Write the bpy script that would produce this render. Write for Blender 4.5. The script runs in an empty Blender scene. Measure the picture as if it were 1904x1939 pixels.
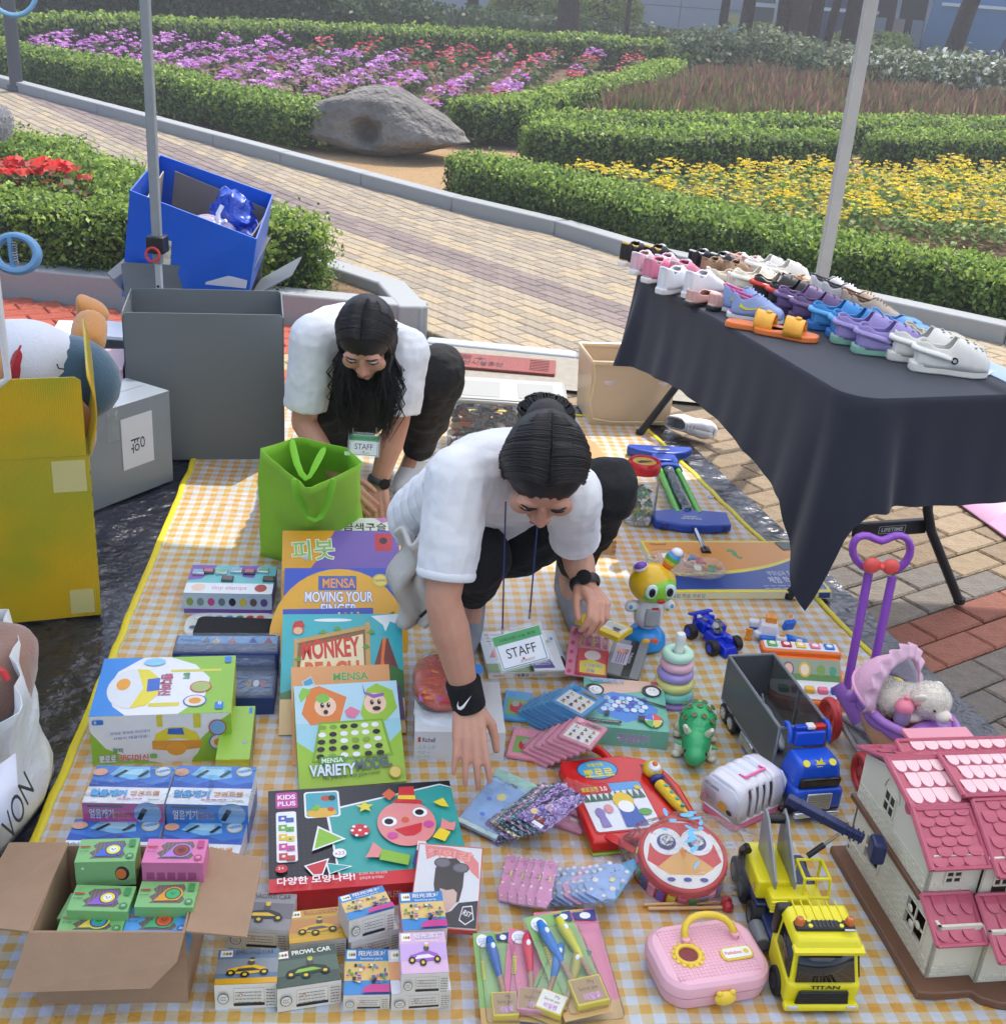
import bpy, bmesh, math, random
import numpy as np
from mathutils import Vector, Matrix, noise
random.seed(7); rng=np.random.default_rng(7)
S=bpy.context.scene; COL=S.collection
R_=math.radians
# ---------------------------------------------------------------- camera (coordinates below are photograph pixels on a 1904 px wide frame)
F_,CX,CY,CH=2228.,952.,969.5,1.6
_p,_r=R_(23.9),R_(4.245); _up=Vector((math.sin(_r)*math.cos(_p),math.cos(_r)*math.cos(_p),math.sin(_p)))
_fy=(Vector((0,0,-1))-_up*Vector((0,0,-1)).dot(_up)).normalized(); _rx=_fy.cross(_up)
RM=Matrix((_rx,_fy,_up))
cam=bpy.data.cameras.new('camera'); camo=bpy.data.objects.new('camera',cam); COL.objects.link(camo)
camo.matrix_world=Matrix.Translation((0,0,CH))@RM.to_4x4()
cam.sensor_fit='HORIZONTAL'; cam.sensor_width=36; cam.lens=36*F_/1904; cam.clip_end=600; cam.clip_start=.05
S.camera=camo
# ---------------------------------------------------------------- light
SUN_EL,SUN_AZ=R_(60),R_(24)          # azimuth measured from +Y towards +X
W=bpy.data.worlds.new("World"); S.world=W; W.use_nodes=True
nt=W.node_tree; bg=nt.nodes['Background']; sk=nt.nodes.new('ShaderNodeTexSky'); sk.sky_type='NISHITA'; sk.sun_disc=False
sk.sun_elevation=SUN_EL; sk.sun_rotation=SUN_AZ; sk.dust_density=2.5; sk.air_density=1.0
nt.links.new(sk.outputs[0],bg.inputs[0]); bg.inputs[1].default_value=.15
sl=bpy.data.lights.new('sun','SUN'); sl.energy=2.0; sl.angle=R_(.6); sl.color=(1,.95,.87)
so=bpy.data.objects.new('sun',sl); COL.objects.link(so)
_sd=Vector((math.sin(SUN_AZ)*math.cos(SUN_EL),math.cos(SUN_AZ)*math.cos(SUN_EL),math.sin(SUN_EL)))
so.rotation_euler=_sd.to_track_quat('Z','Y').to_euler(); so.location=(0,0,20)
S.view_settings.view_transform='Standard'; S.view_settings.look='None'; S.view_settings.gamma=1; S.view_settings.exposure=1.12
S.cycles.max_bounces=8; S.cycles.transparent_max_bounces=12; S.cycles.use_denoising=True
S.cycles.caustics_reflective=False; S.cycles.caustics_refractive=False; S.cycles.sample_clamp_indirect=6
# ---------------------------------------------------------------- pixel -> world
def ray(x,y): return (RM@Vector((x-CX,-(y-CY),-F_)))
def G(x,y,z=0.):
    d=ray(x,y); t=(z-CH)/d.z; return Vector((d.x*t,d.y*t,z))
def terr(x,y):
    z=0.
    if y>9: z+=.055*(y-9)
    return z
def GT(px,py):
    d=ray(px,py)/F_; t=2.
    while t<120:
        p=Vector((0,0,CH))+d*t
        if p.z<terr(p.x,p.y): break
        t+=.02+t*.002
    p.z=terr(p.x,p.y); return p
def AT(px,py,Y):      # point of the pixel's ray at ground distance Y
    d=ray(px,py); t=Y/d.y; return Vector((d.x*t,Y,CH+d.z*t))
def hz(ptop,pbot,z0=0):   # height of a vertical edge seen from pbot up to ptop
    g=G(*pbot,z0); d=ray(*ptop); t=math.hypot(g.x,g.y)/math.hypot(d.x,d.y); return CH+d.z*t
def fit(FL,FR,TL,z0=0.,tilt=0.,W=None,L=None):
    """plane through the pixels FL,FR at height z0, rising away at `tilt`; TL gives its length. -> matrix,W,L"""
    a=G(*FL,z0); b=G(*FR,z0); x=(b-a); w=x.length; x.normalize()
    y0=Vector((0,0,1)).cross(x); y=y0*math.cos(R_(tilt))+Vector((0,0,1))*math.sin(R_(tilt)); n=x.cross(y)
    o=Vector((0,0,CH)); d=ray(*TL); t=(a-o).dot(n)/d.dot(n); p=o+d*t; l=(p-a).dot(y)
    m=Matrix((x,y,n)).transposed().to_4x4(); m.translation=a
    return m,(W or w),(L or abs(l))
# ---------------------------------------------------------------- materials
def hexc(h):
    h=h.lstrip('#'); h=h if len(h)==6 else ''.join(c+c for c in h); c=[int(h[i:i+2],16)/255 for i in (0,2,4)]
    return tuple((v/12.92 if v<=.04045 else ((v+.055)/1.055)**2.4) for v in c)
_mc={}
def M(h,rough=.5,metal=0,bump=0,bs=60,var=0,vs=8,clear=0,alpha=1,trans=0,sss=0,var2=None,sheen=0,emit=0,vc=False,flat_spec=None):
    key=(h,rough,metal,bump,bs,var,vs,clear,alpha,trans,sss,var2,sheen,emit,vc,flat_spec)
    if key in _mc: return _mc[key]
    m=bpy.data.materials.new('mat_'+h.strip('#')); m.use_nodes=True; N=m.node_tree.nodes; L=m.node_tree.links; p=N['Principled BSDF']
    c=hexc(h) if not vc else (1,1,1)
    p.inputs['Base Color'].default_value=(*c,1); p.inputs['Roughness'].default_value=rough; p.inputs['Metallic'].default_value=metal
    if flat_spec is not None: p.inputs['Specular IOR Level'].default_value=flat_spec
    if clear: p.inputs['Coat Weight'].default_value=clear; p.inputs['Coat Roughness'].default_value=.08
    if alpha<1: p.inputs['Alpha'].default_value=alpha
    if trans: p.inputs['Transmission Weight'].default_value=trans
    if sss: p.inputs['Subsurface Weight'].default_value=sss; p.inputs['Subsurface Radius'].default_value=(.02,.008,.004); p.inputs['Subsurface Scale'].default_value=.3
    if sheen: p.inputs['Sheen Weight'].default_value=sheen
    if emit: p.inputs['Emission Color'].default_value=(*c,1); p.inputs['Emission Strength'].default_value=emit
    tc=N.new('ShaderNodeTexCoord'); src=None
    if vc:
        at=N.new('ShaderNodeAttribute'); at.attribute_name='Col'; src=at.outputs['Color']; L.new(src,p.inputs['Base Color'])
    if var:
        nz=N.new('ShaderNodeTexNoise'); nz.inputs['Scale'].default_value=vs; nz.inputs['Detail'].default_value=6; nz.inputs['Roughness'].default_value=.65
        L.new(tc.outputs['Object'],nz.inputs['Vector'])
        mr=N.new('ShaderNodeMapRange'); mr.inputs[1].default_value=.25; mr.inputs[2].default_value=.75
        L.new(nz.outputs['Fac'],mr.inputs[0])
        mx=N.new('ShaderNodeMix'); mx.data_type='RGBA'; mx.blend_type='MIX'
        c2=hexc(var2) if var2 else tuple(v*(1-var) for v in c)
        mx.inputs[6].default_value=(*c,1); mx.inputs[7].default_value=(*c2,1)
        if vc:
            mx.blend_type='MULTIPLY'; L.new(src,mx.inputs[6]); mx.inputs[7].default_value=(1-var,1-var,1-var,1)
        L.new(mr.outputs[0],mx.inputs[0]); L.new(mx.outputs[2],p.inputs['Base Color'])
    if bump:
        nb=N.new('ShaderNodeTexNoise'); nb.inputs['Scale'].default_value=bs; nb.inputs['Detail'].default_value=4
        L.new(tc.outputs['Object'],nb.inputs['Vector']); b=N.new('ShaderNodeBump'); b.inputs['Strength'].default_value=min(1,bump*2); b.inputs['Distance'].default_value=bump*.02*(60/bs)
        L.new(nb.outputs['Fac'],b.inputs['Height']); L.new(b.outputs[0],p.inputs['Normal'])
    _mc[key]=m; return m
def PL(h,r=.3,**k): return M(h,rough=r,bump=.04,bs=25,var=k.pop('var',.06),vs=14,**k)    # moulded plastic
_cl={}
def CL(h='#ffffff',a=.12,r=.08,b=.25,bs=40):
    k=(h,a,r,b,bs)
    if k in _cl: return _cl[k]
    m=bpy.data.materials.new('clear_film'); m.use_nodes=True; N=m.node_tree.nodes; L=m.node_tree.links; N.remove(N['Principled BSDF'])
    nw=lambda t:N.new('ShaderNode'+t); tr=nw('BsdfTransparent'); gl=nw('BsdfGlossy'); df=nw('BsdfDiffuse'); gl.inputs['Roughness'].default_value=r; df.inputs[0].default_value=(*hexc(h),1); tr.inputs[0].default_value=(1,1,1,1)
    lw=nw('LayerWeight'); lw.inputs[0].default_value=.1; m1=nw('MixShader'); m2=nw('MixShader'); m1.inputs[0].default_value=a*.45; L.new(tr.outputs[0],m1.inputs[1]); L.new(df.outputs[0],m1.inputs[2]); ml=nw('Math'); ml.operation='MULTIPLY'; ml.inputs[1].default_value=.8; L.new(lw.outputs['Fresnel'],ml.inputs[0]); L.new(ml.outputs[0],m2.inputs[0]); L.new(m1.outputs[0],m2.inputs[1]); L.new(gl.outputs[0],m2.inputs[2]); L.new(m2.outputs[0],N['Material Output'].inputs[0])
    tc=nw('TexCoord'); nb=nw('TexNoise'); nb.inputs['Scale'].default_value=bs; nb.inputs['Detail'].default_value=3; nb.inputs['Distortion'].default_value=1.2; L.new(tc.outputs['Object'],nb.inputs[0]); bp=nw('Bump'); bp.inputs['Strength'].default_value=min(1,b*1.6); bp.inputs['Distance'].default_value=.6/bs; L.new(nb.outputs[0],bp.inputs['Height']); L.new(bp.outputs[0],gl.inputs['Normal']); L.new(bp.outputs[0],lw.inputs['Normal'])
    _cl[k]=m; return m
PRINT=M('#ffffff',rough=.32,vc=True,var=.05,vs=30,bump=.02,bs=15)
PRINTM=M('#ffffff',rough=.7,vc=True,var=.08,vs=30)
LEAF=None
def leafmat(nm,rough=.5,tl=.45):
    m=bpy.data.materials.new(nm); m.use_nodes=True; N=m.node_tree.nodes; L=m.node_tree.links; p=N['Principled BSDF']; o=N['Material Output']
    at=N.new('ShaderNodeAttribute'); at.attribute_name='Col'; L.new(at.outputs['Color'],p.inputs['Base Color']); p.inputs['Roughness'].default_value=rough
    p.inputs['Specular IOR Level'].default_value=.35
    t=N.new('ShaderNodeBsdfTranslucent'); mx=N.new('ShaderNodeMixShader'); mx.inputs[0].default_value=tl
    g=N.new('ShaderNodeGamma'); g.inputs[1].default_value=.85; L.new(at.outputs['Color'],g.inputs[0]); L.new(g.outputs[0],t.inputs[0])
    L.new(p.outputs[0],mx.inputs[1]); L.new(t.outputs[0],mx.inputs[2]); L.new(mx.outputs[0],o.inputs[0]); return m
LEAF=leafmat('leaf'); 
# ---------------------------------------------------------------- object helpers
def tag(o,label=None,cat=None,group=None,kind=None):
    if label: o['label']=label
    if cat: o['category']=cat
    if group: o['group']=group
    if kind: o['kind']=kind
    return o
def empty(name,label,cat,loc=(0,0,0),rz=0,group=None,mat=None):
    o=bpy.data.objects.new(name,None); COL.objects.link(o); o.empty_display_size=.05
    if mat is not None: o.matrix_world=mat
    else: o.location=loc; o.rotation_euler=(0,0,rz)
    return tag(o,label,cat,group)
def mk(name,me,parent=None,mats=(),loc=None,mat=None):
    for x in mats: me.materials.append(x)
    o=bpy.data.objects.new(name,me); COL.objects.link(o)
    if parent: o.parent=parent
    if mat is not None: o.matrix_basis=mat
    if loc is not None: o.location=loc
    return o
def copytree(o,parent=None):
    c=o.copy(); COL.objects.link(c); c.parent=parent
    for ch in list(o.children): copytree(ch,c)
    return c
class B:
    """collects faces; build() links them as one mesh object"""
    def __init__(s,m=None): s.v=[];s.f=[];s.mi=[];s.ms=[];s.T=Matrix();s.m=m
    def _m(s,m):
        m=m or s.m
        if m not in s.ms: s.ms.append(m)
        return s.ms.index(m)
    def add(s,vs,fs,m=None):
        i=len(s.v); k=s._m(m); T=s.T
        s.v+= [tuple(T@Vector(p)) for p in vs]; s.f+=[tuple(i+j for j in f) for f in fs]; s.mi+=[k]*len(fs); return s
    def box(s,c,d,m=None,rot=None,tp=(1,1)):
        x,y,z=d[0]/2,d[1]/2,d[2]/2; Rm=rot.to_4x4() if rot is not None else Matrix()
        vs=[Vector(c)+Rm@Vector((sx*x*(tp[0] if sz>0 else 1),sy*y*(tp[1] if sz>0 else 1),sz*z)) for sz in(-1,1) for sx,sy in((-1,-1),(1,-1),(1,1),(-1,1))]
        return s.add(vs,[(3,2,1,0),(4,5,6,7),(0,1,5,4),(1,2,6,5),(2,3,7,6),(3,0,4,7)],m)
    def b0(s,x0,y0,z0,x1,y1,z1,m=None): return s.box(((x0+x1)/2,(y0+y1)/2,(z0+z1)/2),(x1-x0,y1-y0,z1-z0),m)
    def cyl(s,p0,p1,r0,r1=None,n=14,m=None,cap=True):
        r1=r0 if r1 is None else r1; p0=Vector(p0);p1=Vector(p1); a=(p1-p0).normalized(); u=a.orthogonal().normalized(); w=a.cross(u)
        vs=[];fs=[]
        for p,r in((p0,r0),(p1,r1)):
            vs+=[p+(u*math.cos(2*math.pi*i/n)+w*math.sin(2*math.pi*i/n))*r for i in range(n)]
        fs=[(i,(i+1)%n,n+(i+1)%n,n+i) for i in range(n)]
        if cap: fs+=[tuple(range(n-1,-1,-1)),tuple(range(n,2*n))]
        return s.add(vs,fs,m)
    def tube(s,pts,r,n=8,m=None,cap=True,closed=False,flat=None):
        pts=[Vector(p) for p in pts]; N=len(pts); vs=[];fs=[]; u=None
        for i,p in enumerate(pts):
            a=(pts[(i+1)%N]-pts[i-1]) if closed else (pts[min(i+1,N-1)]-pts[max(i-1,0)])
            a.normalize()
            u=a.orthogonal() if u is None else (u-a*u.dot(a)); u.normalize(); w=a.cross(u)
            rr=r[i] if isinstance(r,(list,tuple)) else r
            if flat: # (normal dir, thickness)
                w=Vector(flat[0]); w=(w-a*w.dot(a)).normalized(); u=a.cross(w)
            for k in range(n):
                t=2*math.pi*k/n; vs.append(p+u*math.cos(t)*rr+w*math.sin(t)*(flat[1] if flat else rr))
        for i in range(N if closed else N-1):
            for k in range(n): j=(i+1)%N; fs.append((i*n+k,i*n+(k+1)%n,j*n+(k+1)%n,j*n+k))
        if cap and not closed: fs+=[tuple(range(n-1,-1,-1)),tuple(range((N-1)*n,N*n))]
        return s.add(vs,fs,m)
    def lathe(s,prof,n=24,m=None,c=(0,0,0),sx=1,sy=1):
        vs=[];fs=[];k=len(prof)
        for r,z in prof: vs+=[(c[0]+r*sx*math.cos(2*math.pi*i/n),c[1]+r*sy*math.sin(2*math.pi*i/n),c[2]+z) for i in range(n)]
        for j in range(k-1): fs+=[(j*n+i,j*n+(i+1)%n,(j+1)*n+(i+1)%n,(j+1)*n+i) for i in range(n)]
        if prof[0][0]>1e-5: fs.append(tuple(range(n-1,-1,-1)))
        if prof[-1][0]>1e-5: fs.append(tuple(range((k-1)*n,k*n)))
        return s.add(vs,fs,m)
    def ell(s,c,r,m=None,n=16,k=10,rot=None,e=1.):
        vs=[];fs=[];Rm=rot.to_4x4() if rot is not None else Matrix()
        sg=lambda v:math.copysign(abs(v)**e,v)
        for j in range(1,k):
            t=math.pi*j/k
            for i in range(n):
                q=2*math.pi*i/n; vs.append(Vector(c)+Rm@Vector((r[0]*sg(math.sin(t))*sg(math.cos(q)),r[1]*sg(math.sin(t))*sg(math.sin(q)),-r[2]*sg(math.cos(t)))))
        a=len(vs); vs+=[Vector(c)+Rm@Vector((0,0,-r[2])),Vector(c)+Rm@Vector((0,0,r[2]))]
        for j in range(k-2): fs+=[(j*n+i,j*n+(i+1)%n,(j+1)*n+(i+1)%n,(j+1)*n+i) for i in range(n)]
        fs+=[(a,(i+1)%n,i) for i in range(n)]+[((k-2)*n+i,(k-2)*n+(i+1)%n,a+1) for i in range(n)]
        return s.add(vs,fs,m)
    def torus(s,c,Rr,r,m=None,n=28,k=10,rot=None,sx=1,fz=1):
        Rm=rot.to_4x4() if rot is not None else Matrix()
        vs=[Vector(c)+Rm@Vector(((Rr+r*math.cos(b))*math.cos(a)*sx,(Rr+r*math.cos(b))*math.sin(a),r*fz*math.sin(b))) for a in (2*math.pi*i/n for i in range(n)) for b in (2*math.pi*j/k for j in range(k))]
        return s.add(vs,[(i*k+j,((i+1)%n)*k+j,((i+1)%n)*k+(j+1)%k,i*k+(j+1)%k) for i in range(n) for j in range(k)],m)
    def prism(s,poly,z0,z1,m=None,T=None):
        n=len(poly); vs=[Vector((x,y,z0)) for x,y in poly]+[Vector((x,y,z1)) for x,y in poly]
        if T is not None: vs=[T@v for v in vs]
        return s.add(vs,[tuple(range(n-1,-1,-1)),tuple(range(n,2*n))]+[(i,(i+1)%n,n+(i+1)%n,n+i) for i in range(n)],m)
    def grid(s,f,nu,nv,m=None,cu=False,cv=False):
        vs=[f(i/(nu if cu else nu-1),j/(nv if cv else nv-1)) for i in range(nu) for j in range(nv)]
        return s.add(vs,[(i*nv+j,((i+1)%nu)*nv+j,((i+1)%nu)*nv+(j+1)%nv,i*nv+(j+1)%nv) for i in range(nu if cu else nu-1) for j in range(nv if cv else nv-1)],m)
    def build(s,name,parent=None,bev=0,sm=38,sub=0,solid=0,loc=None,mat=None,label=None,seg=2,kind=None,remesh=0,smooth=0):
        me=bpy.data.meshes.new(name); me.from_pydata([tuple(v) for v in s.v],[],s.f)
        for m in s.ms: me.materials.append(m)
        me.polygons.foreach_set('material_index',s.mi); me.update()
        o=bpy.data.objects.new(name,me); COL.objects.link(o)
        if parent: o.parent=parent
        if loc is not None: o.location=loc
        if mat is not None: o.matrix_basis=mat
        if solid: q=o.modifiers.new('s','SOLIDIFY'); q.thickness=solid; q.offset=0
        if remesh: q=o.modifiers.new('r','REMESH'); q.mode='VOXEL'; q.voxel_size=remesh; q.use_smooth_shade=True
        if smooth: q=o.modifiers.new('sm','SMOOTH'); q.factor=.6; q.iterations=smooth
        if bev: q=o.modifiers.new('b','BEVEL'); q.width=bev; q.segments=seg; q.limit_method='ANGLE'; q.angle_limit=R_(30)
        if sub: q=o.modifiers.new('u','SUBSURF'); q.levels=q.render_levels=sub
        if sm: me.shade_smooth(); me.set_sharp_from_angle(angle=R_(sm))
        if label: o['label']=label
        if kind: o['kind']=kind
        return o
def RZ(a): return Matrix.Rotation(R_(a),3,'Z')
def RX(a): return Matrix.Rotation(R_(a),3,'X')
def RY(a): return Matrix.Rotation(R_(a),3,'Y')
def TM(v,rz=0): return Matrix.Translation(v)@Matrix.Rotation(R_(rz),4,'Z')
def rrect(w,h,r,n=5,cx=0,cy=0):
    out=[]
    for (sx,sy,a0) in ((1,1,0),(-1,1,90),(-1,-1,180),(1,-1,270)):
        for i in range(n+1):
            a=R_(a0+90*i/n); out.append((cx+sx*(w/2-r)+r*math.cos(a),cy+sy*(h/2-r)+r*math.sin(a)))
    return out
def circ(cx,cy,rx,ry=None,n=24,a0=0,a1=360):
    ry=rx if ry is None else ry; f=a1-a0>=360
    return [(cx+rx*math.cos(R_(a0+(a1-a0)*i/(n if f else n-1))),cy+ry*math.sin(R_(a0+(a1-a0)*i/(n if f else n-1)))) for i in range(n)]
_tc={}
def textmesh(body,bold=0.):
    bold*=.45
    k=(body,bold)
    if k in _tc: return _tc[k]
    cu=bpy.data.curves.new('t','FONT'); cu.body=body; cu.size=1; cu.offset=bold; cu.resolution_u=4 if body.isascii() else 2; cu.fill_mode='BOTH'
    o=bpy.data.objects.new('t',cu); me=o.to_mesh()
    n=len(me.vertices); a=np.zeros(n*3); me.vertices.foreach_get('co',a); a=a.reshape(-1,3)[:,:2].copy()
    fs=[tuple(p.vertices) for p in me.polygons]
    o.to_mesh_clear(); bpy.data.objects.remove(o); bpy.data.curves.remove(cu)
    if n: mn=a.min(0);mx=a.max(0); a=(a-mn); wh=mx-mn
    else: wh=(1,1)
    _tc[k]=(a,fs,wh); return _tc[k]
class Art:
    """flat print in layers, coordinates in units of the face (0..1 , 0..1), y up"""
    def __init__(s,w,h): s.w=w;s.h=h;s.v=[];s.f=[];s.c=[];s.z=.0004
    def _add(s,pts,fs,col):
        i=len(s.v); s.v+=[(x,y,s.z) for x,y in pts]; s.f+=[tuple(i+j for j in f) for f in fs]; c=hexc(col); s.c+=[(c,len(f)) for f in fs]; s.z+=.00012; return s
    def poly(s,pts,col): return s._add([(x*s.w,y*s.h) for x,y in pts],[tuple(range(len(pts)))],col)
    def rect(s,x0,y0,x1,y1,col,r=0):
        if r:
            w,h=(x1-x0)*s.w,(y1-y0)*s.h; return s._add(rrect(w,h,min(r*s.w,w/2.01,h/2.01),4,(x0+x1)/2*s.w,(y0+y1)/2*s.h),[tuple(range(20))],col)
        return s.poly([(x0,y0),(x1,y0),(x1,y1),(x0,y1)],col)
    def ell(s,x,y,rx,ry,col,n=22,ab=False):
        if ab: ry=ry*s.w/s.h
        return s.poly(circ(x,y,rx,ry,n),col)
    def cir(s,x,y,r,col,n=22): return s.poly(circ(x,y,r,r*s.w/s.h,n),col)
    def star(s,x,y,r,col,n=5,k=.45):
        return s.poly([(x+r*(1 if i%2==0 else k)*math.sin(math.pi*i/n),y+r*(1 if i%2==0 else k)*math.cos(math.pi*i/n)*s.w/s.h) for i in range(2*n)],col)
    def text(s,body,x,y,h,col,w=None,bold=0.,rot=0,out=None,ow=.05,anchor='l'):
        """h = letter height as part of face height; w = width as part of face width"""
        def lay(b,c):
            a,fs,wh=textmesh(body,b); a0,f0,wh0=textmesh(body,bold)
            k=h*s.h/wh0[1]; kx=(w*s.w/wh0[0]) if w else k
            p=(a-np.array([(wh[0]-wh0[0])/2,(wh[1]-wh0[1])/2]))*np.array([kx,k])
            if anchor=='c': p=p-np.array([wh0[0]*kx/2,wh0[1]*k/2])
            cs,sn=math.cos(R_(rot)),math.sin(R_(rot)); p=np.stack([p[:,0]*cs-p[:,1]*sn,p[:,0]*sn+p[:,1]*cs],1)+np.array([x*s.w,y*s.h])
            s._add([tuple(q) for q in p],fs,c)
        if out: lay(bold+ow,out)
        lay(bold,col); return s
    def lines(s,x,y,w,n,dy,col,t=.012):
        for i in range(n):
            xx=x
            while xx<x+w-.01:
                l=random.uniform(.02,.07); s.rect(xx,y-i*dy,min(xx+l,x+w),y-i*dy+t,col); xx+=l+.012
            s.z-=.00012
        return s
    def build(s,parent,mat=None,name='printed_artwork',gl=True,flip=False):
        me=bpy.data.meshes.new(name)
        me.from_pydata(s.v,[],s.f); a=me.color_attributes.new('Col','FLOAT_COLOR','CORNER')
        buf=np.ones((sum(n for _,n in s.c),4),dtype=np.float32); i=0
        for c,n in s.c: buf[i:i+n,:3]=c; i+=n
        a.data.foreach_set('color',buf.ravel()); me.materials.append(PRINT if gl else PRINTM)
        o=bpy.data.objects.new(name,me); COL.objects.link(o); o.parent=parent
        if mat is not None: o.matrix_basis=mat
        return o
def face_m(o,x,y):      # 4x4 placing a print: origin o, axes x,y
    x=Vector(x).normalized();y=Vector(y).normalized(); n=x.cross(y); m=Matrix((x,y,n)).transposed().to_4x4(); m.translation=Vector(o); return m
def carton(name,label,cat,FLt,FRt,BLt,FLb,col,z0=0,group=None,top=None,front=None,side=None,D=None,Hh=None,W=None,mt=None,bev=.0012,sub='carton_body'):
    """an upright box given by its top corners and the foot of its front-left edge (pixels)"""
    h=Hh if Hh else hz(FLt,FLb,z0)-z0
    m,w,l=fit(FLt,FRt,BLt,z0+h); w=W or w; l=D or l
    m=m.copy(); m.translation.z=z0
    e=empty(name,label,cat,mat=m,group=group)
    B(mt or M(col,rough=.4,bump=.02,bs=12,var=.06)).b0(0,0,0,w,l,h).build(sub,e,bev=bev)
    if top: a=Art(w,l); top(a); a.build(e,face_m((0,0,h),(1,0,0),(0,1,0)))
    if front: a=Art(w,h); front(a); a.build(e,face_m((0,0,0),(1,0,0),(0,0,1)))
    if side: a=Art(l,h); side(a); a.build(e,face_m((w,0,0),(0,1,0),(0,0,1)))
    return e,w,l,h
def slab(name,label,cat,m,w,l,t,col,group=None,art=None,sub='carton_body',mt=None,bev=.0012,fa=None):
    """a flat box of thickness t whose printed face is the matrix plane (origin at front-left)"""
    e=empty(name,label,cat,mat=m,group=group)
    B(mt or M(col,rough=.4,bump=.02,bs=12,var=.06)).b0(0,0,-t,w,l,0).build(sub,e,bev=bev)
    if art: a=Art(w,l); art(a); a.build(e)
    if fa: a=Art(w,t); fa(a); a.build(e,face_m((0,0,-t),(1,0,0),(0,0,1)))
    return e
def leaves(name,pts,nrm,size,cols,parent=None,mat=None,jit=.9,asp=1.7,kind=None,core=None,fold=.25):
    """numpy leaf cloud: pts (n,3), nrm (n,3), size scalar/array, cols (n,3)"""
    n=len(pts); pts=np.asarray(pts,float); nr=np.asarray(nrm,float)+rng.normal(0,jit,(n,3)); nr/=np.linalg.norm(nr,axis=1,keepdims=True)+1e-9
    t=rng.normal(0,1,(n,3)); t-=nr*(t*nr).sum(1,keepdims=True); t/=np.linalg.norm(t,axis=1,keepdims=True)+1e-9; b=np.cross(nr,t)
    sz=(np.ones(n)*size*rng.uniform(.7,1.3,n))[:,None]
    v=np.stack([pts-t*sz*.5,pts+b*sz*.5/asp+nr*sz*fold*.3,pts+t*sz*.5,pts-b*sz*.5/asp+nr*sz*fold*.3],1).reshape(-1,3)
    me=bpy.data.meshes.new(name); V0=0; cv=cf=None
    if core is not None: cv,cf,cc=core; V0=len(cv)
    nv=V0+4*n; me.vertices.add(nv); allv=np.concatenate([cv,v]) if V0 else v; me.vertices.foreach_set('co',allv.astype(np.float32).ravel())
    q=(np.arange(n*4)+V0)
    if V0: li=np.concatenate([cf.ravel(),q]); npoly=len(cf)+n
    else: li=q; npoly=n
    me.loops.add(len(li)); me.loops.foreach_set('vertex_index',li.astype(np.int32)); me.polygons.add(npoly)
    me.polygons.foreach_set('loop_start',(np.arange(npoly)*4).astype(np.int32)); me.update(calc_edges=True)
    a=me.color_attributes.new('Col','FLOAT_COLOR','CORNER'); c4=np.ones((len(li),4),np.float32)
    c4[-4*n:,:3]=np.repeat(cols,4,axis=0)
    if V0: c4[:-4*n,:3]=cc
    a.data.foreach_set('color',c4.ravel()); me.materials.append(mat or LEAF)
    o=bpy.data.objects.new(name,me); COL.objects.link(o); 
    if parent: o.parent=parent
    if kind: o['kind']=kind
    return o
def mixc(cols,n,w=None):
    c=np.array([hexc(x) for x in cols]); i=rng.choice(len(c),n,p=w); return c[i]*rng.uniform(.75,1.25,(n,1))

_O='zeroth first second third fourth fifth sixth seventh eighth ninth tenth eleventh twelfth thirteenth fourteenth fifteenth sixteenth seventeenth eighteenth nineteenth twentieth'.split()
def ordw(n): return _O[n] if n<21 else ('twenty-' if n<30 else 'thirty-' if n<40 else 'forty-')+_O[n%10] if n%10 else {30:'thirtieth',40:'fortieth'}.get(n,'fiftieth')
# ================================================================ SETTING
def vnz(p,s=1.): return noise.noise(Vector(p)*s)
def sheet(name,xs,ys,zf,m,kind='structure'):
    b=B(m); b.add([(x,y,zf(x,y)) for x in xs for y in ys],[(i*len(ys)+j,(i+1)*len(ys)+j,(i+1)*len(ys)+j+1,i*len(ys)+j+1) for i in range(len(xs)-1) for j in range(len(ys)-1)])
    return b.build(name,kind=kind,sm=180)
SOIL=M('#8a6f52',rough=.95,var=.45,vs=6,var2='#5d4631',bump=.9,bs=14)
xs=[-160,-60,-30]+[-20+i for i in range(45)]+[40,80,160]; ys=[-40,-10,0,5,7,8,8.6]+[9+i for i in range(40)]+[60,90,160]
sheet('ground',xs,ys,lambda x,y:terr(x,y)-.05+(.02*vnz((x,y,0),1.3) if y>9 else 0),SOIL)
GRANITE=M('#a5a8a8',rough=.75,var=.25,vs=180,bump=.25,bs=220); CONC=M('#a39c8e',rough=.9,var=.3,vs=25,bump=.4,bs=120)
# ---- far granite kerb along the path
kl=[(-9.6,16.4),(-5.85,13.53),(-2.16,10.54),(.22,8.63),(.82,7.86),(2.69,6.4),(6.5,3.55)]
kerbT=empty('kerb',None,None); kerbT['kind']='structure'
def kerb_run(pts,w,h,ln,parent,m,off=0,zf=None):
    k=0
    for (a,b) in zip(pts,pts[1:]):
        a=Vector(a);b=Vector(b);L=(b-a).length;n=max(1,round(L/ln));d=(b-a)/n;nn=Vector((-d.y,d.x)).normalized()
        for i in range(n):
            p=a+d*i+nn*off;q=p+d*(1-.006/d.length)
            z0=terr(p.x,p.y);z1=terr(q.x,q.y); o2=nn*w
            vs=[(p.x,p.y,z0-.08),(q.x,q.y,z1-.08),(q.x+o2.x,q.y+o2.y,z1-.08),(p.x+o2.x,p.y+o2.y,z0-.08)]; hh=h+random.uniform(-.002,.002)
            vs+=[(x,y,z+.08+hh) for x,y,z in vs]
            B(m).add(vs,[(3,2,1,0),(4,5,6,7),(0,1,5,4),(1,2,6,5),(2,3,7,6),(3,0,4,7)]).build('kerb_stone',parent,bev=.012)
kerb_run(kl,.15,.1,.95,kerbT,GRANITE)
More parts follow.
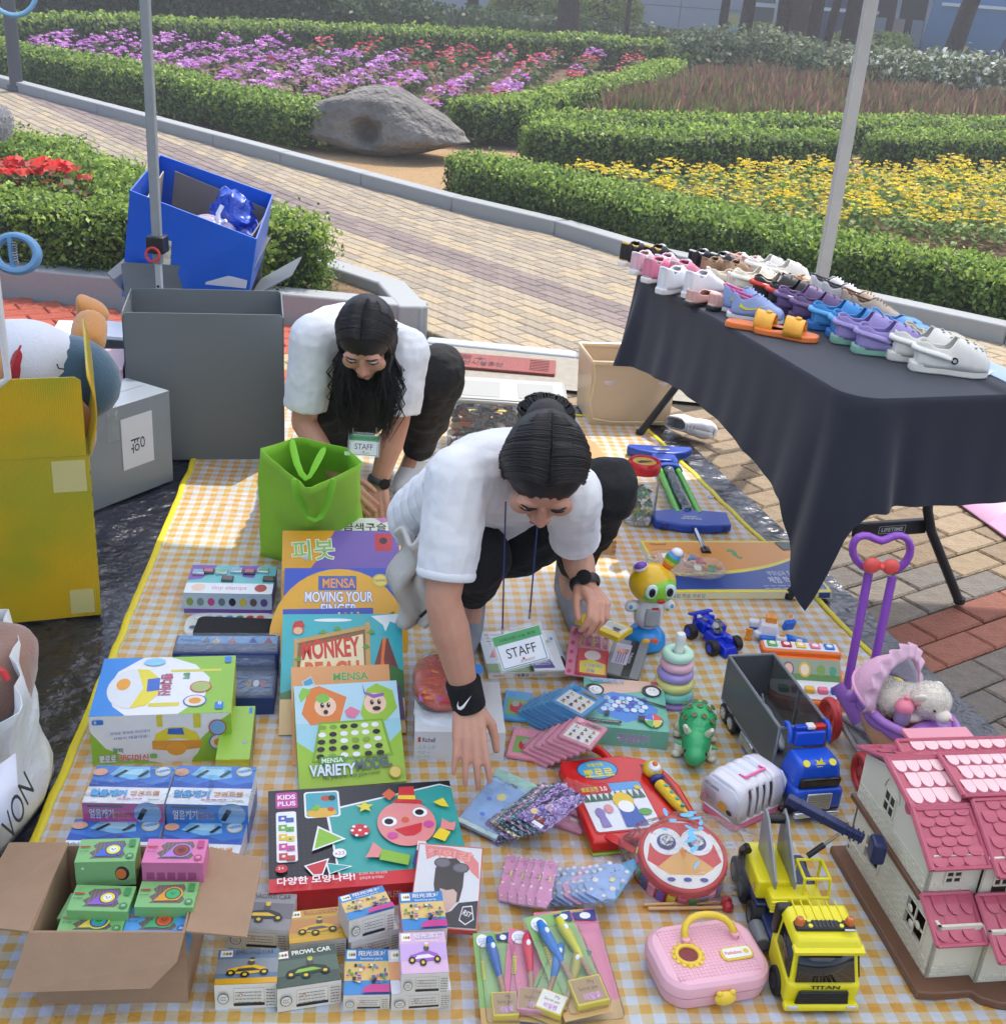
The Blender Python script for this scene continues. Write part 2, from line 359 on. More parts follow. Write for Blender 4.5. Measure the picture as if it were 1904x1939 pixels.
# ---- planter on the left: kerb, soil
plk=empty('planter_kerb',None,None); plk['kind']='structure'
kerb_run([(-6.2,6.05),(-2.65,5.87),(-.46,5.68)],.15,.15,.98,plk,GRANITE)
kerb_run([(-.44,5.7),(-.62,6.22),(-1.7,7.25),(-4.3,9.6),(-7.6,12.4)],.15,.15,.98,plk,GRANITE)
B(SOIL).add([(-6.2,6.1,.09),(-.6,5.8,.09),(-.76,6.2,.09),(-1.8,7.25,.09),(-4.4,9.6,.12),(-7.7,12.4,.28),(-12,12.4,.28),(-12,6.1,.09)],[(0,1,2,3,4,5,6,7)]).build('planter_soil',kind='structure')
# ---- low granite edge, concrete surround and drain cover
lk=empty('flat_kerb',None,None); lk['kind']='structure'
kerb_run([(-.44,5.56),(.3,5.5),(3.4,5.22)],.1,.012,.9,lk,M('#b4bdc2',rough=.7,var=.2,vs=160,bump=.2,bs=200))
B(CONC).add([(-.62,5.05,.003),(2.4,4.82,.003),(2.4,5.3,.003),(-.62,5.57,.003)],[(0,1,2,3)]).build('concrete_surround',kind='structure')
dc=empty('drain_cover','rust red cast iron drain cover with slots and Korean lettering in the paving','drain cover',mat=face_m((-.43,5.18,.006),(.98,-.04,0),(0.02,1,0)))
b=B(M('#8e3f38',rough=.6,var=.3,vs=30,bump=.4,bs=90)); b.b0(0,0,0,.62,.22,.012); b.build('cover_plate',dc,bev=.003)
b=B(M('#3b1c1a',rough=.8))
for i in range(2):
    for j in range(7): b.b0(.03+i*.0+.0,.03+j*.025,.0122,.12,.036+j*.025,.0128); b.b0(.5,.03+j*.025,.0122,.59,.036+j*.025,.0128)
b.build('slots',dc,kind='stuff')
a=Art(.62,.22); a.text('울산시설공단',.25,.18,.3,'#2a1413',w=.36,bold=.02); a.star(.43,.66,.05,'#2a1413',4,.3)
for i in range(5): a.rect(.23,.55+.07*i,.36,.57+.07*i,'#2a1413')
a.build(dc,Matrix.Translation((0,0,.0125)),'raised_lettering')
# ---- paving stones
def brick_mesh(nm,l,w,h,c,c2,rough=.85):
    m=M(c,rough=rough,var=.5,vs=22,var2=c2,bump=.5,bs=110); bm=B(m); e=.006
    pts=[(0,0,-h),(l,0,-h),(l,w,-h),(0,w,-h),(0,0,-e),(l,0,-e),(l,w,-e),(0,w,-e),(e,e,0),(l-e,e,0),(l-e,w-e,0),(e,w-e,0)]
    bm.add(pts,[(0,1,5,4),(1,2,6,5),(2,3,7,6),(3,0,4,7),(4,5,9,8),(5,6,10,9),(6,7,11,10),(7,4,8,11),(8,9,10,11)])
    me=bpy.data.meshes.new(nm); me.from_pydata(bm.v,[],bm.f); me.materials.append(m); return me
def inpoly(x,y,P):
    c=False;j=len(P)-1
    for i in range(len(P)):
        if (P[i][1]>y)!=(P[j][1]>y) and x<(P[j][0]-P[i][0])*(y-P[i][1])/(P[j][1]-P[i][1])+P[i][0]: c=not c
        j=i
    return c
def pix(x,y,z=0):
    c=RM.transposed()@Vector((x,y,z-CH)); return (CX-F_*c.x/c.z,CY+F_*c.y/c.z) if c.z<-.1 else (-9999,0)
def pave(name,poly,ang,l,w,gap,colf,skip=None,most=300,seed=1,orient=0):
    rd=random.Random(seed); top=empty(name,None,None); top['kind']='structure'
    a=R_(ang); ux,uy=math.cos(a),math.sin(a); cand=[]
    X=[p[0] for p in poly];Y=[p[1] for p in poly]; cx,cy=sum(X)/len(X),sum(Y)/len(Y); Rr=max(math.hypot(x-cx,y-cy) for x,y in poly)
    nr=int(Rr/(w+gap))+1; nc=int(Rr/(l+gap))+1
    for r in range(-nr,nr+1):
        sh=(r%2)*(l+gap)/2+rd.uniform(-.01,.01)
        for c in range(-nc,nc+1):
            u=c*(l+gap)+sh; v=r*(w+gap); x=cx+ux*u-uy*v; y=cy+uy*u+ux*v; mx=x+ux*l/2-uy*w/2; my=y+uy*l/2+ux*w/2
            if inpoly(mx,my,poly):
                px,py=pix(mx,my,terr(mx,my)); vis=-60<px<1970 and -40<py<2000 and not(skip and skip(mx,my)); cand.append((0 if vis else 1,math.hypot(mx,my),x,y,r,mx,my))
    cand.sort(); meshes={}; rest=B()
    for i,(nv,dd,x,y,r,mx,my) in enumerate(cand):
        if nv and dd>7: continue
        key=colf(r,mx,my,rd)
        if key not in meshes: meshes[key]=brick_mesh(name+'_stone',l,w,.05,*key)
        me=meshes[key]; z=terr(x,y); z2=terr(x+ux*l,y+uy*l); z3=terr(x-uy*w,y+ux*w); dz=rd.uniform(-.002,.002)
        m=Matrix(((ux,-uy,0,x),(uy,ux,0,y),((z2-z)/l,(z3-z)/w,1,z+dz),(0,0,0,1)))
        if not nv and i<most:
            o=bpy.data.objects.new('paving_stone',me); COL.objects.link(o); o.parent=top; o.matrix_basis=m
        else:
            rest.T=m; rest.add([v.co for v in me.vertices],[tuple(p.vertices) for p in me.polygons],me.materials[0])
    if rest.v: rest.build('far_paving_stones',top,kind='stuff',sm=0)
    return top
PLZ=[(-6.5,1.0),(3.6,.6),(3.6,4.86),(2.3,4.8),(-.62,5.03),(-.62,5.6),(-2.65,5.8),(-6.5,5.98)]
def plc(r,x,y,rd):
    if y>4.45+.05*x and x<-.6: return rd.choice([('#b5573f','#8a3f30'),('#bd6148','#9a4a38')])  if y>5.25 or rd.random()<.3 else rd.choice([('#c7b085','#a08a63'),('#bfa57a','#96805c')])
    if y>3.45: return rd.choice([('#9c8a70','#796850'),('#8f7d64','#6b5a48'),('#a29076','#7f6e58')])
    if 2.72<y-.70*(x-1.1)<3.03: return rd.choice([('#96604d','#7b4a3b'),('#a06a56','#80503f'),('#8d5948','#734536')])
    return rd.choice([('#847c72','#625b52'),('#7d776f','#5c564f'),('#8c8377','#6a6258')])
def under(x,y): return -1.05<x<.45+(4.6-y)*.27 and y<4.6 or (x<-1.1 and y<4.6 and x>-2.2)
pave('plaza_paving',PLZ,35,.208,.108,.006,plc,skip=under,most=300)
sheet('plaza_bed',[-30,-7,3.6,30],[-20,1,4.8,5.6],lambda x,y:-.012,M('#4c463c',rough=.95,var=.4,vs=40,bump=.5))
PTH=[(-10.4,16.1),(-5.82,13.58),(-2.13,10.58),(.23,8.66),(.82,7.9),(2.7,6.43),(6.4,3.65),(3.6,4.9),(3.4,5.3),(.3,5.6),(-.42,5.68),(-.55,6.22),(-1.62,7.25),(-4.2,9.6),(-8.6,13.4)]
def ptc(r,x,y,rd):
    t=(x+.55)*.755+(y-7.45)*.656  # across the path
    if -.02<t+.0<.36: return rd.choice([('#8f8078','#74665f'),('#97877e','#7b6c64'),('#8a7b75','#6f625c')])
    return rd.choice([('#b0a28a','#8f8170'),('#b6a78c','#958670'),('#a89a84','#877a68'),('#baa889','#98876c'),('#a49884','#807566')])
pave('brick_path',PTH,-49,.22,.085,.005,ptc,most=300,seed=3)
# ---- hedges
HG=['#6b8a3c','#5c7b34','#4c6a2c','#7c9a44','#94ad50','#3c5524']; HGD=['#38552a','#2c4722','#46623a','#233a1c','#526b3f']
def hedge(name,label,path,w,h,size=.035,cover=2.3,cols=HG,wt=None,seed=0,base=.0,group=None,rough=.06,tips=True,cat='hedge'):
    P=[Vector(p) for p in path]; seg=[(b-a).length for a,b in zip(P,P[1:])]; Lt=sum(seg); cum=[0]
    for s_ in seg: cum.append(cum[-1]+s_)
    def at(u):
        d=max(0,min(u*Lt,Lt-1e-6)); i=max(k for k in range(len(seg)) if cum[k]<=d); t=(d-cum[i])/seg[i]; p=P[i].lerp(P[i+1],t)
        dr=(P[i+1]-P[i]).normalized(); j=i+1 if t>.5 else i-1
        if 0<=j<len(seg):
            d2=(P[j+1]-P[j]).normalized(); k=abs(t-.5); dr=(dr*(1-k)+d2*k).normalized()
        return p,dr
    sec=[(-.47,0),(-.5,.25),(-.5,.55),(-.49,.82),(-.42,.95),(-.2,1.0),(.2,1.0),(.42,.95),(.49,.82),(.5,.5),(.47,0)]
    nrm=[(-1,0),(-1,0),(-1,0),(-1,.3),(-.7,.7),(0,1),(0,1),(.7,.7),(1,.3),(1,0),(1,0)]
    nu=max(6,int(Lt/.18)); cv=[];ns=len(sec)
    for i in range(nu):
        u=i/(nu-1); p,d=at(u); n=Vector((-d.y,d.x)); e=min(1,min(u,1-u)*Lt/(w*.35)+.55)
        for (a,b_) in sec:
            q=1+.09*vnz((p.x*1.7+seed,p.y*1.7,b_*1.5)); x=p.x+n.x*a*w*e*q; y=p.y+n.y*a*w*e*q; cv.append((x,y,terr(x,y)+base+b_*h*(.93+.07*e)*q))
    cv=np.array(cv); cf=np.array([[i*ns+j,(i+1)*ns+j,(i+1)*ns+j+1,i*ns+j+1] for i in range(nu-1) for j in range(ns-1)])
    A=Lt*(w+2*h*.9); area=.5*size*size/1.7; n=int(A/area*cover)
    lens=np.array([math.hypot((sec[j+1][0]-sec[j][0])*w,(sec[j+1][1]-sec[j][1])*h) for j in range(ns-1)]); pr=lens/lens.sum()
    js=rng.choice(ns-1,n,p=pr); fu=rng.random(n)*(nu-1.001); iu=fu.astype(int); fr=fu-iu; fv=rng.random(n)
    g=cv.reshape(nu,ns,3)
    pt=(g[iu,js]*((1-fr)*(1-fv))[:,None]+g[iu+1,js]*(fr*(1-fv))[:,None]+g[iu,js+1]*((1-fr)*fv)[:,None]+g[iu+1,js+1]*(fr*fv)[:,None])
    c0=g[iu].mean(1); out=pt-c0; out/=np.linalg.norm(out,axis=1,keepdims=True)+1e-6
    lump=np.array([vnz((p[0]*5+seed,p[1]*5,p[2]*6)) for p in pt[::8]]); lump=np.repeat(lump,8)[:n]
    if len(lump)<n: lump=np.pad(lump,(0,n-len(lump)))
    lump=np.array([vnz((a[0]*5+seed,a[1]*5,a[2]*6)) for a in pt]) if n<90000 else lump
    pt=pt+out*(rng.normal(.0,rough*.35,n)+lump*rough)[:,None]
    # end caps
    m=int(w*h/area*cover*.8)
    ex=[];en=[]
    for u,sg in ((0,-1),(1,1)):
        p,d=at(u); nn=Vector((-d.y,d.x)); a=rng.uniform(-.5,.5,m)*w*.62; z=rng.random(m)*h*.97
        ex.append(np.stack([p.x+nn.x*a,p.y+nn.y*a,np.array([terr(p.x,p.y)])+base+z],1)+np.array([d.x,d.y,0])*sg*(rng.normal(.02,rough*.4,m)+.06*w*(1-(2*a/w)**2))[:,None]); en.append(np.tile(np.array([d.x*sg,d.y*sg,.2]),(m,1)))
    pt=np.concatenate([pt]+ex); out=np.concatenate([out]+en); N=len(pt)
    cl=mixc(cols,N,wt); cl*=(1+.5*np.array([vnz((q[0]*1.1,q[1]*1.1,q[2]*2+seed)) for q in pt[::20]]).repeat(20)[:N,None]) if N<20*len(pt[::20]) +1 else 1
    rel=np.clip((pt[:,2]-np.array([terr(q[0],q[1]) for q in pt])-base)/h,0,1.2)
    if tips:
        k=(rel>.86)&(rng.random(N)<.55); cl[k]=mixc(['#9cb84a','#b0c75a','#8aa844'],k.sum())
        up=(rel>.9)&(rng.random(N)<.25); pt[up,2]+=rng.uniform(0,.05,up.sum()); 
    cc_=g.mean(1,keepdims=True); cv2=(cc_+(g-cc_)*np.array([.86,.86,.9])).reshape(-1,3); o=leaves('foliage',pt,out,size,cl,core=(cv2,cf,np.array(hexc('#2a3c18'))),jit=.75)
    e=empty(name,label,cat,group=group); o.parent=e
    # woody stems at the foot
    sb=B(M('#4a3a28',rough=.9))
    for i in range(int(Lt*3)):
        p,d=at(random.random()); x=p.x+random.uniform(-.3,.3)*w;y=p.y+random.uniform(-.3,.3)*w; z=terr(x,y); sb.cyl((x,y,z-.04),(x+random.uniform(-.04,.04),y,z+h*.5),.008,.005,5,cap=False)
    sb.build('stems',e,kind='stuff'); return e
def offp(pts,off):    # front base line -> centre line
    P=[Vector(p) for p in pts]; out=[]
    for i,p in enumerate(P):
        d=(P[min(i+1,len(P)-1)]-P[max(i-1,0)]).normalized(); out.append((p.x-d.y*off,p.y+d.x*off))
    return out
def gp(l): return [tuple(GT(*q)[:2]) for q in l]
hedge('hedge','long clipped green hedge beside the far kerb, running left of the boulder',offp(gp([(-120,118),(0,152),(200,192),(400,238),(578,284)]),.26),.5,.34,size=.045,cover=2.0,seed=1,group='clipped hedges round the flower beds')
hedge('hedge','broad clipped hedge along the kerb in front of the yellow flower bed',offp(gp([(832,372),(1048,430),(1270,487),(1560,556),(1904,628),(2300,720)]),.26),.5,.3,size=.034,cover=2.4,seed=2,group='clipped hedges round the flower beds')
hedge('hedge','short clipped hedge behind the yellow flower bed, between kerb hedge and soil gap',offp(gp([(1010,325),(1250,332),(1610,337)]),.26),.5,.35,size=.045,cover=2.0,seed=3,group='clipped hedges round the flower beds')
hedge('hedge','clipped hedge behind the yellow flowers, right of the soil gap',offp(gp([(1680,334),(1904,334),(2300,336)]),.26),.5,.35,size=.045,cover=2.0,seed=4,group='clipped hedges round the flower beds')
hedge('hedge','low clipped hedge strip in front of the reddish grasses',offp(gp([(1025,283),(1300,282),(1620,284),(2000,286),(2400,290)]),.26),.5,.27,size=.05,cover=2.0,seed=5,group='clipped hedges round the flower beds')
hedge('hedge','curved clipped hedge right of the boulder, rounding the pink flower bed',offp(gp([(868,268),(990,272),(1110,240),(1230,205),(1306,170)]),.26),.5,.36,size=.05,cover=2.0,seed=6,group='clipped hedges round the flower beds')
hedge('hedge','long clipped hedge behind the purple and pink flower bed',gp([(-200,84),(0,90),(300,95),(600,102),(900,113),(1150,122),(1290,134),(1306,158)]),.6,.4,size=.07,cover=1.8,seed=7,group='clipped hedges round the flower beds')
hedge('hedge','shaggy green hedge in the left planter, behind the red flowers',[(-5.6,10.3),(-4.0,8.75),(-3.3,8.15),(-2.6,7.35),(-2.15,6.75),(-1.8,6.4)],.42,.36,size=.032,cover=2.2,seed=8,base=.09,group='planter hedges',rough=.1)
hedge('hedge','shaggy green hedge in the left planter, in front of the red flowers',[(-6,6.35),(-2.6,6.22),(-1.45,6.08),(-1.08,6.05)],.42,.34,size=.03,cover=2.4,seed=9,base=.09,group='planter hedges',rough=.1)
# ---- dark shrubs behind
def bush(label,x,y,rx,ry,h,cols=HGD,size=.11,cover=2.,group='dark shrubs behind the flower bed',seed=0,name='shrub',z0=None,tipc=None):
    e=empty(name,label,'shrub',group=group); z0=terr(x,y) if z0 is None else z0
    A=2*math.pi*((rx*ry)**.5)*h*1.3; n=int(A/(.3*size*size)*cover)
    th=rng.random(n)*2*np.pi; s=rng.random(n)**.7; ph=np.arccos(np.clip(1-s*1.0,-1,1))
    d=np.stack([np.sin(ph)*np.cos(th),np.sin(ph)*np.sin(th),np.cos(ph)],1); e2=np.sign(d)*np.abs(d)**.7
    l=np.array([vnz((a[0]*2.2+seed,a[1]*2.2,a[2]*2.2)) for a in d])
    pt=e2*np.array([rx,ry,h])*(1+.14*l+rng.normal(0,.05,n))[:,None]+np.array([x,y,z0]); cl=mixc(cols,n)
    if tipc: k=rng.random(n)<.3; cl[k]=mixc(tipc,k.sum())
    o=leaves('foliage',pt,d,size,cl,jit=.7); o.parent=e
    B(M('#1c2816',rough=1)).ell((x,y,z0),(rx*.86,ry*.86,h*.9)).build('inner_twigs',e); return e
lb=['tallest','broad','rounded','squat','ragged','dense']
for i,(px,Y,rx,h) in enumerate([(-80,20.,1.5,2.0),(120,20.,1.6,2.0),(330,20.2,1.4,2.0),(500,20.6,1.2,1.2),(625,21.2,1.0,.72),(730,22,1.0,.62),(862,23,1.2,.5),(1010,24,1.4,.4),(1175,24.5,1.2,.3),(1290,25,1.2,.22)]):
    p=AT(px,60,Y); bush(f'dark green shrub behind the flower bed, {["cut by the left edge","left of the tent pole","just right of the tent pole","fourth from the left","left of the grey building wall","below the building wall corner","below the first tree trunk","below the small window","right of the thick trunk","at the right end of the row"][i]}',p.x,Y,rx,1.0,h,seed=i,size=.1)
for i,(px,py,Y,rx,h) in enumerate([(1400,170,19,1.1,.75),(1560,172,18.6,1.3,.7),(1720,172,18.2,1.2,.68),(1880,172,17.8,1.4,.75),(1340,120,24,1.2,.3),(1500,110,25,1.6,.2),(1700,112,24,1.7,.2),(1900,115,23,1.6,.3)]):
    p=AT(px,py,Y); bush(f'grey green shrub {["left of the right tent pole, front row","just left of the right tent pole, front row","just right of the tent pole, front row","at the right edge, front row"][i] if i<4 else ["at the left end of the back row under the trees","left of the tent pole, back row","right of the tent pole, back row","at the right edge, back row"][i-4]}',p.x,Y,rx,.8,h,cols=['#5b6b48','#6c7a55','#465638','#7d8866'] if i<4 else ['#4d5c3a','#5d6d45','#3c4a2f'],seed=i+20,size=.09,group='grey green shrubs below the trees',tipc=['#cfd6c0','#b9c3a5','#e6e9de'] if i in(2,3) else (['#8f9b77'] if i<4 else None))
# ---- reddish grasses
def vblades(name,poly_px,n,h,cols,wt=None):
    P=gp(poly_px); X=[p[0] for p in P];Y=[p[1] for p in P]; v=[];c=mixc(cols,n,wt);k=0
    while k<n:
        x=random.uniform(min(X),max(X));y=random.uniform(min(Y),max(Y))
        if not inpoly(x,y,P): continue
        z=terr(x,y); hh=h*random.uniform(.5,1.1)*(1+.3*vnz((x*1.5,y*1.5,0))); a=random.random()*6.28; w=.02; dx,dy=math.cos(a)*w,math.sin(a)*w; lx,ly=random.gauss(0,.08),random.gauss(0,.08)
        v+=[(x-dx,y-dy,z),(x+dx,y+dy,z),(x+dx*.9+lx,y+dy*.9+ly,z+hh*.8),(x+lx*1.3,y+ly*1.3,z+hh)]; k+=1
    me=bpy.data.meshes.new(name); me.from_pydata(v,[],[(4*i,4*i+1,4*i+2,4*i+3) for i in range(n)]); a=me.color_attributes.new('Col','FLOAT_COLOR','CORNER'); c4=np.ones((n*4,4),np.float32); c4[:,:3]=np.repeat(c,4,0); a.data.foreach_set('color',c4.ravel()); me.materials.append(LEAF)
    o=bpy.data.objects.new(name,me); COL.objects.link(o); o['kind']='stuff'; return o
g=vblades('reddish_grass',[(1120,262),(2100,262),(2300,178),(1480,172),(1330,175),(1180,225)],26000,.42,['#7d6250','#84574f','#6b6a42','#8f705c','#66703f','#745048'],None); tag(g,'tall grass with reddish seed heads behind the low hedge','grass')
g=vblades('weeds',[(1150,262),(1500,262),(1400,232),(1200,228)],1500,.35,['#6f8f3c','#5d7d33']); tag(g,'green weeds at the edge of the reddish grass','weeds')
# ---- flowers
def plant_mesh(nm,nl,nf,r,h,lc,fc,ls,fs,petal=True,seed=0):
    pts=[];nr=[];cl=[];sz=[]
    for i in range(nl):
        a=random.random()*6.28; q=random.random()**.5*r; z=h*random.uniform(.1,.85)*(1-.3*(q/r)**2); pts.append((q*math.cos(a),q*math.sin(a),z)); nr.append((math.cos(a)*.5,math.sin(a)*.5,1)); sz.append(ls)
    cl=list(mixc(lc,nl))
    for i in range(nf):
        a=random.random()*6.28; q=random.random()**.6*r*.95; z=h*random.uniform(.8,1.08)*(1-.25*(q/r)**2); c=mixc(fc,1)[0]
        for k in range(4):
            b=k*1.571+random.random(); pts.append((q*math.cos(a)+math.cos(b)*fs*.35,q*math.sin(a)+math.sin(b)*fs*.35,z)); nr.append((math.cos(b)*.3,-.4+math.sin(b)*.3,1)); sz.append(fs*.8); cl.append(c*random.uniform(.8,1.15))
    o=leaves(nm,pts,nr,np.array(sz),np.array(cl),jit=.35,asp=1.35); me=o.data; bpy.data.objects.remove(o); return me
PUR=['#cf7fd4','#dc94e2','#c06cc8','#e6b0ea']; PNK=['#d8405f','#e25a72','#c93a5c','#ee8a98']; DKL=['#33491f','#2b3d1d','#465c2a','#3d2c2c']
pm=[plant_mesh('purple_plant',34,17,.17,.3,DKL,PUR,.075,.055) for _ in range(4)]; km=[plant_mesh('pink_plant',36,7,.16,.34,['#3a5526','#2f461f','#4f6b2f'],PNK,.08,.05) for _ in range(4)]
bed=gp([(60,98),(300,101),(620,108),(900,120),(1150,130),(1262,146),(1262,172),(1150,205),(1000,222),(860,235),(600,222),(420,200),(250,168),(60,120)])
X=[p[0] for p in bed];Y=[p[1] for p in bed]; cand=[]
x=min(X)
r=0
while x<max(X):
    y=min(Y)
    while y<max(Y):
        xx=x+(y-min(Y))*.12+random.uniform(-.05,.05); yy=y+random.uniform(-.05,.05)
        if inpoly(xx,yy,bed): cand.append((math.hypot(xx,yy),xx,yy,r))
        y+=.31
    x+=.62; r+=1
cand.sort(); far=[]; RC={}
for i,(d,x,y,rw) in enumerate(cand):
    RC[rw]=RC.get(rw,0)+1; wh_=f'{ordw(RC[rw])} from the front in row {ordw(rw+1)} from the left'
    px,py=pix(x,y,terr(x,y)); purple=(px<560+ (py-110)*1.0) or (py>178+(px-900)*.05 and px<1080) or (px<760 and py>130)
    if random.random()<.04: purple=not purple
    me=random.choice(pm if purple else km)
    if i<590:
        o=bpy.data.objects.new('flower_plant' ,me); COL.objects.link(o); o.location=(x,y,terr(x,y)-.02); o.rotation_euler=(0,0,random.random()*6); s=random.uniform(.8,1.15); o.scale=(s,s,s)
        o.name='purple_flower_plant' if purple else 'pink_flower_plant'
        tag(o,('purple' if purple else 'deep pink')+' flower plant, '+wh_,'flower plant','purple flower plants in rows' if purple else 'pink flower plants in rows')
    else: far.append((me,x,y))
if far:
    vs=[];cs=[]
    for me,x,y in far:
        n=len(me.vertices); a=np.zeros(n*3,np.float32); me.vertices.foreach_get('co',a); vs.append(a.reshape(-1,3)+np.array([x,y,terr(x,y)])); c=np.zeros(n*4,np.float32); me.color_attributes[0].data.foreach_get('color',c); cs.append(c)
    v=np.concatenate(vs); me=bpy.data.meshes.new('far_flower_plants'); me.from_pydata(v.tolist(),[],np.arange(len(v)).reshape(-1,4).tolist()); me.color_attributes.new('Col','FLOAT_COLOR','CORNER').data.foreach_set('color',np.concatenate(cs)); me.materials.append(LEAF)
    o=bpy.data.objects.new('far_flower_plants',me); COL.objects.link(o); tag(o,'farthest flower plants at the back of the bed','flowers',kind='stuff')
ym=[plant_mesh('yellow_plant',70,26,.19,.24,['#6d8f3a','#7b9c44','#557a30','#8aa850'],['#ecd02a','#f2da40','#e6c422'],.06,.034) for _ in range(5)]
bed=gp([(1030,352),(1300,352),(1640,345),(1904,342),(2250,342),(2400,560),(1904,470),(1560,445),(1250,400)])
X=[p[0] for p in bed];Y=[p[1] for p in bed]; cnt=0; x=min(X)-1; rw=0
while x<max(X):
    y=min(Y); k=0; rw+=1
    while y<max(Y):
        xx=x+(y-min(Y))*.16+random.uniform(-.03,.03); yy=y+random.uniform(-.04,.04)
        if inpoly(xx,yy,bed) and cnt<300 and pix(xx,yy,0)[0]<1960:
            o=bpy.data.objects.new('yellow_flower_plant',random.choice(ym)); COL.objects.link(o); o.location=(xx,yy,terr(xx,yy)-.02); o.rotation_euler=(0,0,random.random()*6); s=random.uniform(.85,1.15); o.scale=(s,s,s); cnt+=1; k+=1
            tag(o,f'yellow flower plant, {ordw(k)} from the front in row {ordw(rw)} from the left','flower plant','yellow flower plants in rows')
        y+=.22
    x+=.34
rmh=[plant_mesh('red_plant',18,7,.14,.3,['#5e7a2c','#7b4a2c','#4d6a24'],['#e0332c','#ec4a3a','#cf221f'],.07,.07) for _ in range(3)]
for i,(px,py) in enumerate([(6,362),(40,352),(88,366),(62,340),(134,372),(118,386),(14,384)]):
    p=AT(px,py,6.95-.02*i); o=bpy.data.objects.new('red_flower_plant',rmh[i%3]); COL.objects.link(o); o.location=(p.x,p.y,.22); tag(o,'red flowering plant between the planter hedges, '+ordw([2,4,6,5,7,3,1][i] if i!=6 else 1)+' from the left','flower plant','red flowers in the left planter')
# ---- boulder
def rockf(u,v):
    a=2*math.pi*u; t=math.pi*v*.96; x=math.cos(a)*math.sin(t); y=math.sin(a)*math.sin(t); z=math.cos(t)
    xx=1.18*math.copysign(abs(x)**.8,x); yy=.55*math.copysign(abs(y)**.8,y); zz=.6*z*(1.0 if z>0 else .5)
    zz*= max(.15,(1-.5*max(0,xx)**1.3-.28*max(0,-xx-.3))); n=vnz((x*1.3,y*1.3,z*1.3+3)); f=(1+.16*n+.05*vnz((x*4,y*4,z*4)))*.66
    xx-=.1*zz; P_=Vector((xx*f,yy*f,zz*f+.28))
    dx=(P_.x+.12)/.1; dz=(P_.z-.3)/.11; q=math.exp(-(dx*dx+dz*dz)**2)
    if y<0: P_.y+=q*.26
    return P_
b=B(M('#5f5a53',rough=.9,var=.9,vs=2.6,var2='#96918a',bump=1.,bs=16)); b.grid(rockf,110,60,cu=True)
gR=GT(718,296); o=b.build('boulder',loc=(gR.x+.03,gR.y+.3,terr(gR.x,gR.y)-.1),sm=60); o.rotation_euler=(0,0,R_(-6)); tag(o,'large grey boulder with a round hollow beside the path','boulder')
sheet('sand_patch',[-2.6,-2,-1.4,-.8,-.2,.2],[9.6,10.2,10.8,11.4,12.],lambda x,y:terr(x,y)-.03+.025*vnz((x*2,y*2,3)),M('#b59468',rough=.95,var=.35,vs=30,bump=.6,bs=60))
# ---- building
Yb=29.; zb=terr(0,Yb)
bt=empty('office_building','pale grey panelled building with glass shopfront behind the trees','building')
WP=M('#b9bdc2',rough=.55,var=.08,vs=2); GLS=M('#2a3440',rough=.12,var=.3,vs=2); FR=M('#e6e9ea',rough=.4)
B(M('#8e9297',rough=.7)).b0(-9,Yb+.05,zb-1,34,Yb+6,zb+8).build('wall_core',bt)
wins=[AT(957,10,Yb).x,AT(1032,10,Yb).x]; w2=[AT(1431,10,Yb).x,AT(1470,10,Yb).x]; w3=[AT(1636,40,Yb).x,AT(1760,40,Yb).x]
px_=-9
while px_<AT(1632,20,Yb).x:
    for r in range(9):
        z=zb-.2+r*.62; x1=px_+1.52
        if any(a-.02<px_+.76<b_+.02 for a,b_ in (w2,)) and r<5: continue
        if wins[0]-.7<px_+.76<wins[1]+.7 and 1<=r<=4: continue
        B(WP).b0(px_,Yb-.02,z,px_+1.505,Yb+.06,z+.605).build('wall_panel',bt)
    px_+=1.52
def win(x0,x1,z0,z1,nx,nz,m=GLS,y=Yb-.06):
    f=B(FR); 
    for i in range(nx+1): f.box((x0+(x1-x0)*i/nx,y,(z0+z1)/2),(.09,.08,z1-z0+.09))
    for j in range(nz+1): f.box(((x0+x1)/2,y-.002,z0+(z1-z0)*j/nz),(x1-x0,.08,.09))
    o=f.build('window',bt)
    B(m).b0(x0,y+.02,z0,x1,y+.05,z1).build('pane',o)
win(wins[0],wins[1]+.0,zb+.35,zb+2.4,2,2,M('#4e6b70',rough=.15)); win(w2[0]-.1,w2[1],zb-.1,zb+2.6,1,4,M('#6b6f6e',rough=.2))
win(w3[0],w3[1]+.6,zb-.5,zb+1.0,3,1); B(M('#a9adb0',rough=.6)).b0(w3[0]-.6,Yb-.5,zb+1.3,w3[1]+3,Yb,zb+3).build('fascia',bt)
for i in range(6): B(M(['#c7cdd0','#d8b9b0','#a9b7bd'][i%3],rough=.5)).b0(w3[0]+.2+i*.42,Yb-.14,zb-.1+.1*(i%2),w3[0]+.45+i*.42,Yb-.12,zb+.5).build('poster',bt)
hb=empty('site_hoarding','dark blue panel wall left of the shopfront','hoarding')
for i in range(3): B(M(['#3b5273','#35496a','#41597b'][i],rough=.5)).b0(AT(1516,30,Yb-1).x+i*.55,Yb-1.02,zb-.6,AT(1516,30,Yb-1).x+i*.55+.53,Yb-.9,zb+3).build('panel',hb)
B(FR).b0(AT(1516,30,Yb-1).x,Yb-1.08,zb+.55,AT(1516,30,Yb-1).x+1.65,Yb-1.03,zb+.62).build('rail',hb)
tb=empty('blue_tent','light blue fabric tent wall with dark pattern at the right','tent'); x0=AT(1768,70,26).x
b=B(M('#5f97c7',rough=.6)); b.add([(x0-.35,26,zb-.9),(x0+9,26,zb-.9),(x0+9,26,zb+3),(x0+.1,26,zb+3)],[(0,1,2,3)]); b.build('wall_sheet',tb,solid=.03)
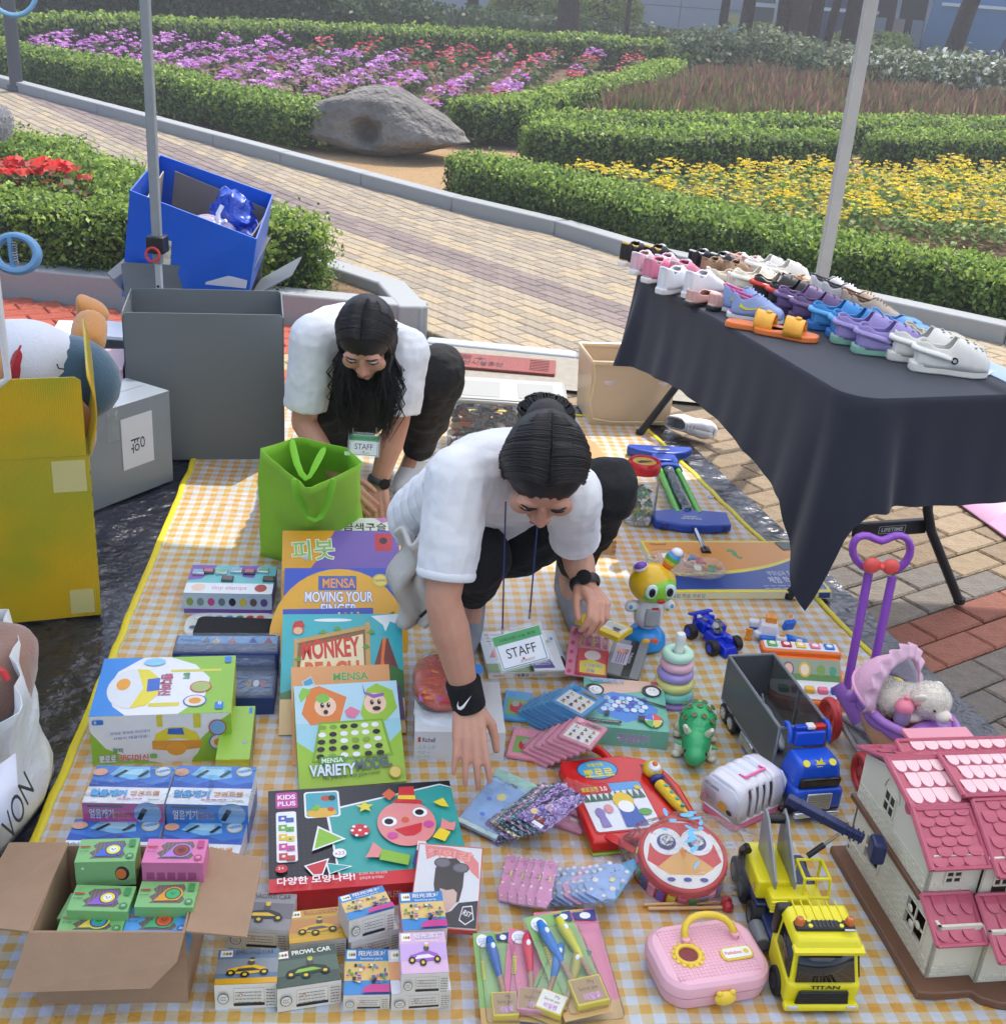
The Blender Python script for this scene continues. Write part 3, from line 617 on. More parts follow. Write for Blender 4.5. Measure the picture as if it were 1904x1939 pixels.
b=B(M('#33475c',rough=.6)); b.add([(x0+.95,25.95,zb-.9),(x0+9,25.95,zb-.9),(x0+9,25.95,zb+.62),(x0+1.6,25.95,zb+.75)],[(0,1,2,3)]); b.build('dark_panel',tb,solid=.02)
B(FR).b0(x0,25.9,zb+.8,x0+9,25.93,zb+.86).build('seam',tb)
sg=empty('notice_sign','small white and yellow notice sign below the slanted tree','sign',loc=AT(1816,93,24)); B(M('#dfe3e6')).b0(-.15,-.01,-.1,.15,.01,.06).build('board',sg); B(M('#e6c02c')).b0(-.15,-.013,.0,.15,.013,.062).build('header',sg); B(M('#777')).cyl((0,.02,-.1),(0,.02,-.8),.015).build('post',sg)
sg=empty('notice_sign','small pale blue notice sign among the tree trunks','sign',loc=AT(1385,58,25)); B(M('#9ec4dc')).b0(-.28,-.01,-.08,.28,.01,.08).build('board',sg); B(M('#d8c98a')).b0(-.1,-.015,.08,.1,.01,.3).build('card',sg); B(M('#777')).cyl((0,.02,-.08),(0,.02,-.7),.015).build('post',sg)
# ---- trees
BARK=M('#4d443c',rough=.95,var=.5,vs=10,bump=1.,bs=26)
def tree(label,px,py,Y,r,top,lean=0,limbs=3,crown=None,size=.13,seed=0,name='tree',bark=None):
    rd=random.Random(seed); p=AT(px,py,Y); z0=terr(p.x,Y)-.1; e=empty(name,label,'tree',group='trees in front of the building')
    t=B(bark or BARK); pts=[(p.x+lean*s*s*top*.5+rd.uniform(-.02,.02),Y,z0+top*s) for s in (0,.15,.35,.55,.8,1)]; t.tube(pts,[r*1.25,r,r*.9,r*.8,r*.62,r*.4],10)
    for i in range(limbs):
        k=rd.choice([2,3,4]); a=rd.uniform(0,6.28); q=Vector(pts[k]); L=top*rd.uniform(.25,.45); t.tube([q,q+Vector((math.cos(a)*L*.5,math.sin(a)*L*.3,L*.45)),q+Vector((math.cos(a)*L,math.sin(a)*L*.5,L*.8))],[r*.45,r*.3,r*.15],7)
    t.build('trunk',e)
    if crown:
        cols,cl,hw=crown; pt=[];nr=[]
        for (cx,cz,cr,n) in cl:
            for k in range(max(4,n//90)):
                c=Vector((rd.gauss(0,.45)*cr,rd.gauss(0,.4)*cr,rd.gauss(0,.35)*cr)); 
                for j in range(90): 
                    v=Vector((rd.gauss(0,1),rd.gauss(0,1),rd.gauss(0,.7)))*.2*cr; pt.append(Vector((p.x+cx,Y+0,z0+cz))+c+v); nr.append(v+Vector((0,0,.05)))
        o=leaves('crown',[tuple(v) for v in pt],[tuple(v) for v in nr],size,mixc(cols,len(pt)),asp=hw,parent=e,jit=.6)
    return e
GRN=['#7c9b4a','#6b8c40','#90ab5c','#5a7836']; PIN=['#3b4a33','#48573d','#2e3b28']
tree('slim dark trunk left of the small window',893,27,24,.11,4,crown=(GRN,[(0,4.2,1.2,500)],1.8),seed=1)
tree('thick straight dark trunk right of the small window',1073,42,22,.19,4.5,crown=(PIN,[(0,4.8,1.5,500)],3),seed=2)
tree('small young tree with feathery green leaves and a forked thin trunk',1185,58,23,.05,2.6,lean=.1,limbs=4,crown=(GRN,[(.3,2.1,.55,500),(.9,1.9,.4,250),(-.5,2.4,.5,300)],2),size=.1,seed=3)
tree('light green leafy tree left of the narrow window',1366,70,23.5,.09,3,crown=(GRN,[(-1.2,2.0,.7,700),(-.3,2.3,.7,600),(.5,2.1,.6,500),(-1.9,1.75,.4,250)],1.9),size=.11,seed=4)
tree('dark leaning trunk beside the narrow window',1405,78,22,.12,4,lean=.12,crown=(GRN,[(.2,4.2,1.2,400)],2),seed=5)
tree('dark broad trunk left of the paired trunks',1476,88,21.5,.14,4,lean=-.05,crown=(PIN,[(0,4.5,1.2,400)],3),seed=6)
tree('brown trunk with ivy in front of the dark blue wall',1507,92,21,.16,4,lean=-.12,crown=(PIN,[(0,4.6,1.2,400)],3),seed=7,bark=M('#5d4c43',rough=.95,var=.5,vs=10,bump=1.,bs=26))
tree('slanted trunk leaning right in front of the dark blue wall',1532,84,21.5,.12,4,lean=.22,crown=(PIN,[(.8,4.4,1.2,400)],3),seed=8)
tree('slanted thin trunk nearest the tent pole on its left',1562,84,22,.08,3.6,lean=.5,crown=(PIN,[(.9,4.0,1.,300)],3),seed=9)
tree('very dark trunk just left of the right tent pole',1606,88,21.5,.17,4,lean=.05,crown=(PIN,[(1.0,2.9,.5,500),(1.7,2.95,.4,300)],5),size=.16,seed=10)
tree('slanted trunk leaning right in front of the blue tent',1795,108,20,.15,3.6,lean=.55,limbs=4,crown=(PIN,[(1.3,2.75,.5,500),(2.2,2.5,.6,700),(-.8,2.9,.45,300)],5),size=.16,seed=11)
for i,(px,py) in enumerate([(1000,30),(1140,26),(700,8),(1450,62),(1645,100)]):
    p=AT(px,py,26); bush(['rounded yellow green shrub below the small window','clipped yellow green shrub left of the thick trunk','yellow green shrub at the wall corner','low yellow shrub under the leaning trunk','low green shrub right of the tent pole'][i],p.x,26,.8,.6,.75 if i<3 else .4,cols=['#9fb04e','#8a9c44','#b2bf62'],size=.1,seed=i+50,group='yellow green shrubs by the wall')
# ---- posts
lp=empty('lamp_post','slim dark grey lamp post standing in the purple flowers','lamp post',loc=(GT(98,150).x,GT(98,150).y-1.0,0)); b=B(M('#55585c',rough=.5)); zz=terr(lp.location.x,lp.location.y); lp.location.z=zz
b.cyl((0,0,0),(-.02,0,4),.07,.06); b.build('post',lp); B(M('#55585c')).cyl((0,0,0),(0,0,.06),.1).build('base_flange',lp)
# ---- tent over the stall
TP=M('#9aa0a3',rough=.45,metal=.3,var=.15,vs=20,bump=.1,bs=60); TW=M('#b9bab6',rough=.5,var=.15,vs=20)
tl=AT(303,560,4.22); tr=AT(1549,560,4.9)
tent=empty('canopy_tent','grey framed canopy tent over the stall, two of its legs in view','tent')
def leg(x,y,m,zc,nm='leg'):
    b=B(m); w=.016 if nm=='slim' else .024; b.b0(x-w,y-w,zc-.04,x+w,y+w,2.35); o=b.build('leg',tent,bev=.004)
    B(M('#c2c8ca',rough=.35,metal=.4)).b0(x-w+.005,y-w+.005,0,x+w-.005,y+w-.005,zc+.1).build('inner_tube',o,bev=.002)
    B(M('#c2c8ca')).b0(x-.05,y-.05,0,x+.05,y+.05,.008).build('foot_plate',o)
    j=B(M('#1c1d20',rough=.4)); j.b0(x-.032,y-.034,zc,x+.032,y+.034,zc+.06); j.build('height_lock',o,bev=.004)
    B(M('#c0342e',rough=.4)).torus((x-.005,y-.045,zc),.024,.005,rot=RX(80)).build('pull_ring',o)
    hb2=B(M('#222')); hb2.cyl((x,y-.0185,zc-.12),(x,y-.019,zc-.12),.005); hb2.build('pin_hole',o)
leg(tl.x,tl.y,TP,AT(303,478,4.22).z,'slim'); leg(tr.x,tr.y,TW,.42); X2=tr.x+(tr.x-tl.x)
for x,y in ((X2,tr.y),(tl.x,-1.6),(tr.x,-1.6),(X2,-1.6)): leg(x,y,TP,.5)
b=B(TP)
for x in (tl.x,tr.x,X2): b.b0(x-.015,-1.6,2.3,x+.015,tl.y,2.33)
b.b0(tl.x,tl.y-.015,2.3,X2,tl.y+.015,2.33); b.b0(tl.x,-1.615,2.3,X2,-1.585,2.33); b.build('top_frame',tent)
FAB=bpy.data.materials.new('canopy_fabric'); FAB.use_nodes=True; N=FAB.node_tree.nodes; L=FAB.node_tree.links; t=N.new('ShaderNodeBsdfTranslucent'); t.inputs[0].default_value=(.95,.95,.95,1); mx=N.new('ShaderNodeMixShader'); mx.inputs[0].default_value=.7; N['Principled BSDF'].inputs['Base Color'].default_value=(.85,.87,.9,1); L.new(N['Principled BSDF'].outputs[0],mx.inputs[1]); L.new(t.outputs[0],mx.inputs[2]); L.new(mx.outputs[0],N['Material Output'].inputs[0])
b=B(FAB); x0,x1,xm,y0,y1=tl.x-.06,X2+.06,tr.x,-1.66,tl.y+.06; ym_=(y0+y1)/2
for a,c in ((x0,xm),(xm,x1)):
    q=(a+c)/2; b.add([(a,y0,2.35),(c,y0,2.35),(c,y1,2.35),(a,y1,2.35),(q,ym_,3.1)],[(0,1,4),(1,2,4),(2,3,4),(3,0,4)])
for (a,c) in (((x0,y1),(x1,y1)),((x0,y0),(x0,y1)),((x1,y0),(x1,y1)),((x0,y0),(x1,y0))): b.add([(*a,2.35),(*c,2.35),(*c,2.12),(*a,2.12)],[(0,1,2,3)])
b.build('roof_fabric',tent)
# ---- tarpaulin and gingham mat
def gingham():
    m=bpy.data.materials.new('gingham_cloth'); m.use_nodes=True; N=m.node_tree.nodes; L=m.node_tree.links; p=N['Principled BSDF']; p.inputs['Roughness'].default_value=.42; p.inputs['Coat Weight'].default_value=.15; p.inputs['Coat Roughness'].default_value=.25
    uv=N.new('ShaderNodeUVMap'); uv.uv_map='UVMap'; sp=N.new('ShaderNodeSeparateXYZ'); L.new(uv.outputs[0],sp.inputs[0]); su=[]
    for k in (0,1):
        f=N.new('ShaderNodeMath'); f.operation='FRACT'; L.new(sp.outputs[k],f.inputs[0]); mr=N.new('ShaderNodeMapRange'); mr.interpolation_type='SMOOTHSTEP'; mr.inputs[1].default_value=.48; mr.inputs[2].default_value=.52; L.new(f.outputs[0],mr.inputs[0]); su.append(mr)
    ad=N.new('ShaderNodeMath'); L.new(su[0].outputs[0],ad.inputs[0]); L.new(su[1].outputs[0],ad.inputs[1]); dv=N.new('ShaderNodeMath'); dv.operation='MULTIPLY'; dv.inputs[1].default_value=.5; L.new(ad.outputs[0],dv.inputs[0])
    cr=N.new('ShaderNodeValToRGB'); L.new(dv.outputs[0],cr.inputs[0]); e=cr.color_ramp.elements; e[0].color=(*hexc('#cbd3df'),1); e[1].color=(*hexc('#d8a64c'),1); e2=e.new(.5); e2.color=(*hexc('#d2c09e'),1)
    wv=N.new('ShaderNodeTexNoise'); wv.inputs['Scale'].default_value=3; tc=N.new('ShaderNodeTexCoord'); L.new(tc.outputs['Object'],wv.inputs[0]); mx=N.new('ShaderNodeMix'); mx.data_type='RGBA'; mx.blend_type='MULTIPLY'; mx.inputs[0].default_value=.25; L.new(cr.outputs[0],mx.inputs[6]); L.new(wv.outputs['Color'],mx.inputs[7])
    # weave ticks
    ck=N.new('ShaderNodeTexChecker'); ck.inputs['Scale'].default_value=16; L.new(uv.outputs[0],ck.inputs[0]); ck.inputs[1].default_value=(1,1,1,1); ck.inputs[2].default_value=(.8,.8,.8,1); m2=N.new('ShaderNodeMix'); m2.data_type='RGBA'; m2.blend_type='MULTIPLY'; m2.inputs[0].default_value=.5; L.new(mx.outputs[2],m2.inputs[6]); L.new(ck.outputs[0],m2.inputs[7]); L.new(m2.outputs[2],p.inputs['Base Color'])
    nb=N.new('ShaderNodeTexNoise'); nb.inputs['Scale'].default_value=9; nb.inputs['Detail'].default_value=5; L.new(tc.outputs['Object'],nb.inputs[0]); bp=N.new('ShaderNodeBump'); bp.inputs['Strength'].default_value=.9; bp.inputs['Distance'].default_value=.03; L.new(nb.outputs[0],bp.inputs['Height']); L.new(bp.outputs[0],p.inputs['Normal']); return m
def lerpx(tab,y):
    for (y0,x0),(y1,x1) in zip(tab,tab[1:]):
        if y1<=y<=y0 or y0<=y<=y1: return x0+(x1-x0)*(y-y0)/(y1-y0)
    return tab[-1][1] if abs(y-tab[-1][0])<abs(y-tab[0][0]) else tab[0][1]
ML=[(4.62,-1.2),(3.84,-1.1),(2.59,-.955),(1.84,-.87),(1.1,-.8)]; MR=[(4.62,.52),(4.56,.545),(3.51,.85),(2.92,1.0),(2.2,1.22),(1.1,1.55)]
def wrk(x,y): return .006*abs(vnz((x*2.2,y*5,0)))+.004*vnz((x*9,y*9,4))+.003*abs(vnz((x*4+y*4,y*12,9)))
def matz(x,y): return .0105+max(0,wrk(x,y))
nu,nv=150,230; vs=[];uvs=[];fs=[]
for j in range(nv):
    y=4.6-(4.6-1.1)*j/(nv-1); xl=lerpx(ML,y)+.006*vnz((y*9,1,1)); xr=lerpx(MR,y)+.008*vnz((y*7,5,1))
    for i in range(nu):
        x=xl+(xr-xl)*i/(nu-1); yy=y+(.05*vnz((x*2,0,0)) if j==0 else 0); a=-.115; u=(x*math.cos(a)-y*math.sin(a)); v=(x*math.sin(a)+y*math.cos(a)); u+=.01*vnz((x*3,y*3,7)); v+=.01*vnz((x*3,y*3,17))
        vs.append((x,yy,matz(x,y))); uvs.append((u/.041,v/.041))
fs=[(j*nu+i,(j+1)*nu+i,(j+1)*nu+i+1,j*nu+i+1) for j in range(nv-1) for i in range(nu-1)]
me=bpy.data.meshes.new('gingham_cloth'); me.from_pydata(vs,[],fs); ul=me.uv_layers.new(name='UVMap'); li=np.zeros(len(me.loops),np.int32); me.loops.foreach_get('vertex_index',li); ul.data.foreach_set('uv',np.array(uvs)[li].astype(np.float32).ravel()); me.materials.append(gingham()); me.shade_smooth()
pm_=empty('picnic_mat','yellow and pale blue gingham picnic mat with yellow edging under the toys','mat'); o=bpy.data.objects.new('gingham_cloth',me); COL.objects.link(o); o.parent=pm_
YB=M('#dccb1f',rough=.5,var=.1,vs=30)
for T in (ML,MR):
    pts=[]; 
    for k in range(90): y=4.6-3.5*k/89; x=lerpx(T,y)+(.006*vnz((y*9,1,1)) if T is ML else .008*vnz((y*7,5,1))); pts.append((x,y,matz(x,y)+.002))
    B(YB).tube(pts,.0095,6,flat=((0,0,1),.003)).build('edge_binding',pm_)
B(YB).tube([(x,4.6+.05*vnz((x*2,0,0)),matz(x,4.6)+.003) for x in np.linspace(-1.2,.52,40)],.0095,6,flat=((0,0,1),.003)).build('edge_binding',pm_)
TARP=M('#191c2a',rough=.28,var=.2,vs=5,bump=.4,bs=13,clear=.3)
vs=[];nu,nv=170,150
for j in range(nv):
    y=4.78-(4.78-.9)*j/(nv-1); xl=-2.35-.1*vnz((y,0,0)); xr=lerpx(MR,y)+.13-.02*(y>4.5)
    for i in range(nu):
        x=xl+(xr-xl)*(i/(nu-1)); cr=abs(vnz((x*2.6+y*1.1,y*.8,2)))+.3*abs(vnz((x*6-y*3,y*3,6))); w_=min(1,max(0,(lerpx(ML,y)-.02-x)/.1)); vs.append((x,y,.004+.05*max(0,.22-cr)*w_+.002*cr))
b=B(TARP); b.add(vs,[(j*nu+i,(j+1)*nu+i,(j+1)*nu+i+1,j*nu+i+1) for j in range(nv-1) for i in range(nu-1)])
tp=empty('tarpaulin','shiny dark navy tarpaulin spread under the picnic mat','tarpaulin'); b.build('plastic_sheet',tp,sm=180)
for px,py in ((1345,942),(1400,1050)):
    g=G(px,py,.01); B(M('#b9bdc0',rough=.25,metal=.8)).torus((g.x,g.y,.012),.009,.003,n=16,k=6).build('eyelet',tp)
# ================================================================ PEOPLE
def lin(a,b,t): return Vector(a)*(1-t)+Vector(b)*t
def chain(b,pts,end=True,n=12,m=None):
    for i,(p,r) in enumerate(pts):
        if (0<i<len(pts)-1) or end is True or (i==0 and end!='none'): b.ell(p,(r,r,r),m,n=n,k=8)
        if i: b.cyl(pts[i-1][0],p,pts[i-1][1],r,n=n,m=m)
def basis(x,y,z): return Matrix((x,y,z)).transposed()
def hand(b,w,d,nrm,th,curl=(25,30,25),k=1.,spread=.5,thumb=35):
    """w wrist, d finger direction, nrm out of the back of the hand, th direction of the thumb side"""
    d=Vector(d).normalized(); nrm=Vector(nrm); nrm=(nrm-d*nrm.dot(d)).normalized(); s=nrm.cross(d); 
    if s.dot(Vector(th))<0: s=-s
    w=Vector(w); cl=curl if isinstance(curl[0],(tuple,list)) else [curl]*4
    for i,(off,ml,fl) in enumerate(((.027,.085,(.04,.024,.019)),(.009,.088,(.044,.028,.02)),(-.010,.083,(.041,.026,.02)),(-.028,.075,(.033,.02,.018)))):
        dd=(d+s*off*spread*5).normalized(); kn=w+d*ml*k+s*off*k; chain(b,[(w+s*off*.6*k,.0125*k),(w+d*ml*.5*k+s*off*.85*k,.0128*k),(kn,.0098*k)]); a=0; p=kn; r=.0086*k*(.88 if i==3 else 1)
        pts=[(p,r*1.08)]
        for j in range(3):
            a+=R_(cl[i][j]); v=dd*math.cos(a)-nrm*math.sin(a); p=p+v*fl[j]*k; pts.append((p,r*(.98-.13*j)))
        chain(b,pts)
    t0=w+d*.018*k+s*.022*k-nrm*.006*k; a=R_(thumb); v=(d*math.cos(a)+s*math.sin(a)-nrm*.35).normalized(); t1=t0+v*.04*k; v2=(d*.9+s*.35*math.sin(a)-nrm*.45).normalized(); t2=t1+v2*.032*k; t3=t2+(v2+d*.2-s*.15).normalized()*.024*k
    chain(b,[(t0,.0155*k),(t1,.0115*k),(t2,.0095*k),(t3,.0078*k)])
    return s
SKIN=M('#c99a80',rough=.48,sss=.12,var=.12,vs=14,var2='#bd8873',bump=.05,bs=160)
def torso(b,hip,chest,neck,right,hw=.15,cw=.165,dd=.1,n=7,m=None,ext=0):
    hip,chest,neck,right=map(Vector,(hip,chest,neck,right)); 
    for i in range(n+1):
        t=i/n; p=lin(hip,chest,t) if t<=1 else chest; up=(chest-hip).normalized(); rt=(right-up*right.dot(up)).normalized(); f=rt.cross(up)
        w=hw+(cw-hw)*t; b.ell(p,(w,dd*(1.05-.1*t),.085),m,n=20,k=12,rot=basis(rt,-f,up))
    b.ell(lin(chest,neck,.5),(cw*.72,dd*.75,.06),m,n=18,k=10,rot=basis(rt,-f,up))
def finish(b,name,parent,vox,sm,disp=0,ds=.08,m2=None):
    o=b.build(name,parent,remesh=vox,smooth=sm,sm=180)
    if disp:
        tx=bpy.data.textures.new(name,'CLOUDS'); tx.noise_scale=ds; tx.noise_depth=2; q=o.modifiers.new('d','DISPLACE'); q.texture=tx; q.strength=disp; q.mid_level=.5; q.texture_coords='GLOBAL'
    return o
def head(b,c,f,u,k=1.):
    """c centre of skull, f face direction, u crown direction"""
    f=Vector(f).normalized(); u=Vector(u); u=(u-f*u.dot(f)).normalized(); r=f.cross(u); R=basis(r,f,u); P=lambda x,y,z: Vector(c)+(r*x+f*y+u*z)*k
    b.ell(P(0,-.01,.02),(.074*k,.092*k,.088*k),rot=R,n=24,k=16); b.ell(P(0,.03,-.045),(.056*k,.056*k,.068*k),rot=R,n=20,k=14); b.ell(P(0,.062,-.092),(.026*k,.02*k,.02*k),rot=R)
    chain(b,[(P(0,.083,.01),.009*k),(P(0,.1,-.028),.0115*k)]); 
    for s in (-1,1): b.ell(P(.012*s,.093,-.031),(.009*k,.009*k,.007*k),rot=R); b.ell(P(.036*s,.062,-.03),(.028*k,.022*k,.026*k),rot=R); b.ell(P(.03*s,.074,.024),(.026*k,.014*k,.009*k),rot=R); b.ell(P(.078*s,-.008,-.018),(.008*k,.02*k,.03*k),rot=R)
    b.ell(P(0,.083,-.062),(.022*k,.012*k,.008*k),rot=R); b.ell(P(0,.081,-.072),(.019*k,.012*k,.008*k),rot=R)
    return P,R
def face(P,R,par):
    b=B(M('#a8625a',rough=.45)); b.ell(P(0,.0915,-.0625),(.02,.0055,.0045),rot=R); b.ell(P(0,.0895,-.071),(.017,.0055,.005),rot=R); b.build('lips',par)
    for s in (-1,1):
        o=B(M('#ece7e2',rough=.15)).ell(P(.031*s,.0735,.004),(.0125,.0115,.0085),rot=R).build('eye',par); b=B(M('#1b1210',rough=.1)); b.ell(P(.031*s,.081,.0),(.0055,.005,.0055),rot=R); b.build('iris',o)
        b=B(M('#17110f',rough=.6)); b.tube([P(.017*s,.083,.004),P(.026*s,.0875,.0085),P(.038*s,.0855,.0075),P(.046*s,.077,.003)],.0016,6); b.tube([P(.014*s,.088,.027),P(.03*s,.09,.032),P(.048*s,.078,.027)],[.0022,.003,.0012],6); b.build('brow_and_lashes',par)
HAIR=M('#0b0a0c',rough=.5,var=.3,vs=60,var2='#1c181a')
def strands(b,P,n,length,spreadf,seed=0,part=0.,back=.5,r=.0032,g=Vector((0,0,-1)),front=True,lift=.0,fr=1.):
    """hair locks from a centre parting, over the skull and down"""
    rd=random.Random(seed)
    for i in range(n):
        s=-1 if i%2 else 1; y=rd.uniform(-.1,.062) if front else rd.uniform(-.1,.0); x0=part+s*rd.uniform(0,.006); pts=[]; k=1.0+rd.uniform(.0,.045)
        for t in (0,.25,.5,.75,1):
            a=t*1.75; yy=y*(1-.25*t)-.022*t*fr; px=(x0+s*.081*math.sin(a)*(1-.12*abs(y)/.1))*k; cap=math.sqrt(max(.12,1-(yy+.01)**2/.0105)); pz=.022+.096*math.cos(a)*cap*k+.004; px*=max(.55,cap); pts.append(P(px,yy,pz))
        q=pts[-1]; d=(pts[-1]-pts[-2]).normalized(); L=length*rd.uniform(.7,1.1); w=Vector((rd.gauss(0,1),rd.gauss(0,1),0))*spreadf+Vector((s*.75*(length>.1),.25*(length>.1),0))
        for j in range(1,7): t=j/6; dd=(d*(1-t)+g*t*1.4+w*t).normalized(); q=q+dd*L/6; pts.append(q+Vector((math.sin(t*5+i),math.cos(t*4+i*2),0))*.004)
        b.tube(pts,[r*1.1]*5+[r*(1-.12*j) for j in range(6)],5)
    return b
def watch(par,p,ax,r,out,c='#16171a',name='wristwatch'):
    ax=Vector(ax).normalized(); q=ax.to_track_quat('Z','Y').to_matrix(); b=B(M(c,rough=.45)); b.torus(p,r,.0045,rot=q,fz=2.6); o=b.build(name,par)
    out=Vector(out); out=(out-ax*out.dot(ax)).normalized(); b=B(M('#0b0c0e',rough=.12)); c0=Vector(p)+out*(r+.003); b.cyl(c0,c0+out*.007,.0175,n=20); b.build('watch_case',o,bev=.001); return o
def badge(par,name_pts,cm,w=.115,h=.085,cord='#20265c',title='STAFF'):
    for a,b_ in name_pts: 
        B(M(cord,rough=.7)).tube([a,lin(a,b_,.5)+Vector((0,.003,0)),b_],.0017,6).build('lanyard_cord',par); B(M('#c8ccd0',rough=.2,metal=.9)).cyl(Vector(b_)+Vector((0,0,.004)),Vector(b_)-Vector((0,0,.014)),.003,n=8).build('clip',par)
    e=empty('name_badge',None,None); e.parent=par; e.matrix_world=cm
    B(CL('#e8edf2',a=.5,r=.12)).box((0,0,0),(w*1.12,h*1.2,.002)).build('plastic_sleeve',e,bev=.0006)
    B(M('#eef1f6',rough=.4)).box((0,-.002,.0012),(w,h,.0006)).build('card',e)
    a=Art(w,h); a.rect(0,.72,1,.99,'#5fae72'); a.rect(.03,.03,.97,.72,'#3a8f86'); a.rect(.045,.05,.955,.715,'#eef1f8'); a.text('가족사랑 나눔 축제',.12,.79,.1,'#245a35',w=.76); a.text(title,.5,.43,.28,'#1d1d22',w=.62,anchor='c'); a.text('온산공단',.42,.1,.07,'#b8403a',w=.3); a.cir(.5,.2,.025,'#c0504a'); a.build(e,Matrix.Translation((-w/2,-.002-h/2,.0017)))
    return e
SHIRT=M('#eceef0',rough=.8,bump=.14,bs=7,var=.05,vs=9,var2='#d5dbe3'); TRS=M('#15161a',rough=.85,bump=.3,bs=60,var=.3,vs=10); SOCK=M('#8b8f98',rough=.9,bump=.3,bs=150)
# ---------------- front person
pB=empty('person','person crouching in front in a white T-shirt with a black wristband, sorting the small toys','person')
shR=AT(868,905,2.2); shL=AT(1082,935,2.27); elR=AT(838,1135,2.12); wrR=AT(886,1330,2.1); elL=AT(1090,1045,2.42); wrL=AT(1108,1108,2.36)
chest=AT(965,900,2.36); hip=AT(842,985,2.72); neck=AT(1010,905,2.24); hd=AT(1030,890,2.16); fdir=Vector((.02,-.62,-.78)); udir=Vector((.05,-.82,.55))
kR=AT(905,1050,2.38); kL=AT(1148,925,2.62); fR=G(885,1205,.04); fL=G(1090,1160,.04); aR=Vector((fR.x-.0,fR.y+.12,.1)); aL=Vector((fL.x-.02,fL.y+.13,.1)); hR=hip+Vector((-.0,0,-.04)); hL=hip+Vector((.17,.03,-.05))
b=B(SKIN); P,Rh=head(b,hd,fdir,udir); chain(b,[(chest,.09),(neck,.052),(P(0,-.02,-.05),.05)])
torso(b,hip,chest,neck,(1,.1,0),.12,.13,.08); chain(b,[(shR,.052),(lin(shR,elR,.5),.046),(elR,.037),(lin(elR,wrR,.3),.041),(lin(elR,wrR,.75),.031),(wrR,.026)]); chain(b,[(chest,.06),(shR,.052)]); chain(b,[(chest,.06),(shL,.052)])
chain(b,[(shL,.05),(lin(shL,elL,.5),.043),(elL,.036),(lin(elL,wrL,.4),.036),(wrL,.026)])
hR_d=(AT(893,1460,2.0)-wrR); hand(b,wrR,hR_d,(.05,-.75,.65),(1,0,0),curl=((6,14,12),(8,14,14),(4,12,10),(2,10,10)),spread=.95,thumb=42,k=1.0)
hL_d=AT(1165,1185,2.2)-wrL; hand(b,wrL,hL_d,(.45,-.2,.85),(-.8,-.5,0),curl=((38,48,28),(42,50,30),(46,52,32),(50,52,32)),k=.95,thumb=25)
chain(b,[(hR,.09),(kR,.06),(aR,.036),(fR,.03)]); chain(b,[(hL,.09),(kL,.06),(aL,.036),(fL,.03)])
finish(b,'body',pB,.0033,3)
face(P,Rh,pB)
b=B(SHIRT); torso(b,lin(hip,chest,.02),chest,neck,(1,.1,0),.155,.16,.108); chain(b,[(chest,.105),(lin(chest,shR,.6),.085),(shR,.07)]); chain(b,[(chest,.105),(lin(chest,shL,.6),.08),(shL,.066)]); hm=lin(shR,elR,.78); chain(b,[(shR,.07),(lin(shR,elR,.4),.067)]); b.cyl(lin(shR,elR,.35),hm,.067,.06); hm=lin(shL,elL,.72); chain(b,[(shL,.066),(lin(shL,elL,.4),.06)]); b.cyl(lin(shL,elL,.35),hm,.06,.057)
b.cyl(lin(chest,neck,.6),neck,.085,.062); finish(b,'shirt',pB,.005,3,.007,.04)
B(SHIRT).torus(hm,.053,.005,rot=(elL-shL).to_track_quat('Z','Y').to_matrix(),fz=2).build('sleeve_hem',pB); B(SHIRT).torus(lin(shR,elR,.78),.057,.005,rot=(elR-shR).to_track_quat('Z','Y').to_matrix(),fz=2).build('sleeve_hem',pB)
b=B(TRS); chain(b,[(lin(hR,hL,.5),.13),(hR,.11),(lin(hR,kR,.6),.095),(kR,.078),(lin(kR,aR,.5),.065),(lin(kR,aR,.8),.055)]); chain(b,[(hL,.11),(lin(hL,kL,.6),.09),(kL,.078),(lin(kL,aL,.5),.066),(lin(kL,aL,.88),.05)]); finish(b,'trousers',pB,.007,3,.03,.09)
for a_,f_ in ((aR,fR),(aL,fL)):
    b=B(SOCK); chain(b,[(a_+Vector((0,0,.03)),.042),(a_-Vector((0,0,.05)),.042),(lin(a_,f_,.6)-Vector((0,0,.02)),.04),(f_,.037),(f_+(f_-a_)*.25*Vector((1,1,0)) if False else f_+Vector((0,-.05,-.01)),.026)]); finish(b,'sock',pB,.006,3)
# jacket at the waist
b=B(M('#c9c6c0',rough=.75,bump=.25,bs=30,var=.1,vs=8))
def jk(u,v): 
    p=AT(745+105*u+14*math.sin(v*9),1010+170*v+10*math.sin(u*7),2.5-.12*math.sin(u*3.14)+.05*v); return p+Vector((0,.03*math.sin(u*14+v*3),.012*math.sin(u*11)))
b.grid(jk,26,22); b.build('jacket',pB,solid=.012,sm=180); B(M('#17181b')).tube([AT(842,1035,2.4),AT(835,1075,2.37),AT(822,1110,2.36),AT(815,1150,2.36),AT(795,1168,2.36)],.004,6).build('zip',pB)
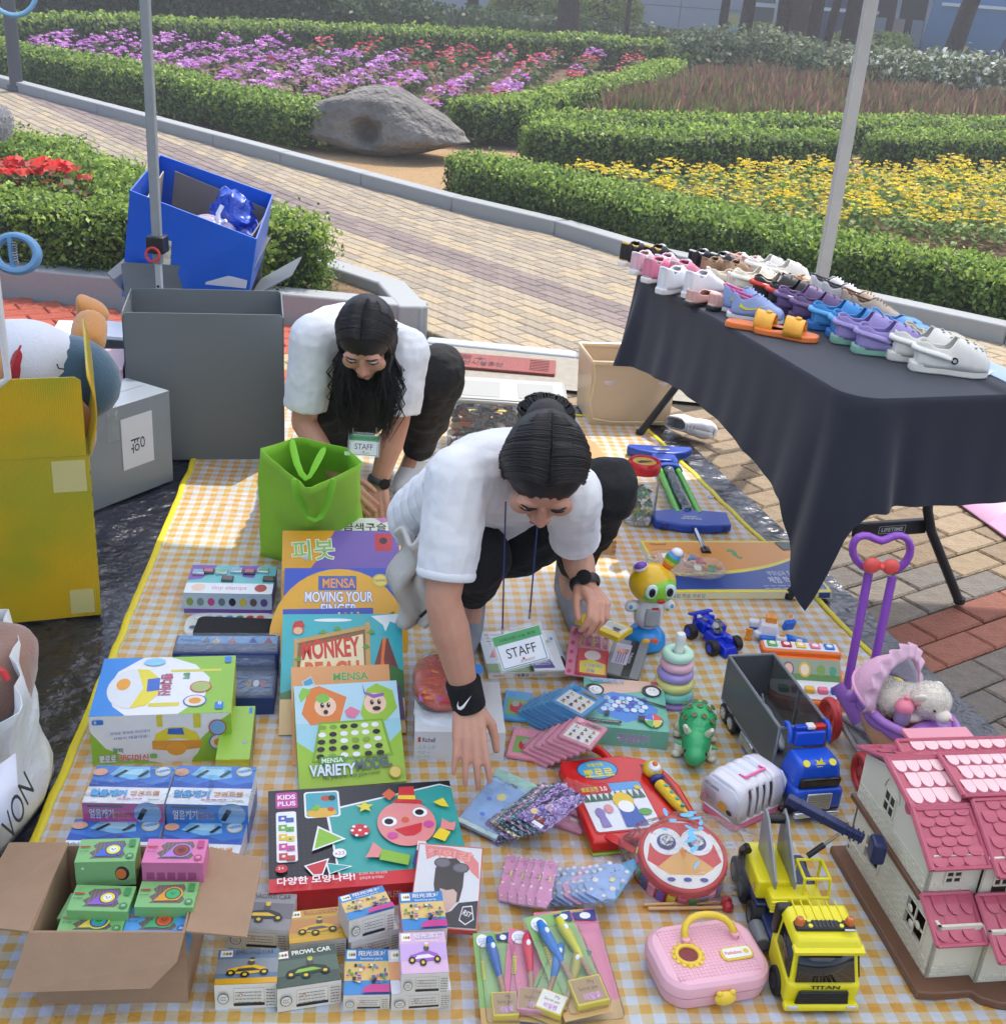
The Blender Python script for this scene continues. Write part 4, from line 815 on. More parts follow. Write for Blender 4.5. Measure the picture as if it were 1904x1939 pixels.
# hair
b=B(HAIR); b.ell(P(0,-.018,.03),(.084,.096,.09),rot=Rh,n=26,k=18); strands(b,P,1500,.03,.1,seed=3,g=(Vector((.0,.75,-.4))),r=.0011); hb=P(0,-.1,-.0); b.ell(hb,(.045,.05,.04),rot=Rh)
rd=random.Random(4)
for i in range(260): a=rd.uniform(0,6.28); q=hb+Vector((math.cos(a)*.025,.01,math.sin(a)*.022)); c_=rd.uniform(.02,.034); b.tube([q,q+Vector((math.cos(a)*c_,.025,math.sin(a)*c_*.8)),q+Vector((math.cos(a+.8)*c_*1.2,.045,math.sin(a+.8)*c_*.8)),q+Vector((math.cos(a+2)*c_,.05,math.sin(a+2)*c_-.01))],[.002,.0018,.0014,.0005],4)
for i in range(34): s_=-1; q=P(-.07,-.03+rd.uniform(-.03,.03),.0); b.tube([q,q+Vector((-.02-rd.random()*.02,0,-.02)),q+Vector((-.03-rd.random()*.04,-.01,-.06-rd.random()*.05))],[.0018,.0012,.0005],4)
b.build('hair',pB,sm=180)
b=B(M('#121316',rough=.95,bump=.8,bs=300)); ax=(wrR-elR).normalized(); c0=lin(elR,wrR,.92); b.cyl(c0-ax*.036,c0+ax*.034,.038,.036,n=28); wb=b.build('wristband',pB,bev=.007,seg=3)
n_=Vector((-.1,-1,.25)).normalized(); n_=(n_-ax*n_.dot(ax)).normalized(); xr=ax.cross(n_)*-1; 
if xr.x<0: xr=-xr
pts2=[(-.019,-.011),(-.0195,-.004),(-.012,.006),(-.0155,-.003),(-.012,-.0065),(-.004,-.003),(.02,.011),(-.003,-.0085),(-.012,-.0125)]
up_=-ax; b=B(M('#eef0f4',rough=.6)); 
vs=[]
for x,y in pts2:
    xx=x*.9; vs.append(c0+xr*xx+up_*y*1.2+n_*(math.sqrt(max(0,.0385**2-xx*xx))+.0012))
b.add(vs,[(0,1,3,4,8),(1,2,3),(8,4,5,7),(7,5,6)]); b.build('emblem',wb,sm=0)
watch(pB,lin(elL,wrL,.93),(wrL-elL),.031,(0,-1,.4))
bc=AT(985,1225,2.05); bm=face_m(bc,(.93,-.05,.42),(-.36,.28,.86))
badge(pB,[(AT(957,950,2.12),AT(951,1192,2.08)),(AT(1018,985,2.12),AT(1003,1160,2.08))],bm,.10,.072)
# ---------------- back person
pA=empty('person','person crouching farther back with long black hair and a white T-shirt, behind the green bag','person')
shR=AT(595,640,3.42); shL=AT(768,665,3.42); elR=AT(575,800,3.42); wrR=AT(640,905,3.3); elL=AT(752,800,3.42); wrL=AT(716,915,3.38)
chest=AT(668,640,3.55); hip=AT(665,690,3.95); neck=AT(688,640,3.4); hd=AT(693,640,3.3); fdir=Vector((-.02,-.7,-.7)); udir=Vector((0,-.75,.66))
kR=AT(612,750,3.5); kL=AT(832,705,3.6); fR=G(640,900,.04); fL=G(742,930,.04)+Vector((.03,.12,0)); aR=fR+Vector((0,.12,.06)); aL=fL+Vector((.03,.1,.06)); hR=hip+Vector((-.1,0,-.08)); hL=hip+Vector((.12,0,-.08))
b=B(SKIN); P,Rh=head(b,hd,fdir,udir); chain(b,[(chest,.09),(neck,.052),(P(0,-.02,-.05),.05)]); torso(b,hip,chest,neck,(1,0,0),.12,.13,.08)
chain(b,[(chest,.06),(shR,.052),(lin(shR,elR,.5),.047),(elR,.039),(lin(elR,wrR,.4),.038),(wrR,.027)]); chain(b,[(chest,.06),(shL,.052),(lin(shL,elL,.5),.045),(elL,.038),(lin(elL,wrL,.35),.041),(wrL,.027)])
hand(b,wrL,AT(714,985,3.28)-wrL,(-.2,-.8,.5),(-1,0,0),curl=((30,35,25),(30,38,25),(26,32,25),(20,30,20)),thumb=40); hand(b,wrR,AT(690,960,3.2)-wrR,(-.5,-.5,.7),(1,0,0),curl=(30,35,25))
chain(b,[(hR,.09),(kR,.06),(aR,.036),(fR,.03)]); chain(b,[(hL,.09),(kL,.06),(aL,.036),(fL,.03)]); finish(b,'body',pA,.004,3); face(P,Rh,pA)
b=B(SHIRT); torso(b,lin(hip,chest,.1),chest,neck,(1,0,0),.16,.17,.115)
for s_,e_ in ((shR,elR),(shL,elL)): chain(b,[(chest,.1),(s_,.075),(lin(s_,e_,.4),.07)]); b.cyl(lin(s_,e_,.35),lin(s_,e_,.82),.072,.069)
finish(b,'shirt',pA,.006,3,.008,.04)
b=B(TRS); chain(b,[(lin(hR,hL,.5),.14),(hR,.12),(lin(hR,kR,.6),.1),(kR,.09),(lin(kR,aR,.5),.075),(lin(kR,aR,.9),.06)]); chain(b,[(lin(hR,hL,.5),.14),(hL,.12),(lin(hL,kL,.6),.1),(kL,.088),(lin(kL,aL,.5),.074),(lin(kL,aL,.88),.058)])
b.ell(AT(660,745,3.72),(.17,.12,.16)); finish(b,'trousers',pA,.008,3,.03,.09)
for a_,f_ in ((aR,fR),(aL,fL)): b=B(M('#d9dade',rough=.9)); chain(b,[(a_,.04),(lin(a_,f_,.6)-Vector((0,0,.015)),.04),(f_,.037),(f_+Vector((-.01,-.06,-.01)),.028)]); finish(b,'sock',pA,.007,3)
b=B(HAIR); b.ell(P(0,-.018,.03),(.086,.098,.093),rot=Rh,n=26,k=18); strands(b,P,1600,.2,.16,seed=9,fr=.6,r=.0013)
rd=random.Random(8)
for i in range(700):
    s_=-1 if i%2 else 1; q=P(s_*rd.uniform(.06,.08),rd.uniform(-.08,.02),rd.uniform(-.06,-.02)); L=rd.uniform(.16,.3); b.tube([q,q+Vector((s_*.012,-.01,-L*.3)),q+Vector((s_*(.0+rd.gauss(0,.02)),-.015,-L*.65)),q+Vector((s_*rd.uniform(-.005,.04),rd.gauss(0,.02),-L))],[.0024,.0024,.002,.0005],4)
b.build('hair',pA,sm=180)
watch(pA,lin(elL,wrL,.95),(wrL-elL),.033,(.6,-.8,.3),c='#3a4147')
bc=AT(689,842,3.32); badge(pA,[(AT(672,775,3.36),AT(668,812,3.33)),(AT(715,775,3.36),AT(713,812,3.33))],face_m(bc,(1,.02,.0),(0,.35,.93)),.088,.062,cord='#17181b')
# ================================================================ BOXES AND BAGS
def quadpanel(pts,m,name,parent,th=.004,bev=0):
    b=B(m); b.add(pts,[(0,1,2,3)]); return b.build(name,parent,solid=th,bev=bev,sm=0)
def open_carton(name,label,FL,FR,BL,h,hf,m,col_in=None,flaps=(1,1,1,1),out=(.0,.0,.0,.0),z0=0,W=None,D=None,group=None,pm=None,th=.004,lens=None,cat='box'):
    """open box: ground-plane pixels FL,FR,BL at z0 (or matrix pm,W,D), wall height h, flap length hf; flaps front,back,left,right with outward lean"""
    if pm is None:
        mm,w,d=fit(FL,FR,BL,z0)
    else: mm,w,d=pm,W,D
    w=W or w;d=D or d
    e=empty(name,label,cat,mat=mm,group=group)
    b=B(m); b.b0(0,0,0,w,d,th); b.build('bottom_panel',e)
    for nm,(x0,y0,x1,y1) in (('front_panel',(0,0,w,th)),('back_panel',(0,d-th,w,d)),('side_panel',(0,th,th,d-th)),('side_panel',(w-th,th,w,d-th))): B(m).b0(x0,y0,th,x1,y1,h).build(nm,e)
    L=lens or (hf,)*4
    c=math.cos; 
    for k,(nm,p,q,dr) in enumerate((('front_flap',(0,th/2,h),(w,th/2,h),(0,-1)),('back_flap',(0,d-th/2,h),(w,d-th/2,h),(0,1)),('side_flap',(th/2,0,h),(th/2,d,h),(-1,0)),('side_flap',(w-th/2,0,h),(w-th/2,d,h),(1,0)))):
        if not flaps[k]: continue
        a=R_(out[k]); v=Vector((dr[0]*math.sin(a),dr[1]*math.sin(a),math.cos(a)))*L[k]; p=Vector(p);q=Vector(q); t=(q-p).normalized()*.012
        b=B(m); b.add([p,q,q+v*.94,q+v-t,p+v+t,p+v*.94],[(0,1,2,3,4,5)]); b.build(nm,e,solid=th,sm=0)
    return e,w,d
GRY=M('#6d7376',rough=.42,bump=.05,bs=10,var=.12,vs=2.5); GRL=M('#8b939b',rough=.35,bump=.05,bs=10,var=.1,vs=3)
# tall grey carton
hB=hz((540,706),(542,875)); hF=hz((537,603),(542,875))-hB
m_,w_,d_=fit((230,598),(537,603),(245,551),hB+hF); m_=m_.copy(); m_.translation.z=.012
open_carton('grey_carton','tall dark grey open carton with its flaps standing upright',0,0,0,hB,hF,GRY,W=w_,D=d_,pm=m_,out=(0,0,0,0))
# second grey carton behind with splayed flaps
gm=TM((AT(245,700,4.45).x,4.45,.01),4); e,_,_=open_carton('grey_carton','wider grey carton with splayed flaps supporting the blue box',0,0,0,.42,.16,GRY,W=.47,D=.36,pm=gm,out=(12,10,40,58),lens=(.13,.1,.1,.2))
# blue corrugated box
BL_=M('#1a5fd0',rough=.3,bump=.04,bs=8,var=.12,vs=3); LIN=M('#7d756d',rough=.8,var=.1,vs=10)
FLt,FRt,FRb,FLb=AT(247,360,4.42),AT(485,452,4.40),AT(468,568,4.46),AT(231,560,4.48); BLt,BRt=AT(303,293,4.80),AT(516,368,4.78); BLb=FLb+(BLt-FLt); BRb=FRb+(BRt-FRt)
e=empty('blue_box','tilted open blue corrugated plastic box with bags inside, behind the grey cartons','box',loc=FLb)
def P4(pts,m,nm,th=.005,par=None): return quadpanel([p-FLb for p in pts],m,nm,par or e,th)
P4([FLb,FRb,FRt,FLt],BL_,'front_panel'); P4([BLb,BRb,BRt,BLt],BL_,'back_panel'); P4([FLb,BLb,BLt,FLt],BL_,'side_panel'); P4([FRb,BRb,BRt,FRt],BL_,'side_panel'); P4([FLb,FRb,BRb,BLb],BL_,'bottom_panel')
I=lambda a,b,t,s:None
def inn(u,v,t): # u across, v depth, t height
    lo=FLb+(FRb-FLb)*u+(BLb-FLb)*v; hi=FLt+(FRt-FLt)*u+(BLt-FLt)*v; return lo+(hi-lo)*t
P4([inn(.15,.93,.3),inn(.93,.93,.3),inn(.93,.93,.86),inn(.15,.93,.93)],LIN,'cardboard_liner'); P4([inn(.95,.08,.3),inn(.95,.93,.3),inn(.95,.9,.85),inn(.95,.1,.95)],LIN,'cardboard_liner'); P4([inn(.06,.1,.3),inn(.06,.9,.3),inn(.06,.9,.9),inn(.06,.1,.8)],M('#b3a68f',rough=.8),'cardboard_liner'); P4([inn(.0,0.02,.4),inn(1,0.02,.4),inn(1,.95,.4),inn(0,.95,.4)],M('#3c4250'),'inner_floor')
P4([inn(.52,-.012,.2),inn(.98,-.012,.2),inn(.98,-.012,.33),inn(.52,-.012,.41)],M('#c9cede',rough=.5),'paper_sheet',.001)
nt_=empty('paper_note','small cream paper note with handwriting taped to the blue box','note',mat=face_m(inn(.30,-.03,.38),FRb-FLb,FLt-FLb)); B(M('#ded9ba',rough=.6)).prism([(0,0),(.085,0),(.085,.07),(.05,.095),(0,.1)],-.001,0).build('note_paper',nt_); a=Art(.085,.1); a.text('용',.3,.62,.17,'#2a2a2a'); a.text('드레싱',.1,.25,.16,'#2a2a2a',w=.7); a.build(nt_)
def crumple(name,label,cat,cf,nu,nv,m,amp=.02,sc=9,parent=None,sm=30,solid=0):
    b=B(m)
    def f(u,v):
        p=Vector(cf(u,v)); n=Vector((vnz(p*sc),vnz(p*sc+Vector((5,5,5))),vnz(p*sc+Vector((9,1,4))))); return p+n*amp
    b.grid(f,nu,nv)
    e=None
    if label: e=empty(name,label,cat)
    return b.build('film' if label else name,e or parent,sm=sm,solid=solid),e
def blob(c,rx,ry,rz,k=1.,top=0): 
    c=Vector(c)
    def f(u,v):
        a=2*math.pi*u; t=math.pi*v; r=abs(math.sin(t))**.6; return c+Vector((rx*math.cos(a)*r,ry*math.sin(a)*r,rz*-math.cos(t)))
    return f
c0=inn(.72,.45,.62)
crumple('blue_plastic_bag','crumpled shiny blue plastic bag with a white tie inside the blue box','bag',blob(c0+Vector((.02,0,.03)),.085,.07,.14),44,34,M('#1646b8',rough=.2,bump=.5,bs=30,clear=.5),.045,19)
b=B(M('#e6e8ee',rough=.3)); q=c0+Vector((0,-.08,.13)); b.tube([q,q+Vector((-.015,-.01,-.03)),q+Vector((-.012,-.02,-.07))],.009,8); b.tube([q+Vector((-.01,-.02,-.07)),q+Vector((.02,-.03,-.05))],.007,8); o=b.build('bag_tie',None); tag(o,'white twisted tie on the blue plastic bag','bag tie')
crumple('clear_bag','clear zip bag with pale pink contents at the front of the blue box','bag',blob(inn(.6,.25,.72),.085,.06,.07),22,18,M('#c9bccb',rough=.15,alpha=.75,bump=.4,bs=30),.025,10)
# silver box with label
hs=hz((320,739),(322.6,916)); m_,w_,d_=fit((130,798),(320,739),(66,765),hs); m_=m_.copy(); m_.translation.z=.012
e=empty('silver_box','silver grey taped box, white paper with one large Korean letter on its side','box',mat=m_); B(GRL).b0(0,0,0,w_,d_,hs-.012).build('box_body',e,bev=.002)
B(M('#757c84',rough=.5)).b0(.02,d_*.5-.001,hs-.0115,w_-.02,d_*.5+.001,hs-.011).build('lid_seam',e)
for y in (.25,.7): B(CL('#e8f0f4',a=.22,r=.05,b=.4)).b0(w_*.35,-.0015,hs-.12,w_*.35+.045,-.0005,hs-.011).build('tape',e) if y<.5 else B(CL('#e8f0f4',a=.22,r=.05,b=.4)).b0(w_*.35,0,hs-.0118,w_*.35+.045,d_,hs-.011).build('tape',e)
pl=B(M('#d5d9e2',rough=.45)).b0(w_*.48,-.002,hs*.30,w_*.80,-.0006,hs*.82).build('paper_label',e); a=Art(w_*.32,hs*.52); a.text('형',.5,.42,.34,'#1b2024',rot=90,anchor='c'); a.build(e,face_m((w_*.48,-.002,hs*.30),(1,0,0),(0,0,1)))
# white papers, pink case behind the yellow box
e,_,_,_=carton('pink_case','flat translucent pink case under the papers beside the tall grey carton','case',(168,700),(232,700),(170,660),(168,735),'#c3a3ad',Hh=.34)
for i,(x,y,a_) in enumerate([(95,640,12),(120,634,-4),(185,662,3)]):
    p=AT(x,y,4.15+.05*i); o=B(M(['#e9ecf2','#dfe4ee','#f0f2f6'][i],rough=.6)); o.b0(0,0,.0,.3 if i<2 else .16,.2,.012); q=o.build('paper_stack',loc=(p.x,p.y,p.z),bev=.001); q.rotation_euler=(0,0,R_(a_)); tag(q,['white sheets of paper under the orange plush foot','white paper pad left of the tall grey carton','folded white paper on the pink case'][i],'paper')
B(M('#6d6f74',rough=.6)).b0(AT(95,640,4.2).x,4.1,.0,AT(95,640,4.2).x+.42,4.3,AT(95,640,4.2).z-.02).build('paper_carton')
o=bpy.data.objects['paper_carton']; tag(o,'low grey carton carrying the loose papers','box')
# yellow corrugated box with plush
YEL=bpy.data.materials.new('yellow_corrugated'); YEL.use_nodes=True; N=YEL.node_tree.nodes; L=YEL.node_tree.links; p=N['Principled BSDF']; p.inputs['Roughness'].default_value=.32
tc=N.new('ShaderNodeTexCoord'); wv=N.new('ShaderNodeTexWave'); wv.inputs['Scale'].default_value=60; wv.bands_direction='X'; L.new(tc.outputs['Object'],wv.inputs[0]); nz=N.new('ShaderNodeTexNoise'); nz.inputs['Scale'].default_value=4.5; L.new(tc.outputs['Object'],nz.inputs[0]); cr=N.new('ShaderNodeValToRGB'); cr.color_ramp.elements[0].color=(*hexc('#a9a022'),1); cr.color_ramp.elements[0].position=.4; cr.color_ramp.elements[1].color=(*hexc('#c9a41a'),1); cr.color_ramp.elements[1].position=.62; L.new(nz.outputs[0],cr.inputs[0]); L.new(cr.outputs[0],p.inputs['Base Color']); bp=N.new('ShaderNodeBump'); bp.inputs['Strength'].default_value=.35; bp.inputs['Distance'].default_value=.002; L.new(wv.outputs[0],bp.inputs['Height']); L.new(bp.outputs[0],p.inputs['Normal'])
hy=hz((171,871),(193,1171)); hy2=hz((158,722),(193,1171)); a_=G(193,1171); d1=(G(34.7,1186.5)-a_).normalized(); W_=.46; D_=.34
m_=face_m(a_+d1*W_,-d1,Vector((0,0,1)).cross(-d1)); m_.translation.z=.012
e=empty('yellow_box','open yellow corrugated plastic box with a plush toy lying in it','box',mat=m_); th=.004
for nm,c in (('front_panel',(0,0,W_,th)),('back_panel',(0,D_-th,W_,D_)),('side_panel',(0,th,th,D_-th)),('side_panel',(W_-th,th,W_,D_-th))): B(YEL).b0(c[0],c[1],0,c[2],c[3],hy).build(nm,e)
b=B(YEL); hf=hy2-hy; b.add([(0,0,hy+.002),(W_-.005,0,hy+.002),(W_-.005,-.0,hy+hf-.01),(W_-.018,0,hy+hf),(0,.0,hy+hf)],[(0,1,2,3,4)]); b.build('front_flap',e,solid=.004,sm=0)
b=B(YEL); 
def fl(u,v): return (W_+.02*math.sin(v*3.1)+.01*v, u*D_*.92, hy+(hf+.06*u)*v)
b.grid(fl,8,10); b.build('side_flap',e,solid=.004,sm=180); B(YEL).b0(0,D_+.0,hy,W_,D_+.004,hy+.12).build('back_flap',e)
B(M('#c6bd7e',rough=.4)).b0(W_-.09,-.0012,hy-.095,W_-.01,-.0003,hy-.01).build('tape',e); B(M('#c6bd7e',rough=.4)).b0(W_-.075,-.0012,.01,W_-.015,-.0003,.08).build('tape',e)
b=B(M('#1c1c18',rough=.6)); 
for k in range(7): b.box((W_+.0005,.02,hy*(.1+.13*k)),(.0015,.006,.01),rot=RY(0)); 
b.build('staples',e,kind='stuff'); b=B(M('#6f7178',rough=.3,metal=.7)); 
for x in (.2,.27,.31): b.cyl((W_-.05-x,-.002,hy+hf-.03),(W_-.03-x,-.002,hy+hf-.018),.0012,n=6)
b.build('staple_row',e,kind='stuff')
PLU=lambda h: M(h,rough=.95,bump=.35,bs=140,sheen=.4,var=.08,vs=12)
o=m_.copy(); pe=empty('plush_toy','large plush toy with blue and white body and tan belly in the yellow box','plush toy',mat=TM(tuple(AT(60,690,3.05)),0)); c=Vector((0,0,0))
bw=B(PLU('#d7dbe4')); bw.ell((0,.0,0),(.17,.12,.12),rot=RY(12)); bw.build('body',pe)
B(PLU('#3d5c70')).ell((.1,.02,-.035),(.135,.115,.115),rot=RY(22)).build('blue_rear',pe); B(PLU('#c49a74')).ell((-.09,-.03,-.005),(.11,.115,.115)).build('belly',pe)
b=B(PLU('#a51f2c')); b.ell((-.005,-.02,-.01),(.035,.118,.112),rot=RY(12)); b.build('red_band',pe); b=B(M('#20262e',rough=.8)); b.tube([(.11,-.1,.04),(.115,-.105,.03),(.13,-.104,.028)],.002,5); b.build('mouth_stitch',pe)
b=B(M('#22406e',rough=.2)); b.ell((-.15,-.125,.012),(.014,.006,.018)); o2=b.build('button',pe)
# orange foot of the plush, sticking up
o=B(PLU('#c08545')); q=AT(176,610,3.35); o.tube([AT(165,665,3.2),AT(168,630,3.28),AT(174,600,3.35)],[.05,.052,.05],14)
pts=[AT(139,545,3.38),AT(160,562,3.38),AT(186,566,3.38),AT(217,602,3.38),AT(196,618,3.38),AT(168,628,3.38),AT(146,606,3.38)]; cc=sum(pts,Vector())/len(pts)
vs=[cc+Vector((0,-.05,0)),cc+Vector((0,.05,0))]+[p+Vector((0,0,0)) for p in pts]+[lin(cc,p,.72)+Vector((0,-.042,0)) for p in pts]+[lin(cc,p,.72)+Vector((0,.042,0)) for p in pts]; n=len(pts)
o.add(vs,[(0,2+n+i,2+n+(i+1)%n) for i in range(n)]+[(2+n+i,2+i,2+(i+1)%n,2+n+(i+1)%n) for i in range(n)]+[(1,2+2*n+(i+1)%n,2+2*n+i) for i in range(n)]+[(2+i,2+2*n+i,2+2*n+(i+1)%n,2+(i+1)%n) for i in range(n)])
o=o.build('plush_foot',sub=2,sm=180); o.parent=pe; o.matrix_parent_inverse=pe.matrix_world.inverted() if False else Matrix.Translation(-Vector(pe.location))
b=B(PLU('#b5742c')); b.ell((W_*.9,D_*.6,hy*.98),(.07,.09,.1)); q=b.build('plush_ball',mat=m_); tag(q,'orange brown plush toy squeezed into the corner of the yellow box','plush toy')
# white shopping bag bottom left
def bag(name,label,base,top,m,handles=None,th=.0015,seg=30,rows=12,amp=.006,cat='bag'):
    """base, top: closed loops of world points with the same count"""
    b=B(m); n=len(base)
    def f(u,v):
        i=u*n; k=int(i)%n; t=i-int(i); p0=lin(base[k],base[(k+1)%n],t); p1=lin(top[k],top[(k+1)%n],t); p=lin(p0,p1,v); p+=Vector((vnz(p*9),vnz(p*9+Vector((3,3,3))),0))*amp*2; return p
    b.grid(f,n*seg//4,rows,cu=True); b.add([tuple(Vector(p)+Vector((0,0,.002))) for p in base],[tuple(range(n))])
    e=empty(name,label,cat); b.build('bag_body',e,solid=th,sm=60); return e
bs=[G(-120,1650),G(2,1628),G(112,1470),G(30,1400),G(-130,1420)]; tp_=[AT(-130,1440,1.55),AT(38,1345,1.6),AT(34,1215,1.95),AT(14,1152,2.15),AT(-110,1160,2.1)]
e=bag('shopping_bag','large white shopping bag with black letters, cut off by the left edge',bs,tp_,M('#dfe4e6',rough=.28,bump=.25,bs=12,var=.05,vs=4),amp=.012)
crumple('bag_contents',None,None,blob(lin(tp_[2],tp_[4],.45)-Vector((0,.08,.06)),.13,.16,.07),24,18,PLU('#8d6b5a'),.03,9,parent=e)
b=B(M('#c22a2a',rough=.5)); b.tube([AT(-10,1262,1.75),AT(8,1275,1.72),AT(14,1287,1.72)],.006,8); b.build('red_cord',e)
fp=[AT(-60,1480,1.5),AT(44,1405,1.56),AT(52,1530,1.5),AT(-40,1560,1.45)]; o=B(M('#d4d9e8',rough=.55)); o.add([p-Vector((0,.03,0)) for p in fp],[(0,3,2,1)]); o.build('paper_sheet',e,solid=.001)
tm=face_m(AT(35,1592,1.44)-Vector((0,.02,0)),G(112,1470)-G(2,1628)+Vector((0,0,0)),Vector((-.1,-.15,1))); a=Art(.12,.08); a.text('VON',.0,.1,.6,'#1c1c20',w=.9,rot=8); a.build(e,tm)
# green bag
BG=M('#97d63c',rough=.65,bump=.25,bs=120,var=.12,vs=5,alpha=.97); z1=hz((490,845),(487,1058)); 
base=[G(489,1060),G(590,1075),G(690,1045),G(672,985),G(560,980)]; tp_=[G(491,848,z1),G(585,928,z1-.01),G(684,876,z1),G(655,846,z1),G(560,829,z1)]
e=bag('green_bag','bright green non-woven tote bag with two handles standing open','bag' and base,tp_,BG,amp=.008)
BH=M('#84cc34',rough=.6,bump=.2,bs=120)
def strap(pts,w=.012): return B(BH).tube(pts,w,8,flat=((0,-.8,.6),.0015))
c1,c2=lin(tp_[4],tp_[3],-.08),lin(tp_[4],tp_[3],.62); dn_=Vector((0,-.10,-.10))
strap([c1+Vector((0,-.01,.01)),lin(c1,c2,.22)+dn_*.6,lin(c1,c2,.5)+dn_*.98+Vector((.01,0,0)),lin(c1,c2,.72)+dn_*.62,c2+Vector((0,-.01,.0))]).build('handle',e,sub=1)
c1,c2=lin(tp_[1],tp_[0],.28),lin(tp_[1],tp_[2],.45); strap([c1+Vector((0,-.006,.004)),c1+Vector((.004,-.012,-.03)),lin(c1,c2,.3)+Vector((0,.02,-.14)),lin(c1,c2,.7)+Vector((0,.02,-.14)),c2+Vector((0,-.012,-.03)),c2+Vector((0,-.006,.004))]).build('handle',e,sub=1)
B(M('#dfe9d2',rough=.6)).box(lin(tp_[3],tp_[2],.2)+Vector((.0,-.004,-.01)),(.025,.003,.01)).build('tag',e)
# storage bins
m_,w_,d_=fit((838,757),(1077,772),(858,714),.235); m_=m_.copy(); m_.translation.z=.012; hb=.215
e=empty('storage_box','clear plastic storage box full of small blocks with a pale grey lid','storage box',mat=m_)
b=B(CL('#dfe6ea',a=.28,r=.1,b=.1)); b.box((w_/2,d_/2,hb/2),(w_*.88,d_*.86,hb),tp=(1.09,1.09)); b.build('clear_tub',e,bev=.012,seg=3)
b=B(M('#9fa09b',rough=.4,var=.06,vs=12)); b.b0(0,0,hb,w_,d_,hb+.014); lid=b.build('lid',e,bev=.005)
b=B(M('#a9aaa5',rough=.4)); b.b0(.012,.012,hb+.014,w_-.012,d_-.012,hb+.018); b.build('lid_rim',lid,bev=.003); 
for i in (0,1): B(M('#9b9c97',rough=.45)).b0(w_*(.13+.47*i),d_*.14,hb+.018,w_*(.45+.44*i),d_*.78,hb+.0195).build('lid_panel',lid,bev=.0008)
b=B(); cols=['#8a4a2c','#c6662c','#d6cfc0','#3f4a57','#2f3a44','#b8a888','#6d3a26','#5c6670']; rd=random.Random(5); ms=[M(c,rough=.5) for c in cols]
for i in range(420): b.box((w_*rd.uniform(.09,.91),d_*rd.uniform(.1,.9),.01+rd.random()**.8*.12),(rd.choice([.02,.03,.04]),.018,.012),rd.choice(ms),rot=RZ(rd.uniform(0,180))@RX(rd.uniform(-40,40)))
b.build('block_pile',e,kind='stuff')
q=crumple('inner_bag',None,None,blob((w_*.35,d_*.3,.12),w_*.3,d_*.25,.06),24,18,CL('#e6eaee',a=.2),.02,14,parent=e)
BGE=M('#dcc3a0',rough=.3,bump=.1,bs=12,var=.12,vs=5,alpha=.93)
m_,w_,d_=fit((1122,688),(1285,692),(1044,651),.27); m_=m_.copy(); m_.translation.z=.012; hb=.26
e=empty('storage_bin','large beige plastic bin with white bear prints under the end of the table','storage bin',mat=m_)
def bw(x0,y0,x1,y1,nm):
    k=.07; s=lambda x,y:(w_/2+(x-w_/2)*(1-k),d_/2+(y-d_/2)*(1-k))
    quadpanel([(*s(x0,y0),0),(*s(x1,y1),0),(x1,y1,hb),(x0,y0,hb)],BGE,nm,e,.004)
bw(0,0,w_,0,'front_wall');bw(w_,0,w_,d_,'side_wall');bw(w_,d_,0,d_,'back_wall');bw(0,d_,0,0,'side_wall'); B(BGE).b0(w_*.04,d_*.04,0,w_*.96,d_*.96,.004).build('bottom',e)
B(M('#e2cba8',rough=.3)).tube([(0,0,hb),(w_,0,hb),(w_,d_,hb),(0,d_,hb)],.01,8,closed=True).build('rim',e)
b=B(M('#e6dfe6',rough=.35)); 
for (x,z,r) in ((.22,.19,.026),(.15,.1,.022),(.52,.16,.024),(.75,.09,.025),(.85,.19,.022)): b.add([(w_*x+r*math.cos(t*.5),-.0045+.02*(1-z/.26)+ .0,z+r*.95*math.sin(t*.5)) for t in range(13)],[tuple(range(13))])
b.build('bear_prints',e,solid=.0005)
b=B(M('#8a6a4d',rough=.9)); 
q=crumple('bin_contents',None,None,blob((w_*.55,d_*.5,.09),w_*.38,d_*.35,.08),20,14,M('#6d5a49',rough=.8),.02,12,parent=e)
b=B(M('#d5c79a',rough=.4)); b.tube([(.0,-.012,hb+.01),(.012,-.02,.2),(.0,-.02,.1),(.02,-.012,.03),(.1,-.01,.016),(w_*.9,-.01,.02)],.0035,8); b.build('cord',e)
# wooden boxes
WD=M('#c99b62',rough=.55,var=.25,vs=14,bump=.1,bs=40)
e,w,l,h=carton('wooden_box','pale wooden box standing behind the front person, its lid a plain panel','box',(1080,872),(1152,872),(1078,836),(1082,905),'#c99b62',mt=WD); B(M('#b98a52',rough=.5)).b0(.01,.01,h,w-.01,l-.01,h+.0015).build('lid_panel',e)
e,w,l,h=carton('wooden_box','wooden box with finger joints partly behind the front person','box',(1040,1022),(1167,1024),(1045,990),(1042,1056),'#c08f58',mt=WD)
for k in range(4): B(M('#a87a46',rough=.6)).b0(w-.012,-.001,h*(.08+.25*k),w+.001,.02,h*(.2+.25*k)).build('finger_joint',e)
